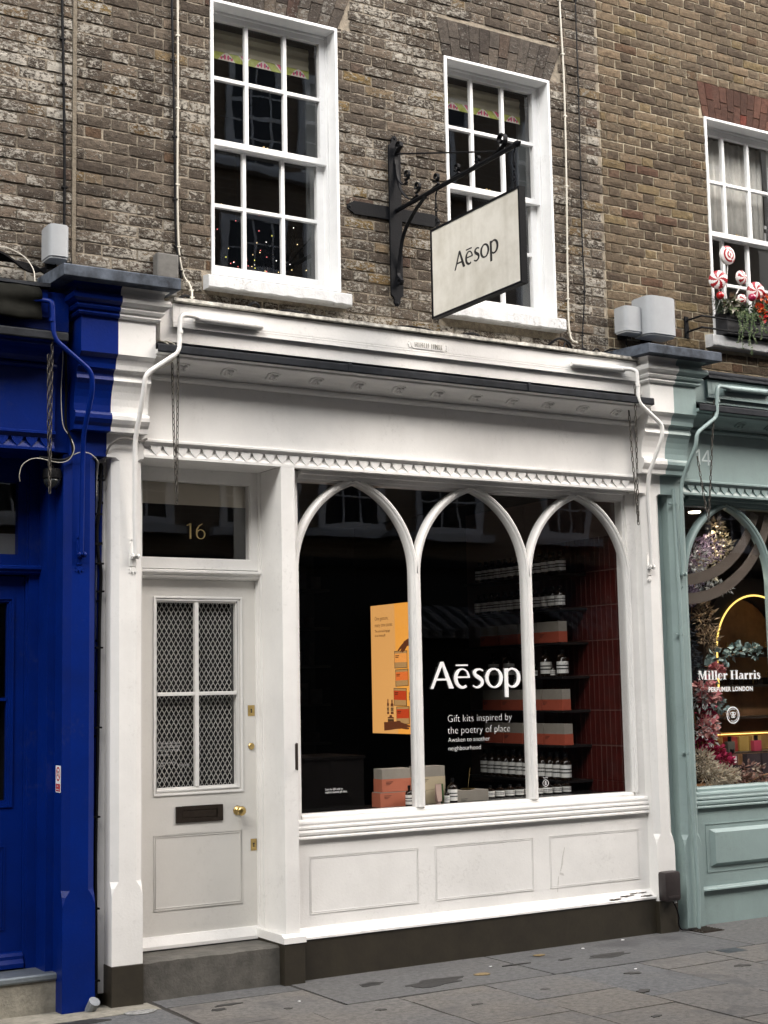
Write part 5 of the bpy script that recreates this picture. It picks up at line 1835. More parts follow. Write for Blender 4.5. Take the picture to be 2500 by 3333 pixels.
t = thing('junction_box', 'dark brown rounded box low on the right white pilaster', 'junction box', (7.18, 0, 0.22))
MB().box(7.105, 7.25, -0.085, -0.001, 0.222, 0.428).build('cover', BROWNP, t, bevel=0.022, smooth=True)
MB().box(7.125, 7.23, -0.088, -0.0845, 0.245, 0.262).build('latch', BROWNP, t)
MB().tube([(7.215, -0.05, 0.205), (7.215, -0.05, 0.224)], 0.013, 10).build('gland', PRINTW, t)
MB().tube(spline([(7.20, -0.05, 0.215), (7.235, -0.045, 0.16), (7.262, -0.030, 0.10), (7.266, -0.025, 0.05), (7.290, -0.030, 0.012), (7.36, -0.05, 0.008), (7.42, -0.05, 0.008)], 6), 0.006, 6).build('lead_wire', BLACK, t, smooth='all')

CABW = mat('cream_cable', (0.52, 0.49, 0.42), 0.5)


def cable(label, pts, mt, r=0.006, clips=0):
    o = MB()
    sp = spline(pts, 6)
    o.tube(sp, r, 6)
    for k in range(clips):
        p = sp[int((k + 0.5) / clips * (len(sp) - 1))]
        o.box(p.x - r * 1.9, p.x + r * 1.9, p.y - r * 1.1, p.y + r * 1.4, p.z - 0.005, p.z + 0.005)
    return tag(o.build('cable', mt, None, smooth=True), label, 'cable')


cable('cream cable running down the brick left of the first window to the box', [(3.515, 0.125, 7.0), (3.523, 0.124, 6.1), (3.523, 0.124, 5.5), (3.518, 0.124, 4.9), (3.526, 0.124, 4.50), (3.555, 0.122, 4.33), (3.588, 0.10, 4.26), (3.590, 0.07, 4.20), (3.575, 0.04, 4.135)], CABW, 0.007, 9)
cable('black cable clipped beside the cream cable left of the first window', [(3.478, 0.126, 7.0), (3.484, 0.126, 6.1), (3.498, 0.126, 5.34), (3.506, 0.126, 4.6), (3.520, 0.125, 4.44), (3.54, 0.12, 4.30)], BLACK, 0.008, 8)
cable('black cable along the straight joint down to the left antenna', [(2.76, 0.126, 7.0), (2.768, 0.126, 5.94), (2.779, 0.126, 5.5), (2.790, 0.126, 4.92), (2.790, 0.125, 4.50), (2.79, 0.12, 4.20)], BLACK, 0.009, 8)
cable('cream cable down the brick right of the second window', [(6.600, 0.125, 7.6), (6.605, 0.125, 6.84), (6.620, 0.125, 6.2), (6.609, 0.125, 5.4), (6.590, 0.125, 4.72), (6.586, 0.12, 4.29), (6.60, 0.05, 4.20)], CABW, 0.007, 9)
cable('thin black cable on the brick right of the second cream cable', [(6.757, 0.126, 7.6), (6.756, 0.126, 6.88), (6.753, 0.126, 5.97), (6.738, 0.126, 5.07), (6.742, 0.126, 4.62), (6.70, 0.12, 4.24), (6.69, 0.08, 4.16)], BLACK, 0.0055, 8)
rn = random.Random(5)
# tangle of black cables lying along the top of the awning box
for i, (xa, xb, lab) in enumerate(((3.55, 4.75, 'black cable lying on the white cap board below the first window sill'), (4.60, 5.60, 'black cable lying on the cap board under the hanging sign'), (5.50, 6.75, 'black cable looping along the cap board below the second sill'),
                                   (6.40, 7.15, 'black cable looping to the right bracket cap'), (6.30, 7.00, 'second black cable tangled at the right end of the cap board'), (6.45, 6.95, 'short black cable loop standing above the cap board'),
                                   (3.45, 4.10, 'black cable drooping beside the left bracket cap'))):
    n = 7
    pts = [(xa + (xb - xa) * q / n, rn.uniform(0.02, 0.11), 4.118 + (0.0 if q in (0, n) else rn.uniform(0.0, 0.05 if i < 3 else 0.09))) for q in range(n + 1)]
    cable(lab, pts, BLACK, 0.007 if i % 2 else 0.009)
cable('pale cable tails looping off the flashing by the left console', [(3.30, -0.05, 3.85), (3.33, -0.17, 3.80), (3.335, -0.20, 3.74), (3.30, -0.20, 3.68), (3.26, -0.16, 3.65)], CABW, 0.004)
cable('second pale cable tail looping beside the first', [(3.33, -0.05, 3.85), (3.365, -0.18, 3.80), (3.365, -0.21, 3.73), (3.32, -0.20, 3.67), (3.262, -0.15, 3.64)], CABW, 0.004)
cable('white cable arching over the black bundle at the far left', [(2.15, 0.08, 4.24), (2.28, 0.05, 4.30), (2.40, 0.02, 4.31), (2.50, -0.02, 4.26), (2.545, -0.06, 4.18), (2.55, -0.08, 4.10)], CABW, 0.0032)
for i in range(4):
    cable('%s black cable in the bundle lying above the blue shopfront' % ('lowest', 'second lowest', 'second highest', 'highest')[i], [(2.10, 0.09 - 0.02 * i, 4.20 + 0.025 * i), (2.35, 0.07 - 0.02 * i, 4.245 + 0.012 * i), (2.55, 0.05, 4.235 - 0.012 * i), (2.66, 0.06, 4.20 + 0.01 * i)], BLACK, 0.010)['group'] = 'bundled cables over the blue shopfront'
cable('white cable running down beside the blue console and curling to the camera', [(2.735, 0.015, 3.86), (2.745, 0.0, 3.70), (2.735, -0.005, 3.50), (2.745, -0.01, 3.30), (2.785, -0.03, 3.22), (2.80, -0.05, 3.15), (2.775, -0.03, 3.09), (2.72, 0.0, 3.075), (2.60, 0.02, 3.095), (2.53, 0.04, 3.06), (2.515, 0.06, 3.00), (2.525, 0.08, 2.965)], CABW, 0.0028)
cable('black cable running down beside the blue console', [(2.755, 0.015, 3.86), (2.762, 0.0, 3.70), (2.765, -0.005, 3.50), (2.762, -0.01, 3.30), (2.79, -0.03, 3.20), (2.795, -0.03, 3.12), (2.74, 0.0, 3.09), (2.62, 0.03, 3.105)], BLACK, 0.008)
cable('white cable crossing the top of the blue post', [(2.80, -0.04, 3.12), (2.84, -0.05, 3.135), (2.90, -0.045, 3.13), (2.955, -0.02, 3.09), (2.975, 0.05, 3.05), (2.978, 0.07, 2.9)], CABW, 0.003)
cable('grey cable curling under the left white console', [(3.01, 0.03, 3.10), (3.02, -0.02, 3.18), (3.06, -0.045, 3.225), (3.12, -0.05, 3.235), (3.20, -0.045, 3.225), (3.25, -0.04, 3.245)], mat('grey_cable', (0.16, 0.15, 0.14), 0.6), 0.006)
cable('black cable running down the gap between blue post and white pilaster', [(3.012, 0.085, 3.10), (3.004, 0.075, 2.9), (2.985, 0.08, 2.7), (2.995, 0.08, 2.55), (3.015, 0.09, 2.45), (3.005, 0.085, 2.2), (3.000, 0.08, 1.8), (2.993, 0.08, 1.3), (2.985, 0.08, 0.8), (2.99, 0.08, 0.3), (2.98, 0.05, 0.01)], BLACK, 0.011, 10)
t = thing('rainwater_pipe', 'slim blue pipe strapped in the gap beside the blue post', 'pipe', (2.99, 0.09, 0))
MB().tube([(3.020, 0.105, 3.09), (3.012, 0.105, 2.6), (3.0, 0.105, 1.7), (2.990, 0.105, 1.05), (2.985, 0.105, 0.0)], 0.013, 10).build('pipe', BLUE, t, smooth=True)
for z in (3.02, 2.86, 2.62, 2.50, 2.28, 2.05, 1.76, 1.5):
    MB().tube([(3.0 + (z - 1.7) * 0.014, 0.105, z), (3.0 + (z - 1.7) * 0.014, 0.105, z + 0.014)], 0.0165, 10).build('strap', BLACK, t)
t = thing('rainwater_pipe', 'slim green pipe clipped down the green post', 'pipe', (7.44, -0.02, 0))
MB().tube([(7.395, -0.022, 3.17), (7.405, -0.022, 2.4), (7.415, -0.022, 1.6), (7.425, -0.022, 1.1), (7.450, -0.030, 0.55), (7.458, -0.032, 0.27), (7.447, -0.032, 0.0)], 0.0145, 10).build('pipe', TEAL, t, smooth=True)
for z, x in ((3.06, 7.396), (2.1, 7.409), (1.245, 7.422)):
    mb = MB().tube([(x, -0.022, z - 0.007), (x, -0.022, z + 0.007)], 0.0185, 10)
    mb.box(x - 0.040, x - 0.012, -0.012, 0.0, z - 0.007, z + 0.007)
    mb.ball((x - 0.032, -0.013, z), 0.0065, 6)
    mb.build('clip', TEAL, t, smooth=True)
tag(MB().tube([(2.925, 0.0, -0.005), (2.938, -0.045, 0.055)], [0.030, 0.033], 12).build('pipe_stub', mat('grey_pvc', (0.20, 0.215, 0.23), 0.6, var=0.3, vscale=30)), 'broken grey pipe stub at the foot of the blue post', 'pipe')


# ================================================================== FLOWER BOX ON THE RIGHT WINDOW
t = thing('window_guard', 'black iron rail guard fixed across the right upper window', 'railing', (8.4, -0.02, 4.42))
mb = MB()
for z in (4.515, 4.425):
    mb.tube([(7.74, 0.13, z), (7.735, -0.01, z), (7.745, -0.03, z + 0.004), (7.80, -0.035, z + 0.004), (9.25, -0.035, z + 0.006)], 0.008, 6)
mb.build('rail', IRON, t, smooth=True)
MB().box(7.715, 7.752, 0.118, 0.134, 4.375, 4.545).build('wall_plate', IRON, t, bevel=0.003)
BOXM = mat('black_planter', (0.018, 0.019, 0.022), 0.55, var=0.3, vscale=12)
mb = MB()
mb.pz([(8.05, 0.01), (8.95, 0.01), (8.95, 0.20), (8.05, 0.20)], 4.428, 4.60)
mb.box(8.043, 8.957, 0.004, 0.206, 4.585, 4.602)
tag(mb.build('planter_box', BOXM, None, bevel=0.004), 'black trough planter standing on the right window sill', 'planter')
CANDYR = mat('candy_red', (0.32, 0.012, 0.02), 0.35)
CANDYW = mat('candy_white', (0.72, 0.70, 0.68), 0.4)
STICK = mat('white_stick', (0.7, 0.69, 0.66), 0.4)


def lollipop(label, c, r, foot, kind, yaw=0.0, sx=1.0):
    c = Vector(c)
    t = thing('lollipop_decoration', label, 'decoration', foot, 'candy decorations in the flower box')
    nr, na = 5, 48
    rot = Matrix.Rotation(yaw, 3, 'Z')
    vs, fs, ms = [], [], []
    for side in (-1, 1):
        for i in range(nr + 1):
            rr = r * i / nr
            bulge = 0.022 * math.sqrt(max(0, 1 - (i / nr) ** 2)) + 0.010
            for j in range(na):
                a = 2 * math.pi * j / na
                p = rot @ Vector((rr * math.cos(a), side * bulge, rr * math.sin(a)))
                vs.append(c + p)
    off = (nr + 1) * na
    for s in range(2):
        for i in range(nr):
            for j in range(na):
                a = s * off + i * na + j
                b = s * off + i * na + (j + 1) % na
                fs.append((a, b, b + na, a + na))
                if kind == 'spiral':
                    ph = (j / na + (i + 0.5) / nr * 2.4) % 1.0
                    ms.append(0 if ph < 0.5 else 1)
                else:
                    ph = ((j / na) * 6 + (i / nr) * 0.7) % 1.0
                    ms.append(0 if ph < 0.5 else 1)
    for j in range(na):
        fs.append((nr * na + j, nr * na + (j + 1) % na, off + nr * na + (j + 1) % na, off + nr * na + j)); ms.append(1)
    mb = MB()
    mb.v, mb.f, mb.m = [tuple(v) for v in vs], fs, ms
    mb.build('candy_disc', [CANDYR, CANDYW], t, smooth=True)
    MB().tube([c - Vector((0, 0, r * 0.95)), Vector(foot)], 0.0045, 6).build('stick', STICK, t)


lollipop('tall red and white spiral lollipop in the flower box', (8.075, 0.0, 5.045), 0.074, (8.080, 0.06, 4.60), 'spiral')
lollipop('swirled lollipop disc leaning at the left end of the flower box', (7.965, 0.0, 4.835), 0.072, (8.075, 0.05, 4.60), 'swirl', R(-38))
lollipop('small swirled lollipop right of the tall spiral one', (8.213, 0.0, 4.885), 0.055, (8.085, 0.05, 4.60), 'swirl', R(8))
lollipop('swirled lollipop behind the magenta bauble', (8.358, 0.0, 4.795), 0.072, (8.34, 0.05, 4.60), 'swirl', R(-22))
lollipop('striped candy disc low among the leaves in the flower box', (8.175, -0.03, 4.70), 0.040, (8.17, 0.03, 4.60), 'swirl', R(10))
for (p, m, lab) in (((7.960, -0.02, 4.705), mat('bauble_red', (0.35, 0.008, 0.01), 0.15, coat=0.6), 'glossy red bauble at the left end of the flower box'),
                    ((8.290, -0.03, 4.728), mat('bauble_magenta', (0.30, 0.008, 0.05), 0.18, coat=0.6), 'glossy magenta bauble in front of the swirled lollipop')):
    t = thing('bauble', lab, 'bauble', (p[0], p[1], p[2] - 0.032))
    MB().ball(p, 0.032, 16).build('globe', m, t, smooth='all')
    MB().tube([(p[0], p[1], p[2] - 0.030), (p[0] + 0.01, p[1] + 0.06, 4.595)], 0.003, 5).build('stem', STICK, t)


def leaf_cloud(name, mt, centers, n, size, parent=None, seed=1, aspect=0.5, droop=0.0, mats=None, shape='leaf', smooth=False):
    """many small leaves or petals scattered through overlapping clumps"""
    rn = random.Random(seed)
    mb = MB()
    nm = len(mats) if mats else 1
    for i in range(n):
        c, rad = rn.choice(centers)
        while True:
            q = Vector((rn.uniform(-1, 1), rn.uniform(-1, 1), rn.uniform(-1, 1)))
            if 0.15 < q.length < 1: break
        rx, ry, rz = rad if isinstance(rad, tuple) else (rad, rad, rad)
        p = Vector(c) + Vector((q.x * rx, q.y * ry, q.z * rz))
        d = (q + Vector((rn.uniform(-0.7, 0.7), rn.uniform(-0.9, 0.2), rn.uniform(-0.7, 0.7) - droop))).normalized()
        s = d.cross(Vector((rn.uniform(-1, 1), rn.uniform(-1, 1), rn.uniform(-1, 1))))
        if s.length < 0.05: continue
        s.normalize()
        up = d.cross(s)
        l = size * rn.uniform(0.6, 1.3)
        w = l * aspect
        mi = rn.randrange(nm)
        mb.add([p, p + d * l * 0.45 + s * w * 0.5 + up * l * 0.08, p + d * l - up * l * 0.1, p + d * l * 0.45 - s * w * 0.5 + up * l * 0.08], [(0, 1, 2), (0, 2, 3)], mi)
    return mb.build(name, mats or mt, parent, recalc=False)


LEAFG = mat('ivy_green', (0.075, 0.125, 0.045), 0.6, var=0.4, vscale=60)
LEAFD = mat('dark_green', (0.028, 0.05, 0.024), 0.6, var=0.4, vscale=60)
LEAFP = mat('pale_ivy', (0.16, 0.20, 0.10), 0.6, var=0.3, vscale=60)
LEAFR = mat('bronze_leaf', (0.13, 0.085, 0.05), 0.6, var=0.4, vscale=60)
t = thing('ivy_plant', 'trailing ivy spilling over the front of the flower box', 'plant', (8.2, 0.05, 4.6))
leaf_cloud('crown', None, [((8.06, 0.03, 4.63), (0.05, 0.05, 0.035)), ((8.17, 0.0, 4.62), (0.08, 0.05, 0.04)), ((8.27, -0.01, 4.61), (0.08, 0.05, 0.05)), ((8.42, 0.0, 4.63), (0.1, 0.05, 0.05)), ((8.60, 0.0, 4.63), (0.12, 0.05, 0.05)), ((8.80, 0.0, 4.63), (0.12, 0.05, 0.05))], 620, 0.030, t, 3, 0.6, 0.4, [LEAFG, LEAFP, LEAFD])
rn = random.Random(17)
st_, lf = MB(), MB()
for (x, zb, k) in ((8.10, 4.34, 1), (8.125, 4.42, 1), (8.15, 4.30, 1), (8.19, 4.44, 1), (8.21, 4.26, 1), (8.225, 4.33, 1), (8.26, 4.36, 1), (8.29, 4.42, 1), (8.33, 4.40, 1), (8.37, 4.45, 1), (8.44, 4.38, 1), (8.52, 4.35, 1), (8.62, 4.40, 1), (8.75, 4.36, 1)):
    pts = spline([(x, 0.0, 4.62), (x + rn.uniform(-0.01, 0.01), -0.05, 4.58), (x + rn.uniform(-0.02, 0.02), -0.055, 4.50), (x + rn.uniform(-0.02, 0.02), -0.052, (4.50 + zb) / 2), (x + rn.uniform(-0.03, 0.03), -0.05, zb)], 6)
    st_.tube(pts, 0.0016, 4)
    for p in pts[3:]:
        for s in (-1, 1):
            if rn.random() < 0.75:
                d = Vector((s * rn.uniform(0.5, 1), rn.uniform(-0.8, 0), rn.uniform(-0.6, 0.3))).normalized()
                l = rn.uniform(0.010, 0.019)
                u = d.cross(Vector((0, 1, 0.3))).normalized() * l * 0.4
                lf.add([p, p + d * l * 0.5 + u, p + d * l, p + d * l * 0.5 - u], [(0, 1, 2), (0, 2, 3)], rn.randrange(2))
st_.build('trailing_stem', LEAFG, t, recalc=False)
lf.build('trailing_leaves', [LEAFG, LEAFP], t, recalc=False)
t = thing('conifer_sprig', 'dark evergreen sprig at the left end of the flower box', 'plant', (8.0, 0.05, 4.6))
leaf_cloud('foliage', LEAFD, [((7.985, 0.03, 4.66), (0.04, 0.04, 0.07)), ((8.0, 0.02, 4.62), (0.05, 0.04, 0.04))], 260, 0.022, t, 5, 0.25, -0.2)
t = thing('bedding_flower', 'orange and red flowers at the right of the flower box', 'flower', (8.42, 0.0, 4.6))
leaf_cloud('petals', None, [((8.425, -0.02, 4.752), (0.035, 0.02, 0.025)), ((8.36, -0.03, 4.65), (0.03, 0.02, 0.03)), ((8.40, -0.03, 4.60), (0.03, 0.02, 0.04)), ((8.50, -0.02, 4.72), (0.04, 0.02, 0.03)), ((8.60, -0.02, 4.70), (0.05, 0.02, 0.03))], 150, 0.030, t, 8, 0.9, 0, [mat('petal_orange', (0.55, 0.09, 0.01), 0.5), mat('petal_red', (0.45, 0.012, 0.02), 0.5)])
leaf_cloud('stems', LEAFG, [((8.42, 0.0, 4.66), (0.08, 0.03, 0.06)), ((8.55, 0.0, 4.66), (0.1, 0.03, 0.06))], 160, 0.03, t, 9, 0.7)
t = thing('coleus_plant', 'bronze leaved plant below the tall lollipop', 'plant', (8.08, 0.02, 4.6))
leaf_cloud('leaves', None, [((8.085, -0.02, 4.655), (0.06, 0.03, 0.05))], 46, 0.065, t, 12, 0.55, 0.3, [LEAFR, LEAFP, mat('variegated_cream', (0.42, 0.40, 0.33), 0.6)])


# twig tree with tiny coloured lamps behind the lower panes of the first window
t = thing('twig_tree', 'bare dark twig tree with tiny fairy lights inside the first upper window', 'decoration', (4.58, 0.7, 4.21))
rn = random.Random(31)
tw, tips = MB(), []


def grow(p, d, l, r, lev):
    q = p + d * l
    tw.tube([p, p + d * l * 0.5 + Vector((rn.uniform(-1, 1), rn.uniform(-1, 1), rn.uniform(-1, 1))) * l * 0.06, q], [r, r * 0.8, r * 0.55], 5)
    if lev == 0:
        tips.append(q); tips.append(p + d * l * 0.6)
        return
    for k in range(3):
        nd = (d + Vector((rn.uniform(-0.9, 0.5), rn.uniform(-0.6, 0.5), rn.uniform(-0.55, 0.7)))).normalized()
        grow(p + d * l * rn.uniform(0.45, 1.0), nd, l * rn.uniform(0.55, 0.75), r * 0.55, lev - 1)


tw.tube([(4.60, 0.75, 4.21), (4.60, 0.75, 4.36)], 0.02, 6)
for d in ((-0.7, -0.2, 0.6), (-0.25, -0.3, 0.9), (-0.9, -0.1, 0.25), (-0.45, 0.1, 0.8)):
    grow(Vector((4.60, 0.75, 4.34)), Vector(d).normalized(), 0.28, 0.012, 3)
tw.build('branches', BLACK, t, recalc=False)
EM = [mat('lamp_warm', (0.8, 0.6, 0.3), 0.5, emit=(1.0, 0.75, 0.35), estr=1.2), mat('lamp_white', (0.8, 0.8, 0.8), 0.5, emit=(1.0, 0.95, 0.85), estr=1.2), mat('lamp_red', (0.8, 0.2, 0.2), 0.5, emit=(1.0, 0.2, 0.2), estr=1.0), mat('lamp_yellow', (0.8, 0.8, 0.1), 0.5, emit=(0.95, 0.9, 0.15), estr=1.0)]
lm = MB()
for q in tips:
    if rn.random() < 0.10 and q.y > 0.38:
        lm.ball(q, 0.0030, 6, rn.choice((0, 0, 1, 1, 1, 2, 3)))
for i in range(46):
    lm.ball((rn.uniform(3.92, 4.66), rn.uniform(0.5, 0.8), 4.50 + 0.62 * rn.random() ** 2.2), 0.0030, 6, rn.choice((0, 1, 2, 2, 3)))
lm.build('fairy_lights', EM, t, recalc=False)
mb = MB().box(3.95, 4.35, 1.4, 1.45, 4.2, 5.0)
tag(mb.build('wardrobe_door', mat('red_wood', (0.10, 0.035, 0.02), 0.5, var=0.3, vscale=10)), 'dim reddish wooden panel deep in the first upper room', 'cabinet')
mb = MB().box(4.615, 4.76, 0.45, 0.47, 4.25, 6.1)
tag(mb.build('shutter', mat('grey_shutter', (0.10, 0.108, 0.11), 0.7)), 'grey folded shutter at the right side of the first upper window', 'shutter')
mb = MB().box(6.42, 6.60, 0.45, 0.47, 4.25, 6.1)
tag(mb.build('shutter', mat('grey_shutter', (0.10, 0.108, 0.11), 0.7)), 'grey folded shutter at the right side of the second upper window', 'shutter')


# ================================================================== INSIDE THE PALE SHOP
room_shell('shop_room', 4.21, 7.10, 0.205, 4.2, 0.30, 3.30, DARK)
struct(MB().box(4.26, 7.09, 0.21, 0.62, 0.90, 0.968).build('display_ledge', mat('black_ledge', (0.014, 0.013, 0.013), 0.25)))
tw_ = struct(MB().box(7.052, 7.09, 0.206, 2.2, 0.97, 3.2).build('tiled_wall', mat('tile_grout', (0.16, 0.105, 0.09), 0.9)))
TILE = mat('oxblood_tile', (0.062, 0.010, 0.008), 0.3, var=0.35, vscale=9, coat=0.3)
tile_me = None
for i in range(17):
    for j in range(8):
        y0 = 0.208 + i * 0.0575
        z0 = 1.043 + (j - 0) * 0.2585 if j < 7 else 1.043 - 0.2585
        if tile_me is None:
            o = MB().add([(0, 0.0028, 0.003), (0, 0.0547, 0.003), (0, 0.0547, 0.2555), (0, 0.0028, 0.2555), (-0.004, 0.0045, 0.005), (-0.004, 0.053, 0.005), (-0.004, 0.053, 0.2535), (-0.004, 0.0045, 0.2535)],
                         [(0, 1, 5, 4), (1, 2, 6, 5), (2, 3, 7, 6), (3, 0, 4, 7), (4, 5, 6, 7)]).build('tile', TILE, tw_)
            tile_me = o.data
            bpy.data.objects.remove(o)
        o = bpy.data.objects.new('tile', tile_me)
        COL.objects.link(o)
        o.location = (7.0515, y0, z0)
        o.rotation_euler = (0, random.uniform(-0.006, 0.006), random.uniform(-0.006, 0.006))
        if j == 7:
            o.location.z = 0.79
        attach(o, tw_)

AMBER = mat('amber_glass', (0.012, 0.007, 0.004), 0.12, coat=0.5)
LABELW = mat('bottle_label', (0.80, 0.80, 0.77), 0.7)
LABELK = mat('label_band', (0.015, 0.015, 0.016), 0.6)
KRAFT = mat('kraft_card', (0.30, 0.275, 0.235), 0.8, var=0.1, vscale=10)
ORANGE = mat('orange_sleeve', (0.42, 0.085, 0.045), 0.7, var=0.1, vscale=10)
SALMON = mat('salmon_sleeve', (0.52, 0.16, 0.09), 0.7)
SANDC = mat('sand_sleeve', (0.52, 0.44, 0.30), 0.7)
GREENT = mat('green_tube', (0.03, 0.09, 0.02), 0.4)
PINKT = mat('blush_tube', (0.50, 0.36, 0.31), 0.5)


def make_bottle(h, r, neck=0.35, cap=True):
    """pharmacy bottle: shoulders, neck, black cap, white label with two dark bands"""
    hs_b = h * 0.66
    b = MB().lathe([(r * 0.92, 0), (r, 0.004), (r, hs_b), (r * 0.85, hs_b + h * 0.05), (r * neck, hs_b + h * 0.13), (r * neck, h * 0.86)], (0, 0, 0), 'z', 14)
    c = MB().lathe([(r * neck * 1.15, h * 0.85), (r * neck * 1.15, h * 0.99), (r * neck, h)], (0, 0, 0), 'z', 12)
    l = MB().lathe([(r * 1.012, h * 0.12), (r * 1.012, h * 0.56)], (0, 0, 0), 'z', 18)
    l.f = l.f[:-2]; l.m = l.m[:-2]
    k = MB()
    for a in (0.26, 0.38):
        kk = MB().lathe([(r * 1.022, h * a), (r * 1.022, h * (a + 0.05))], (0, 0, 0), 'z', 18)
        k.add(kk.v, kk.f[:-2])
    return b, c, l, k


BOT = {}


def bottle(pos, h, r, label, group=None, mt=AMBER):
    key = (h, r, mt.name)
    if key not in BOT:
        b, c, l, k = make_bottle(h, r)
        BOT[key] = []
        for nm, m_, mtt in (('glass_body', b, mt), ('cap', c, BLACK), ('label', l, LABELW), ('label_band', k, LABELK)):
            o = m_.build(nm, mtt, None, smooth=True)
            BOT[key].append((nm, o.data))
            bpy.data.objects.remove(o)
    t = thing('bottle', label, 'bottle', pos, group)
    for nm, me in BOT[key]:
        o = bpy.data.objects.new(nm, me)
        COL.objects.link(o)
        o.location = pos
        o.rotation_euler = (0, 0, random.uniform(0, 6.28))
        attach(o, t)
    return t


SHELFM = mat('black_shelf', (0.016, 0.014, 0.014), 0.35)
levels = (1.045, 1.304, 1.560, 1.812, 2.066, 2.325, 2.585)
names = ('lowest', 'second', 'third', 'fourth', 'fifth', 'sixth', 'topmost')
for z, nm in zip(levels, names):
    tag(MB().box(6.785, 7.0445, 0.60, 1.86, z - 0.016, z).build('wall_shelf', SHELFM), '%s dark shelf on the red tiled wall inside the pale shop' % nm, 'shelf', 'shelves on the tiled wall')
for i in range(12):
    bottle((6.835, 0.655 + i * 0.094, 1.0455), 0.205, 0.042, 'dark bottle with white banded label in the row on the lowest wall shelf', 'bottles on the lowest wall shelf')
for i in range(13):
    bottle((6.835, 0.66 + i * 0.088, 2.3255), 0.165, 0.041, 'dark bottle with white banded label in the row on the sixth wall shelf', 'bottles on the sixth wall shelf')
    bottle((6.835, 0.64 + i * 0.088, 2.5855), 0.165, 0.041, 'dark bottle with white banded label in the row on the topmost wall shelf', 'bottles on the topmost wall shelf')
for i, (y, h, r) in enumerate(((0.66, 0.20, 0.044), (0.78, 0.09, 0.019), (0.86, 0.20, 0.044), (1.0, 0.09, 0.019), (1.22, 0.09, 0.019), (1.34, 0.20, 0.044), (1.55, 0.20, 0.044), (1.66, 0.09, 0.019))):
    bottle((6.84, y, 1.8125), h, r, ('large' if h > 0.1 else 'small') + ' dark bottle standing in the mixed row on the fourth wall shelf', 'large bottles on the fourth wall shelf' if h > 0.1 else 'small bottles on the fourth wall shelf')
for y in (0.735, 0.93, 1.45):
    tag(MB().add([(6.87, y - 0.022, 1.8125), (6.87, y + 0.022, 1.8125), (6.885, y + 0.022, 1.8125), (6.885, y - 0.022, 1.8125), (6.877, y - 0.026, 1.975), (6.877, y + 0.026, 1.975), (6.879, y + 0.026, 1.975), (6.879, y - 0.026, 1.975)],
                 [(0, 1, 2, 3), (7, 6, 5, 4), (0, 4, 5, 1), (1, 5, 6, 2), (2, 6, 7, 3), (3, 7, 4, 0)]).build('cream_tube', PINKT), 'blush tube standing behind the bottles on the fourth wall shelf', 'tube', 'tubes on the fourth wall shelf')


def gift_box(x0, x1, y0, y1, z0, h, low, label, group=None, split=0.5, lab_side='x'):
    t = thing('gift_box', label, 'box', ((x0 + x1) / 2, (y0 + y1) / 2, z0), group)
    MB().box(x0 + 0.001, x1 - 0.001, y0 + 0.001, y1 - 0.001, z0 + 0.001, z0 + h).build('card_box', KRAFT, t, bevel=0.0015)
    sl = MB().box(x0, x1, y0, y1, z0 + 0.0015, z0 + h * split).build('paper_sleeve', low, t)
    if lab_side == 'x':
        sh = Sheet((x0 - 0.0002, y1 - 0.015, z0 + h * split), (0, -1, 0), (0, 0, 1), 0.0006)
    else:
        sh = Sheet((x0 + 0.03, y0 - 0.0002, z0 + h * split), (1, 0, 0), (0, 0, 1), 0.0006)
    for q in range(3):
        sh.poly([(0, -0.020 - q * 0.009), (0.055 - 0.012 * q, -0.020 - q * 0.009), (0.055 - 0.012 * q, -0.017 - q * 0.009), (0, -0.017 - q * 0.009)])
    sh.build('printed_lines', PRINTK, t)
    return t


for z, nm, ys in ((1.3045, 'second', (0.605, 0.865, 1.125, 1.385)), (1.5605, 'third', (0.62, 0.88, 1.14, 1.40)), (2.0665, 'fifth', (0.635, 0.89, 1.15, 1.41))):
    for i, y in enumerate(ys):
        gift_box(6.795, 6.875, y, y + 0.25, z, 0.158, ORANGE, 'kraft gift box with orange sleeve on the %s wall shelf, %s from the street end' % (nm, ('first', 'next', 'third', 'farthest')[i]), 'gift boxes on the wall shelves', 0.52)
# boxes and bottles on the window ledge
LZ = 0.9685
gift_box(5.035, 5.262, 0.33, 0.44, LZ, 0.098, SALMON, 'lower salmon box under the orange gift box behind the first mullion', None, 0.96, 'y')
gift_box(5.050, 5.275, 0.33, 0.44, LZ + 0.0985, 0.152, SALMON, 'upright kraft box with salmon sleeve beside the first mullion', None, 0.56, 'y')
t = tag(MB().box(5.395, 5.555, 0.34, 0.45, LZ, LZ + 0.095).build('plaster_block', SANDC, None, bevel=0.006), 'fluted sand coloured block carrying the cream gift box', 'block')
gift_box(5.335, 5.555, 0.34, 0.45, LZ + 0.0955, 0.158, SANDC, 'upright kraft box with sand sleeve right of the first mullion', None, 0.56, 'y')
gift_box(5.665, 5.925, 0.36, 0.50, LZ, 0.075, KRAFT, 'flat kraft box lying on the window ledge', None, 0.5, 'y')
bottle((5.222, 0.270, LZ), 0.140, 0.026, 'dark bottle left of the pair before the salmon gift boxes')
bottle((5.285, 0.285, LZ), 0.138, 0.024, 'dark bottle right of the pair before the salmon gift boxes')
bottle((5.585, 0.30, LZ), 0.170, 0.034, 'tall dark bottle beside the flat kraft box on the ledge')
bottle((5.520, 0.27, LZ), 0.105, 0.019, 'short dark bottle beside the green tube on the ledge')
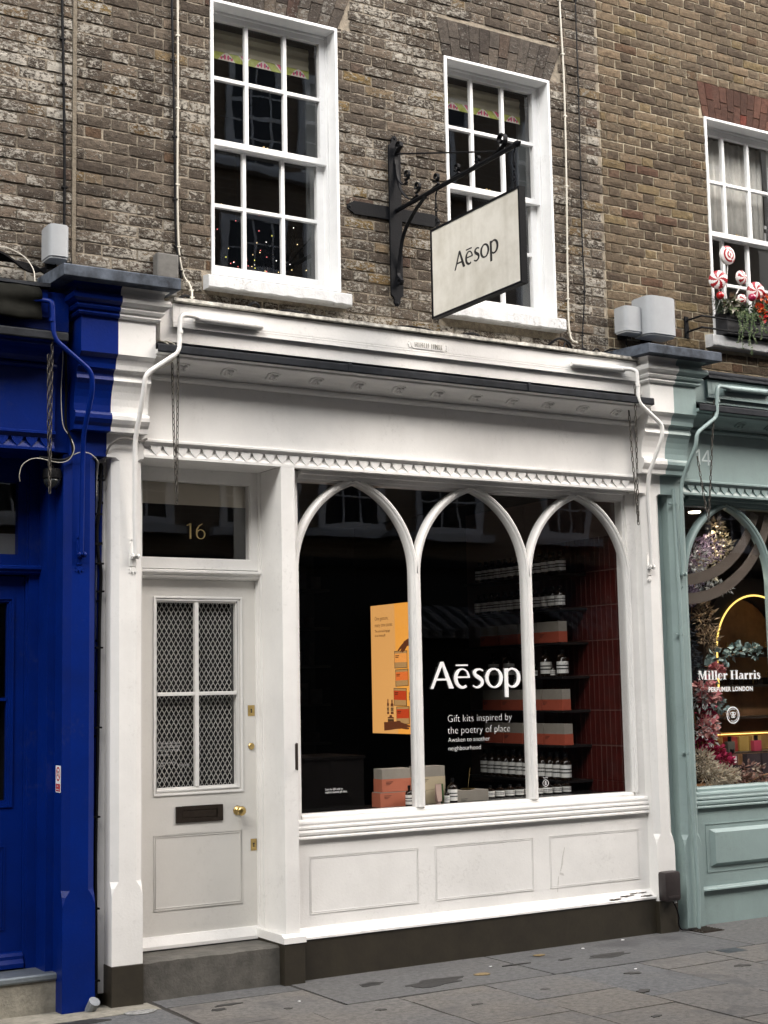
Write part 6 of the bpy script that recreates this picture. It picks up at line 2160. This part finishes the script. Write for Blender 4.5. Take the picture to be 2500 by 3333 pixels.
for (x, y, m, lab) in ((5.465, 0.29, PINKT, 'blush tube standing before the cream gift box'), (5.495, 0.315, GREENT, 'green tube standing before the cream gift box')):
    mb = MB().lathe([(0.016, 0.0), (0.016, 0.02), (0.018, 0.022)], (x, y, LZ), 'z', 12)
    mb.add([(x - 0.018, y - 0.018, LZ + 0.022), (x + 0.018, y - 0.018, LZ + 0.022), (x + 0.018, y + 0.018, LZ + 0.022), (x - 0.018, y + 0.018, LZ + 0.022), (x - 0.024, y - 0.002, LZ + 0.135), (x + 0.024, y - 0.002, LZ + 0.135), (x + 0.024, y + 0.002, LZ + 0.135), (x - 0.024, y + 0.002, LZ + 0.135)],
           [(0, 1, 2, 3), (7, 6, 5, 4), (0, 4, 5, 1), (1, 5, 6, 2), (2, 6, 7, 3), (3, 7, 4, 0)])
    tag(mb.build('cream_tube', m), lab, 'tube')
for i in range(9):
    bottle((6.05 + i * 0.085, 0.52, LZ), 0.085, 0.034, 'squat dark bottle in the low row on the window ledge', 'squat bottles on the ledge')
t = thing('incense_dish', 'brass dish with a thin rod on the window ledge', 'dish', (5.82, 0.42, LZ + 0.076))
MB().lathe([(0.012, 0.0), (0.05, 0.006), (0.052, 0.009), (0.012, 0.004)], (5.80, 0.43, LZ + 0.0755), 'z', 16).build('dish', BRASS, t, smooth=True)
MB().tube([(5.80, 0.43, LZ + 0.08), (5.85, 0.47, LZ + 0.22)], 0.0012, 5).build('rod', BRASS, t)
mb = MB().box(4.36, 5.105, 0.66, 1.15, 0.30, 1.28)
mb.box(4.35, 5.115, 0.65, 1.16, 1.2805, 1.30)
tag(mb.build('shop_counter', mat('dark_slats', (0.004, 0.0032, 0.003), 0.7, spec=0.1)), 'dark low counter behind the left window bay', 'counter')

t = thing('display_cabinet', 'dim open cabinet with dark shelves deep behind the left bay', 'cabinet', (5.4, 3.9, 0.3))
DIM = mat('dim_cabinet', (0.035, 0.030, 0.026), 0.7)
MB().box(4.6, 6.6, 4.10, 4.14, 0.31, 3.0).build('back_panel', DIM, t)
rn = random.Random(77)
for z in (0.9, 1.25, 1.6, 1.95, 2.3, 2.65):
    MB().box(4.6, 6.6, 3.80, 4.0995, z, z + 0.02).build('shelf', mat('dim_shelf', (0.07, 0.06, 0.05), 0.6), t)
    x = 4.66
    mbx = MB()
    while x < 6.5:
        w = rn.uniform(0.05, 0.13)
        mbx.box(x, x + w, 3.84, 3.95, z + 0.0205, z + 0.02 + rn.uniform(0.08, 0.22))
        x += w + rn.uniform(0.01, 0.09)
    mbx.build('stock', mat('dim_stock', (0.12, 0.10, 0.085), 0.7, var=0.5, vscale=9), t)['kind'] = 'stuff'
# back-lit poster: a thin light box standing at right angles to the window
t = thing('lightbox_poster', 'glowing amber lightbox poster of stacked boxes and hands behind the left bay', 'lightbox', (5.63, 1.07, 1.42))
MB().box(5.602, 5.66, 0.764, 1.374, 1.418, 2.366).build('case', BLACK, t)


def glow(name, c, s=1.0):
    return mat(name, tuple(x * 0.5 for x in c), 0.6, emit=c, estr=s)


PG = [glow('poster_amber', (0.64, 0.315, 0.095), 0.36), glow('poster_amber_deep', (0.74, 0.31, 0.05), 0.36), glow('poster_dark', (0.04, 0.018, 0.008), 0.36), glow('poster_orange', (0.62, 0.14, 0.03), 0.36), glow('poster_red', (0.42, 0.045, 0.012), 0.36),
      glow('poster_tan', (0.36, 0.20, 0.075), 0.36), glow('poster_brown', (0.10, 0.03, 0.012), 0.36), glow('poster_sleeve', (0.70, 0.27, 0.06), 0.36)]
sh = Sheet((5.6015, 1.370, 1.422), (0, -1, 0), (0, 0, 1), 0.0008)
PW, PH = 0.604, 0.940
sh.poly([(0, 0), (PW * 0.60, 0), (PW * 0.56, PH), (0, PH)], 0, 0.0006)
sh.poly([(PW * 0.60, 0), (PW, 0), (PW, PH), (PW * 0.56, PH)], 1, 0.0006)
sh.h = 0.0016
def pz(z):      # poster rows measured from the top edge of the sheet
    return PH * (1 - z)
sh.text('One gesture,', 0.058, pz(0.118), 0.040, 0.92, 2); sh.text('many time zones', 0.058, pz(0.170), 0.040, 0.92, 2)
sh.text('The universal language', 0.058, pz(0.213), 0.026, 0.92, 2, bold=0.0003); sh.text('of an Aesop gift', 0.058, pz(0.247), 0.026, 0.92, 2, bold=0.0003)
def pbox(u, w, z0, z1, m, tilt=0.0):
    sh.poly([(u, pz(z1)), (u + w, pz(z1 - tilt)), (u + w, pz(z0 - tilt)), (u, pz(z0))], 2)
    sh.poly([(u + 0.006, pz(z1 - 0.004)), (u + w - 0.006, pz(z1 - 0.004 - tilt)), (u + w - 0.006, pz(z0 + 0.004 - tilt)), (u + 0.006, pz(z0 + 0.004))], 5)
    sh.poly([(u + 0.004, pz(z1 - 0.045)), (u + w - 0.004, pz(z1 - 0.045 - tilt)), (u + w - 0.004, pz(z0 + 0.020 - tilt)), (u + 0.004, pz(z0 + 0.020))], m)
    for q in range(2):
        sh.poly([(u + 0.014, pz(z0 + 0.040 + q * 0.012)), (u + 0.065 - 0.008 * q, pz(z0 + 0.040 + q * 0.012)), (u + 0.065 - 0.008 * q, pz(z0 + 0.034 + q * 0.012)), (u + 0.014, pz(z0 + 0.034 + q * 0.012))], 2)
pbox(0.330, 0.175, 0.367, 0.500, 7)
pbox(0.340, 0.175, 0.510, 0.640, 3, 0.004)
pbox(0.312, 0.175, 0.650, 0.785, 4, -0.004)
pbox(0.345, 0.175, 0.793, 0.928, 4, 0.003)
# upper hand reaching down, lower hand under the stack: wrist, palm and fingers as cut-outs in grey-brown
def limb(pts, ws, m=6):
    pp = spline([Vector((u, pz(z), 0)) for u, z in pts], 4)
    n_ = len(pp)
    wi = []
    for i in range(n_):
        f = i / 4
        a = int(min(f, len(ws) - 1)); b = min(a + 1, len(ws) - 1)
        wi.append(ws[a] * (1 - (f - a)) + ws[b] * (f - a))
    sh.stroke([(p.x, p.y) for p in pp], wi, m)
limb([(0.545, 0.300), (0.520, 0.306), (0.480, 0.318), (0.455, 0.330)], [0.050, 0.048, 0.046, 0.030])
limb([(0.470, 0.320), (0.435, 0.335), (0.405, 0.352), (0.380, 0.368)], [0.030, 0.022, 0.015, 0.008])
limb([(0.480, 0.325), (0.455, 0.345), (0.432, 0.362), (0.420, 0.378)], [0.030, 0.022, 0.016, 0.009])
limb([(0.495, 0.325), (0.475, 0.350), (0.455, 0.368), (0.440, 0.378)], [0.026, 0.020, 0.015, 0.009])
limb([(0.170, 0.945), (0.250, 0.942), (0.330, 0.935), (0.400, 0.935)], [0.062, 0.058, 0.055, 0.050])
limb([(0.390, 0.925), (0.440, 0.930), (0.490, 0.938), (0.530, 0.942)], [0.030, 0.022, 0.017, 0.010])
limb([(0.390, 0.942), (0.440, 0.950), (0.480, 0.956), (0.515, 0.958)], [0.030, 0.022, 0.016, 0.009])
limb([(0.340, 0.920), (0.370, 0.910), (0.400, 0.908)], [0.026, 0.018, 0.010])
def pbottle(u, z0, z1, w):
    sh.poly([(u - w / 2, pz(z1)), (u + w / 2, pz(z1)), (u + w / 2, pz(z0 + (z1 - z0) * 0.32)), (u + w * 0.18, pz(z0 + (z1 - z0) * 0.22)), (u + w * 0.18, pz(z0)), (u - w * 0.18, pz(z0)), (u - w * 0.18, pz(z0 + (z1 - z0) * 0.22)), (u - w / 2, pz(z0 + (z1 - z0) * 0.32))], 6)
    a, b = z0 + (z1 - z0) * 0.45, z0 + (z1 - z0) * 0.85
    sh.poly([(u - w / 2, pz(b)), (u + w / 2, pz(b)), (u + w / 2, pz(a)), (u - w / 2, pz(a))], 5)
    for q in (0.35, 0.6):
        s0 = a + (b - a) * q
        sh.poly([(u - w / 2, pz(s0 + 0.008)), (u + w / 2, pz(s0 + 0.008)), (u + w / 2, pz(s0)), (u - w / 2, pz(s0))], 2)
pbottle(0.570, 0.775, 0.945, 0.052); pbottle(0.285, 0.740, 0.850, 0.034); pbottle(0.228, 0.735, 0.850, 0.022)
pbottle(0.540, 0.665, 0.745, 0.034); pbottle(0.265, 0.858, 0.912, 0.080)
sh.build('poster_print', PG, t)


# ================================================================== INSIDE THE GREEN SHOP
WOODD = mat('dark_stained_wood', (0.030, 0.018, 0.010), 0.5, var=0.4, vscale=8)
WOODM = mat('warm_oak', (0.34, 0.17, 0.07), 0.5, var=0.45, vscale=5, streak=0.4)
room_shell('perfumery_room', 7.50, 11.2, 0.205, 3.0, 0.30, 3.30, WOODD)
struct(MB().box(7.56, 11.1, 0.21, 0.70, 0.88, 0.955).build('perfumery_ledge', WOODM))
t = thing('arched_niche', 'wood lined arched niche outlined by a glowing yellow light strip in the perfumery', 'niche', (9.36, 1.3, 0.3))
def arch_poly(cx, r, z0, zc, n=20):
    return [(cx - r, z0)] + [(cx + r * math.cos(math.pi - math.pi * i / n), zc + r * math.sin(math.pi - math.pi * i / n)) for i in range(n + 1)] + [(cx + r, z0)]
MB().py(arch_poly(9.364, 0.455, 0.31, 2.02), 1.40, 1.44).build('oak_back', WOODM, t)
po, pi_ = arch_poly(9.364, 0.62, 0.31, 2.02), arch_poly(9.364, 0.475, 0.31, 2.02)
n_ = len(po)
vs = [(x, y, z) for y in (1.17, 1.40) for pl in (po, pi_) for x, z in pl]
fs = []
for i in range(n_ - 1):
    fs += [(i, i + 1, n_ + i + 1, n_ + i), (2 * n_ + i, 2 * n_ + i + 1, 3 * n_ + i + 1, 3 * n_ + i), (n_ + i, n_ + i + 1, 3 * n_ + i + 1, 3 * n_ + i), (i, i + 1, 2 * n_ + i + 1, 2 * n_ + i)]
MB().add(vs, fs).build('arch_surround', WOODD, t)
MB().tube([(x, 1.165, z) for x, z in arch_poly(9.364, 0.470, 1.62, 2.02, 32)], 0.008, 6).build('light_strip', mat('strip_yellow', (0.9, 0.7, 0.2), 0.5, emit=(1.0, 0.66, 0.16), estr=0.6), t, smooth='all')
for k, (z, nm) in enumerate(((1.98, 'upper'), (1.72, 'middle'), (1.45, 'lower'))):
    tag(MB().box(8.93, 9.80, 1.22, 1.395, z - 0.02, z).build('niche_shelf', WOODD), '%s dark shelf across the arched niche in the perfumery' % nm, 'shelf')
GLS = mat('perfume_glass', (0.10, 0.07, 0.04), 0.08, coat=0.5)
GOLDC = mat('gold_cap', (0.7, 0.5, 0.2), 0.25, metal=1.0)
for z in (1.98, 1.72):
    for i in range(6):
        x = 9.02 + i * 0.115
        t = thing('perfume_bottle', 'small square perfume bottle with gold cap in the row on the niche shelf', 'bottle', (x, 1.29, z), 'perfume bottles on the niche shelves')
        MB().box(x - 0.03, x + 0.03, 1.26, 1.32, z + 0.0005, z + 0.06).build('glass_body', GLS if z > 1.8 else AMBER, t, bevel=0.004)
        MB().tube([(x, 1.29, z + 0.06), (x, 1.29, z + 0.105)], 0.010, 8).build('cap', GOLDC, t)
# lit display shelf and products near the glass
t = thing('display_case', 'glowing gold backed display shelf in the perfumery window', 'display', (8.7, 0.55, 0.955))
MB().box(8.215, 9.6, 0.66, 0.675, 1.20, 1.345).build('back_panel', mat('gilt_panel', (0.22, 0.12, 0.03), 0.5, var=0.3, vscale=7), t)
MB().box(8.21, 9.6, 0.46, 0.675, 1.186, 1.198).build('shelf', WOODD, t)
MB().box(8.25, 9.6, 0.645, 0.656, 1.328, 1.334).build('light_strip', mat('strip_gold', (0.9, 0.6, 0.2), 0.5, emit=(1.0, 0.62, 0.16), estr=0.9), t)
for (x, w, c, lab) in ((8.44, 0.10, (0.25, 0.02, 0.01), 'red perfume carton on the gold display shelf'), (8.56, 0.10, (0.34, 0.22, 0.05), 'gold perfume carton on the gold display shelf'), (8.70, 0.10, (0.30, 0.19, 0.05), 'ochre perfume carton right of the gold one')):
    tag(MB().box(x - w / 2, x + w / 2, 0.56, 0.62, 1.1985, 1.315).build('perfume_carton', mat('carton_%d' % int(x * 100), c, 0.6)), lab, 'box')
for (x, y, z, w, h, m, lab, lblw) in ((8.345, 0.50, 1.1985, 0.075, 0.085, mat('clear_scent', (0.12, 0.12, 0.10), 0.06, coat=0.8), 'clear square perfume bottle with black cap on the gold display shelf', False),
                                      (8.61, 0.48, 1.1985, 0.085, 0.085, mat('pink_scent', (0.35, 0.05, 0.08), 0.1, coat=0.8), 'pink square perfume bottle with dark cap on the gold display shelf', False),
                                      (8.27, 0.40, 1.105, 0.085, 0.085, mat('rose_scent', (0.16, 0.08, 0.07), 0.06, coat=0.8), 'rose square perfume bottle with white label among the dried flowers', True)):
    t = thing('perfume_bottle', lab, 'bottle', (x, y, z))
    MB().box(x - w / 2, x + w / 2, y - 0.02, y + 0.02, z, z + h).build('glass_body', m, t, bevel=0.006)
    MB().tube([(x, y, z + h), (x, y, z + h + 0.038)], 0.016, 10).build('cap', BLACK, t)
    if lblw:
        sh = Sheet((x - 0.022, y - 0.0205, z + 0.018), (1, 0, 0), (0, 0, 1), 0.001)
        sh.poly([(0, 0), (0.044, 0), (0.044, 0.052), (0, 0.052)], 0, 0.0004)
        sh.h = 0.0012
        for q in range(3): sh.poly([(0.010, 0.012 + q * 0.012), (0.034, 0.012 + q * 0.012), (0.034, 0.015 + q * 0.012), (0.010, 0.015 + q * 0.012)], 1)
        sh.build('paper_label', [PRINTW, PRINTK], t)
tag(MB().box(8.20, 8.34, 0.36, 0.44, 0.9555, 1.1045).build('bottle_stand', mat('smoked_stand', (0.05, 0.04, 0.045), 0.1)), 'dark clear stand under the rose perfume bottle', 'stand')
for x, lab in ((8.50, 'left dark clear box under the gold display shelf'), (8.66, 'right dark clear box under the gold display shelf')):
    tag(MB().box(x - 0.07, x + 0.07, 0.40, 0.455, 0.9555, 1.184).build('smoked_box', mat('smoked_stand', (0.05, 0.04, 0.045), 0.1)), lab, 'box')
t = thing('ceiling_spot', 'small lit round ceiling spot at the top of the green window', 'lamp', (8.12, 0.6, 3.3))
MB().lathe([(0.05, 0.0), (0.045, -0.01), (0.045, -0.012), (0.001, -0.013)], (8.13, 0.55, 3.10), 'z', 16).build('lamp_face', mat('spot_face', (0.9, 0.85, 0.7), 0.5, emit=(1.0, 0.88, 0.65), estr=3), t)
MB().tube([(8.13, 0.55, 3.10), (8.13, 0.55, 3.30)], 0.05, 12).build('housing', BLACK, t)
ld_ = bpy.data.lights.new('spot_lamp', 'SPOT'); ld_.energy = 30; ld_.spot_size = R(110); ld_.spot_blend = 0.6; ld_.shadow_soft_size = 0.04; ld_.color = (1.0, 0.88, 0.72)
lo_ = bpy.data.objects.new('spot_lamp', ld_); COL.objects.link(lo_); lo_.location = (8.13, 0.55, 3.08); lo_.rotation_euler = (R(-14), R(-6), 0); attach(lo_, t)
# dried flower garland climbing the left side of the green window
t = thing('flower_garland', 'tall garland of dried flowers climbing the left side of the green window', 'flowers', (7.8, 0.4, 0.96))
def FM(n_, c): return mat(n_, c, 0.8, var=0.4, vscale=40)
leaf_cloud('lilac_florets', None, [((7.93, 0.34, 2.74), (0.17, 0.09, 0.13)), ((8.10, 0.36, 2.78), (0.13, 0.08, 0.12)), ((7.86, 0.34, 2.58), (0.15, 0.09, 0.12)), ((7.86, 0.34, 2.40), (0.10, 0.08, 0.06))], 1500, 0.026, t, 41, 0.5, 0, [FM('lilac_a', (0.34, 0.27, 0.37)), FM('lilac_b', (0.22, 0.17, 0.25)), FM('lilac_c', (0.48, 0.42, 0.50))])
leaf_cloud('cream_leaves', None, [((8.14, 0.33, 2.93), (0.06, 0.05, 0.09)), ((8.20, 0.32, 2.80), (0.10, 0.06, 0.10)), ((8.0, 0.30, 2.62), (0.14, 0.06, 0.08))], 260, 0.045, t, 42, 0.5, 0, [FM('cream_a', (0.50, 0.43, 0.28)), FM('cream_b', (0.62, 0.58, 0.46))])
leaf_cloud('silver_leaves', None, [((7.86, 0.28, 2.68), (0.10, 0.05, 0.12)), ((8.05, 0.28, 2.47), (0.17, 0.05, 0.05)), ((7.92, 0.3, 1.38), (0.09, 0.06, 0.12)), ((7.90, 0.3, 1.62), (0.08, 0.06, 0.08))], 340, 0.05, t, 43, 0.35, 0, [FM('silver_a', (0.64, 0.66, 0.64)), FM('silver_b', (0.50, 0.52, 0.52))])
leaf_cloud('tan_grass', None, [((7.97, 0.33, 2.25), (0.09, 0.06, 0.12)), ((8.02, 0.33, 2.08), (0.08, 0.06, 0.09))], 330, 0.05, t, 44, 0.22, -0.2, [FM('tan_a', (0.34, 0.25, 0.15)), FM('tan_b', (0.24, 0.17, 0.11))])
leaf_cloud('dark_foliage', None, [((7.80, 0.36, 2.05), (0.08, 0.08, 0.25)), ((7.85, 0.38, 1.80), (0.12, 0.08, 0.22))], 900, 0.04, t, 45, 0.35, 0, [FM('night_a', (0.02, 0.025, 0.035)), FM('night_b', (0.035, 0.04, 0.05))])
leaf_cloud('eucalyptus_leaves', None, [((8.10, 0.32, 1.93), (0.08, 0.05, 0.06)), ((8.25, 0.30, 2.0), (0.10, 0.04, 0.05)), ((8.42, 0.28, 1.98), (0.07, 0.04, 0.05)), ((8.0, 0.32, 1.82), (0.12, 0.06, 0.07)), ((8.06, 0.32, 1.58), (0.09, 0.05, 0.05))], 170, 0.050, t, 46, 0.85, 0, [FM('euca_a', (0.19, 0.27, 0.26)), FM('euca_b', (0.26, 0.34, 0.32))])
leaf_cloud('pink_petals', None, [((7.90, 0.30, 1.70), (0.09, 0.07, 0.08)), ((7.98, 0.31, 1.66), (0.08, 0.06, 0.06)), ((7.93, 0.30, 1.42), (0.10, 0.06, 0.07)), ((8.05, 0.30, 1.84), (0.04, 0.04, 0.03))], 430, 0.045, t, 47, 0.9, 0, [FM('pink_a', (0.60, 0.20, 0.22)), FM('pink_b', (0.68, 0.36, 0.33))])
leaf_cloud('magenta_petals', None, [((7.93, 0.34, 1.29), (0.11, 0.06, 0.07)), ((8.0, 0.33, 1.22), (0.10, 0.06, 0.06)), ((8.09, 0.32, 1.15), (0.10, 0.05, 0.06)), ((7.98, 0.36, 1.52), (0.08, 0.05, 0.08))], 560, 0.036, t, 48, 0.9, 0, [FM('mag_a', (0.42, 0.012, 0.09)), FM('mag_b', (0.30, 0.008, 0.05))])
leaf_cloud('pale_plumes', None, [((7.83, 0.27, 1.14), (0.11, 0.06, 0.10)), ((7.93, 0.26, 1.05), (0.15, 0.06, 0.07)), ((8.06, 0.27, 1.04), (0.12, 0.05, 0.06))], 1300, 0.05, t, 49, 0.14, 0, [FM('plume_a', (0.62, 0.54, 0.41)), FM('plume_b', (0.52, 0.44, 0.34)), FM('plume_c', (0.70, 0.64, 0.54))])
leaf_cloud('dusty_blossom', None, [((8.20, 0.30, 1.02), (0.14, 0.05, 0.04)), ((8.38, 0.32, 1.06), (0.12, 0.05, 0.06)), ((8.55, 0.30, 0.99), (0.16, 0.05, 0.03)), ((8.75, 0.30, 0.99), (0.2, 0.05, 0.03))], 420, 0.045, t, 50, 0.45, 0, [FM('dust_a', (0.30, 0.17, 0.14)), FM('dust_b', (0.38, 0.32, 0.26)), FM('dust_c', (0.22, 0.13, 0.11))])
mb = MB()
for pts in ([(7.95, 0.33, 1.86), (8.2, 0.30, 1.95), (8.48, 0.28, 2.02)], [(7.9, 0.34, 0.96), (7.85, 0.36, 1.6), (7.86, 0.36, 2.2), (8.0, 0.36, 2.8)], [(8.3, 0.3, 0.97), (8.5, 0.28, 1.03), (8.75, 0.28, 1.06)]):
    mb.tube(spline(pts, 6), 0.004, 5)
mb.build('stems', WOODM, t)


# ================================================================== ACROSS THE STREET (seen only in the glass)
OY = -9.5
t = thing('brick_building', 'brick terrace across the street with white sash windows, mirrored in the shop glass', 'building', (10, OY - 0.2, 0))
MB().box(-30, 44, OY - 0.4, OY, 3.5805, 11.4).build('wall', OPPBRICK, t)
MB().box(-30, 44, OY - 0.5, OY + 0.12, 11.4, 11.6).build('parapet', PALESTONE, t)
NAVY = mat('dark_shop_paint', (0.012, 0.014, 0.018), 0.4)
sf2 = thing('shopfront', 'dark shopfronts across the street, mirrored low in the shop glass', 'shopfront', (10, OY - 0.2, 0))
MB().box(-30, 44, OY - 0.4, OY + 0.05, 0.0, 3.45).build('front', NAVY, sf2)
MB().box(-30, 44, OY - 0.1, OY + 0.14, 3.451, 3.58).build('cornice', mat('dark_cornice', (0.015, 0.015, 0.016), 0.8, spec=0.1), sf2)
OPG = mat('opposite_pane', (0.02, 0.022, 0.025), 0.08)
wins = [6.7, 8.42, 9.75, 11.36, 13.62, 15.3, 17.0, 4.9, 3.2, 1.5, -0.3, -2.2]
for x in wins:
    w = 1.15 if abs(x - 11.36) < 0.1 else (0.92 if x > 13 else 1.05)
    for z0, h in ((3.98, 1.65), (6.75, 1.6), (9.3, 1.4)):
        mb = MB().rect_frame(x, x + w, z0, z0 + h, 0.10, OY + 0.0005, OY + 0.05)
        mb.box(x + 0.1, x + w - 0.1, OY + 0.0005, OY + 0.045, z0 + h * 0.5 - 0.03, z0 + h * 0.5 + 0.03)
        for k in (1, 2):
            bx = x + 0.1 + (w - 0.2) * k / 3
            mb.box(bx - 0.014, bx + 0.014, OY + 0.0005, OY + 0.04, z0 + 0.1, z0 + h - 0.1)
        for k in (0.28, 0.72):
            mb.box(x + 0.1, x + w - 0.1, OY + 0.0005, OY + 0.038, z0 + h * k - 0.012, z0 + h * k + 0.012)
        wn_ = mb.build('window', SASHW, t)
        MB().box(x + 0.1, x + w - 0.1, OY + 0.0005, OY + 0.03, z0 + 0.1, z0 + h - 0.1).build('pane', OPG, wn_)
        MB().box(x - 0.14, x + w + 0.14, OY + 0.0005, OY + 0.16, z0 - 0.11, z0 - 0.001).build('sill', SILLW, wn_)
LIGHTST = mat('awning_white', (0.13, 0.125, 0.12), 0.8)
for (xa, xb, lab) in ((10.6, 12.85, 'left striped shop awning across the street'), (13.5, 14.9, 'right striped shop awning across the street')):
    a = thing('striped_awning', lab, 'awning', ((xa + xb) / 2, OY + 0.1, 2.9))
    n = int((xb - xa) / 0.11)
    for i in range(n):
        x0, x1 = xa + (xb - xa) * i / n, xa + (xb - xa) * (i + 1) / n
        MB().add([(x0, OY + 0.051, 2.92), (x1, OY + 0.051, 2.92), (x1, OY + 0.75, 2.56), (x0, OY + 0.75, 2.56), (x0, OY + 0.76, 2.42), (x1, OY + 0.76, 2.42), (x0, OY + 0.051, 2.90), (x1, OY + 0.051, 2.90), (x1, OY + 0.74, 2.54), (x0, OY + 0.74, 2.54), (x0, OY + 0.75, 2.42), (x1, OY + 0.75, 2.42)],
                 [(0, 1, 2, 3), (3, 2, 5, 4), (6, 9, 8, 7), (9, 10, 11, 8), (4, 5, 11, 10), (0, 3, 9, 6), (3, 4, 10, 9), (1, 7, 8, 2), (2, 8, 11, 5), (0, 6, 7, 1)]).build('stripe', LIGHTST if i % 2 else NAVY, a)
a = thing('wall_lamp', 'white enamel shade lamp on the terrace across the street', 'lamp', (10.79, OY + 0.05, 4.0))
MB().lathe([(0.03, 0.12), (0.04, 0.06), (0.10, 0.02), (0.215, -0.05), (0.22, -0.07), (0.19, -0.07)], (10.79, OY + 0.30, 3.93), 'z', 20).build('shade', LIGHTST, a, smooth=True)
MB().tube([(10.79, OY, 4.10), (10.79, OY + 0.2, 4.14), (10.79, OY + 0.30, 4.05)], 0.018, 6).build('arm', IRON, a)
# unseen houses added along and across the street to shut out horizon glow
for (x0, x1, y0, y1, lab) in ((-26, -1.001, 0.2, 4.5, 'unseen plain brick house added farther left to block horizon light'), (13.001, 40, 0.2, 4.5, 'unseen plain brick house added farther right to block horizon light'),
                              (-30, -26.5, -9.4, 4.5, 'unseen brick block added across the far left end to block horizon light'), (40.5, 44, -9.4, 4.5, 'unseen brick block added across the far right end to block horizon light')):
    hb = thing('brick_building', lab, 'building', ((x0 + x1) / 2, y0, 0))
    MB().box(x0, x1, y0, y1, 0.0, 10.5).build('wall', UPBRICK, hb)
    for k in range(int((x1 - x0) / 1.9)):
        for z0 in (1.0, 4.4, 7.3):
            xx = x0 + 0.5 + k * 1.9
            MB().box(xx, xx + 0.95, y0 - 0.03, y0, z0, z0 + 1.7).build('window', OPG, hb)
# building mass behind the facade keeps the sky out of the rooms
struct(MB().box(-1.0, 13.0, 4.3, 4.5, 0.0, 10.5).build('rear_wall', ROOM))
struct(MB().box(-1.0, 13.0, 0.33, 4.5, 10.5, 10.6).build('roof_slab', ROOM))
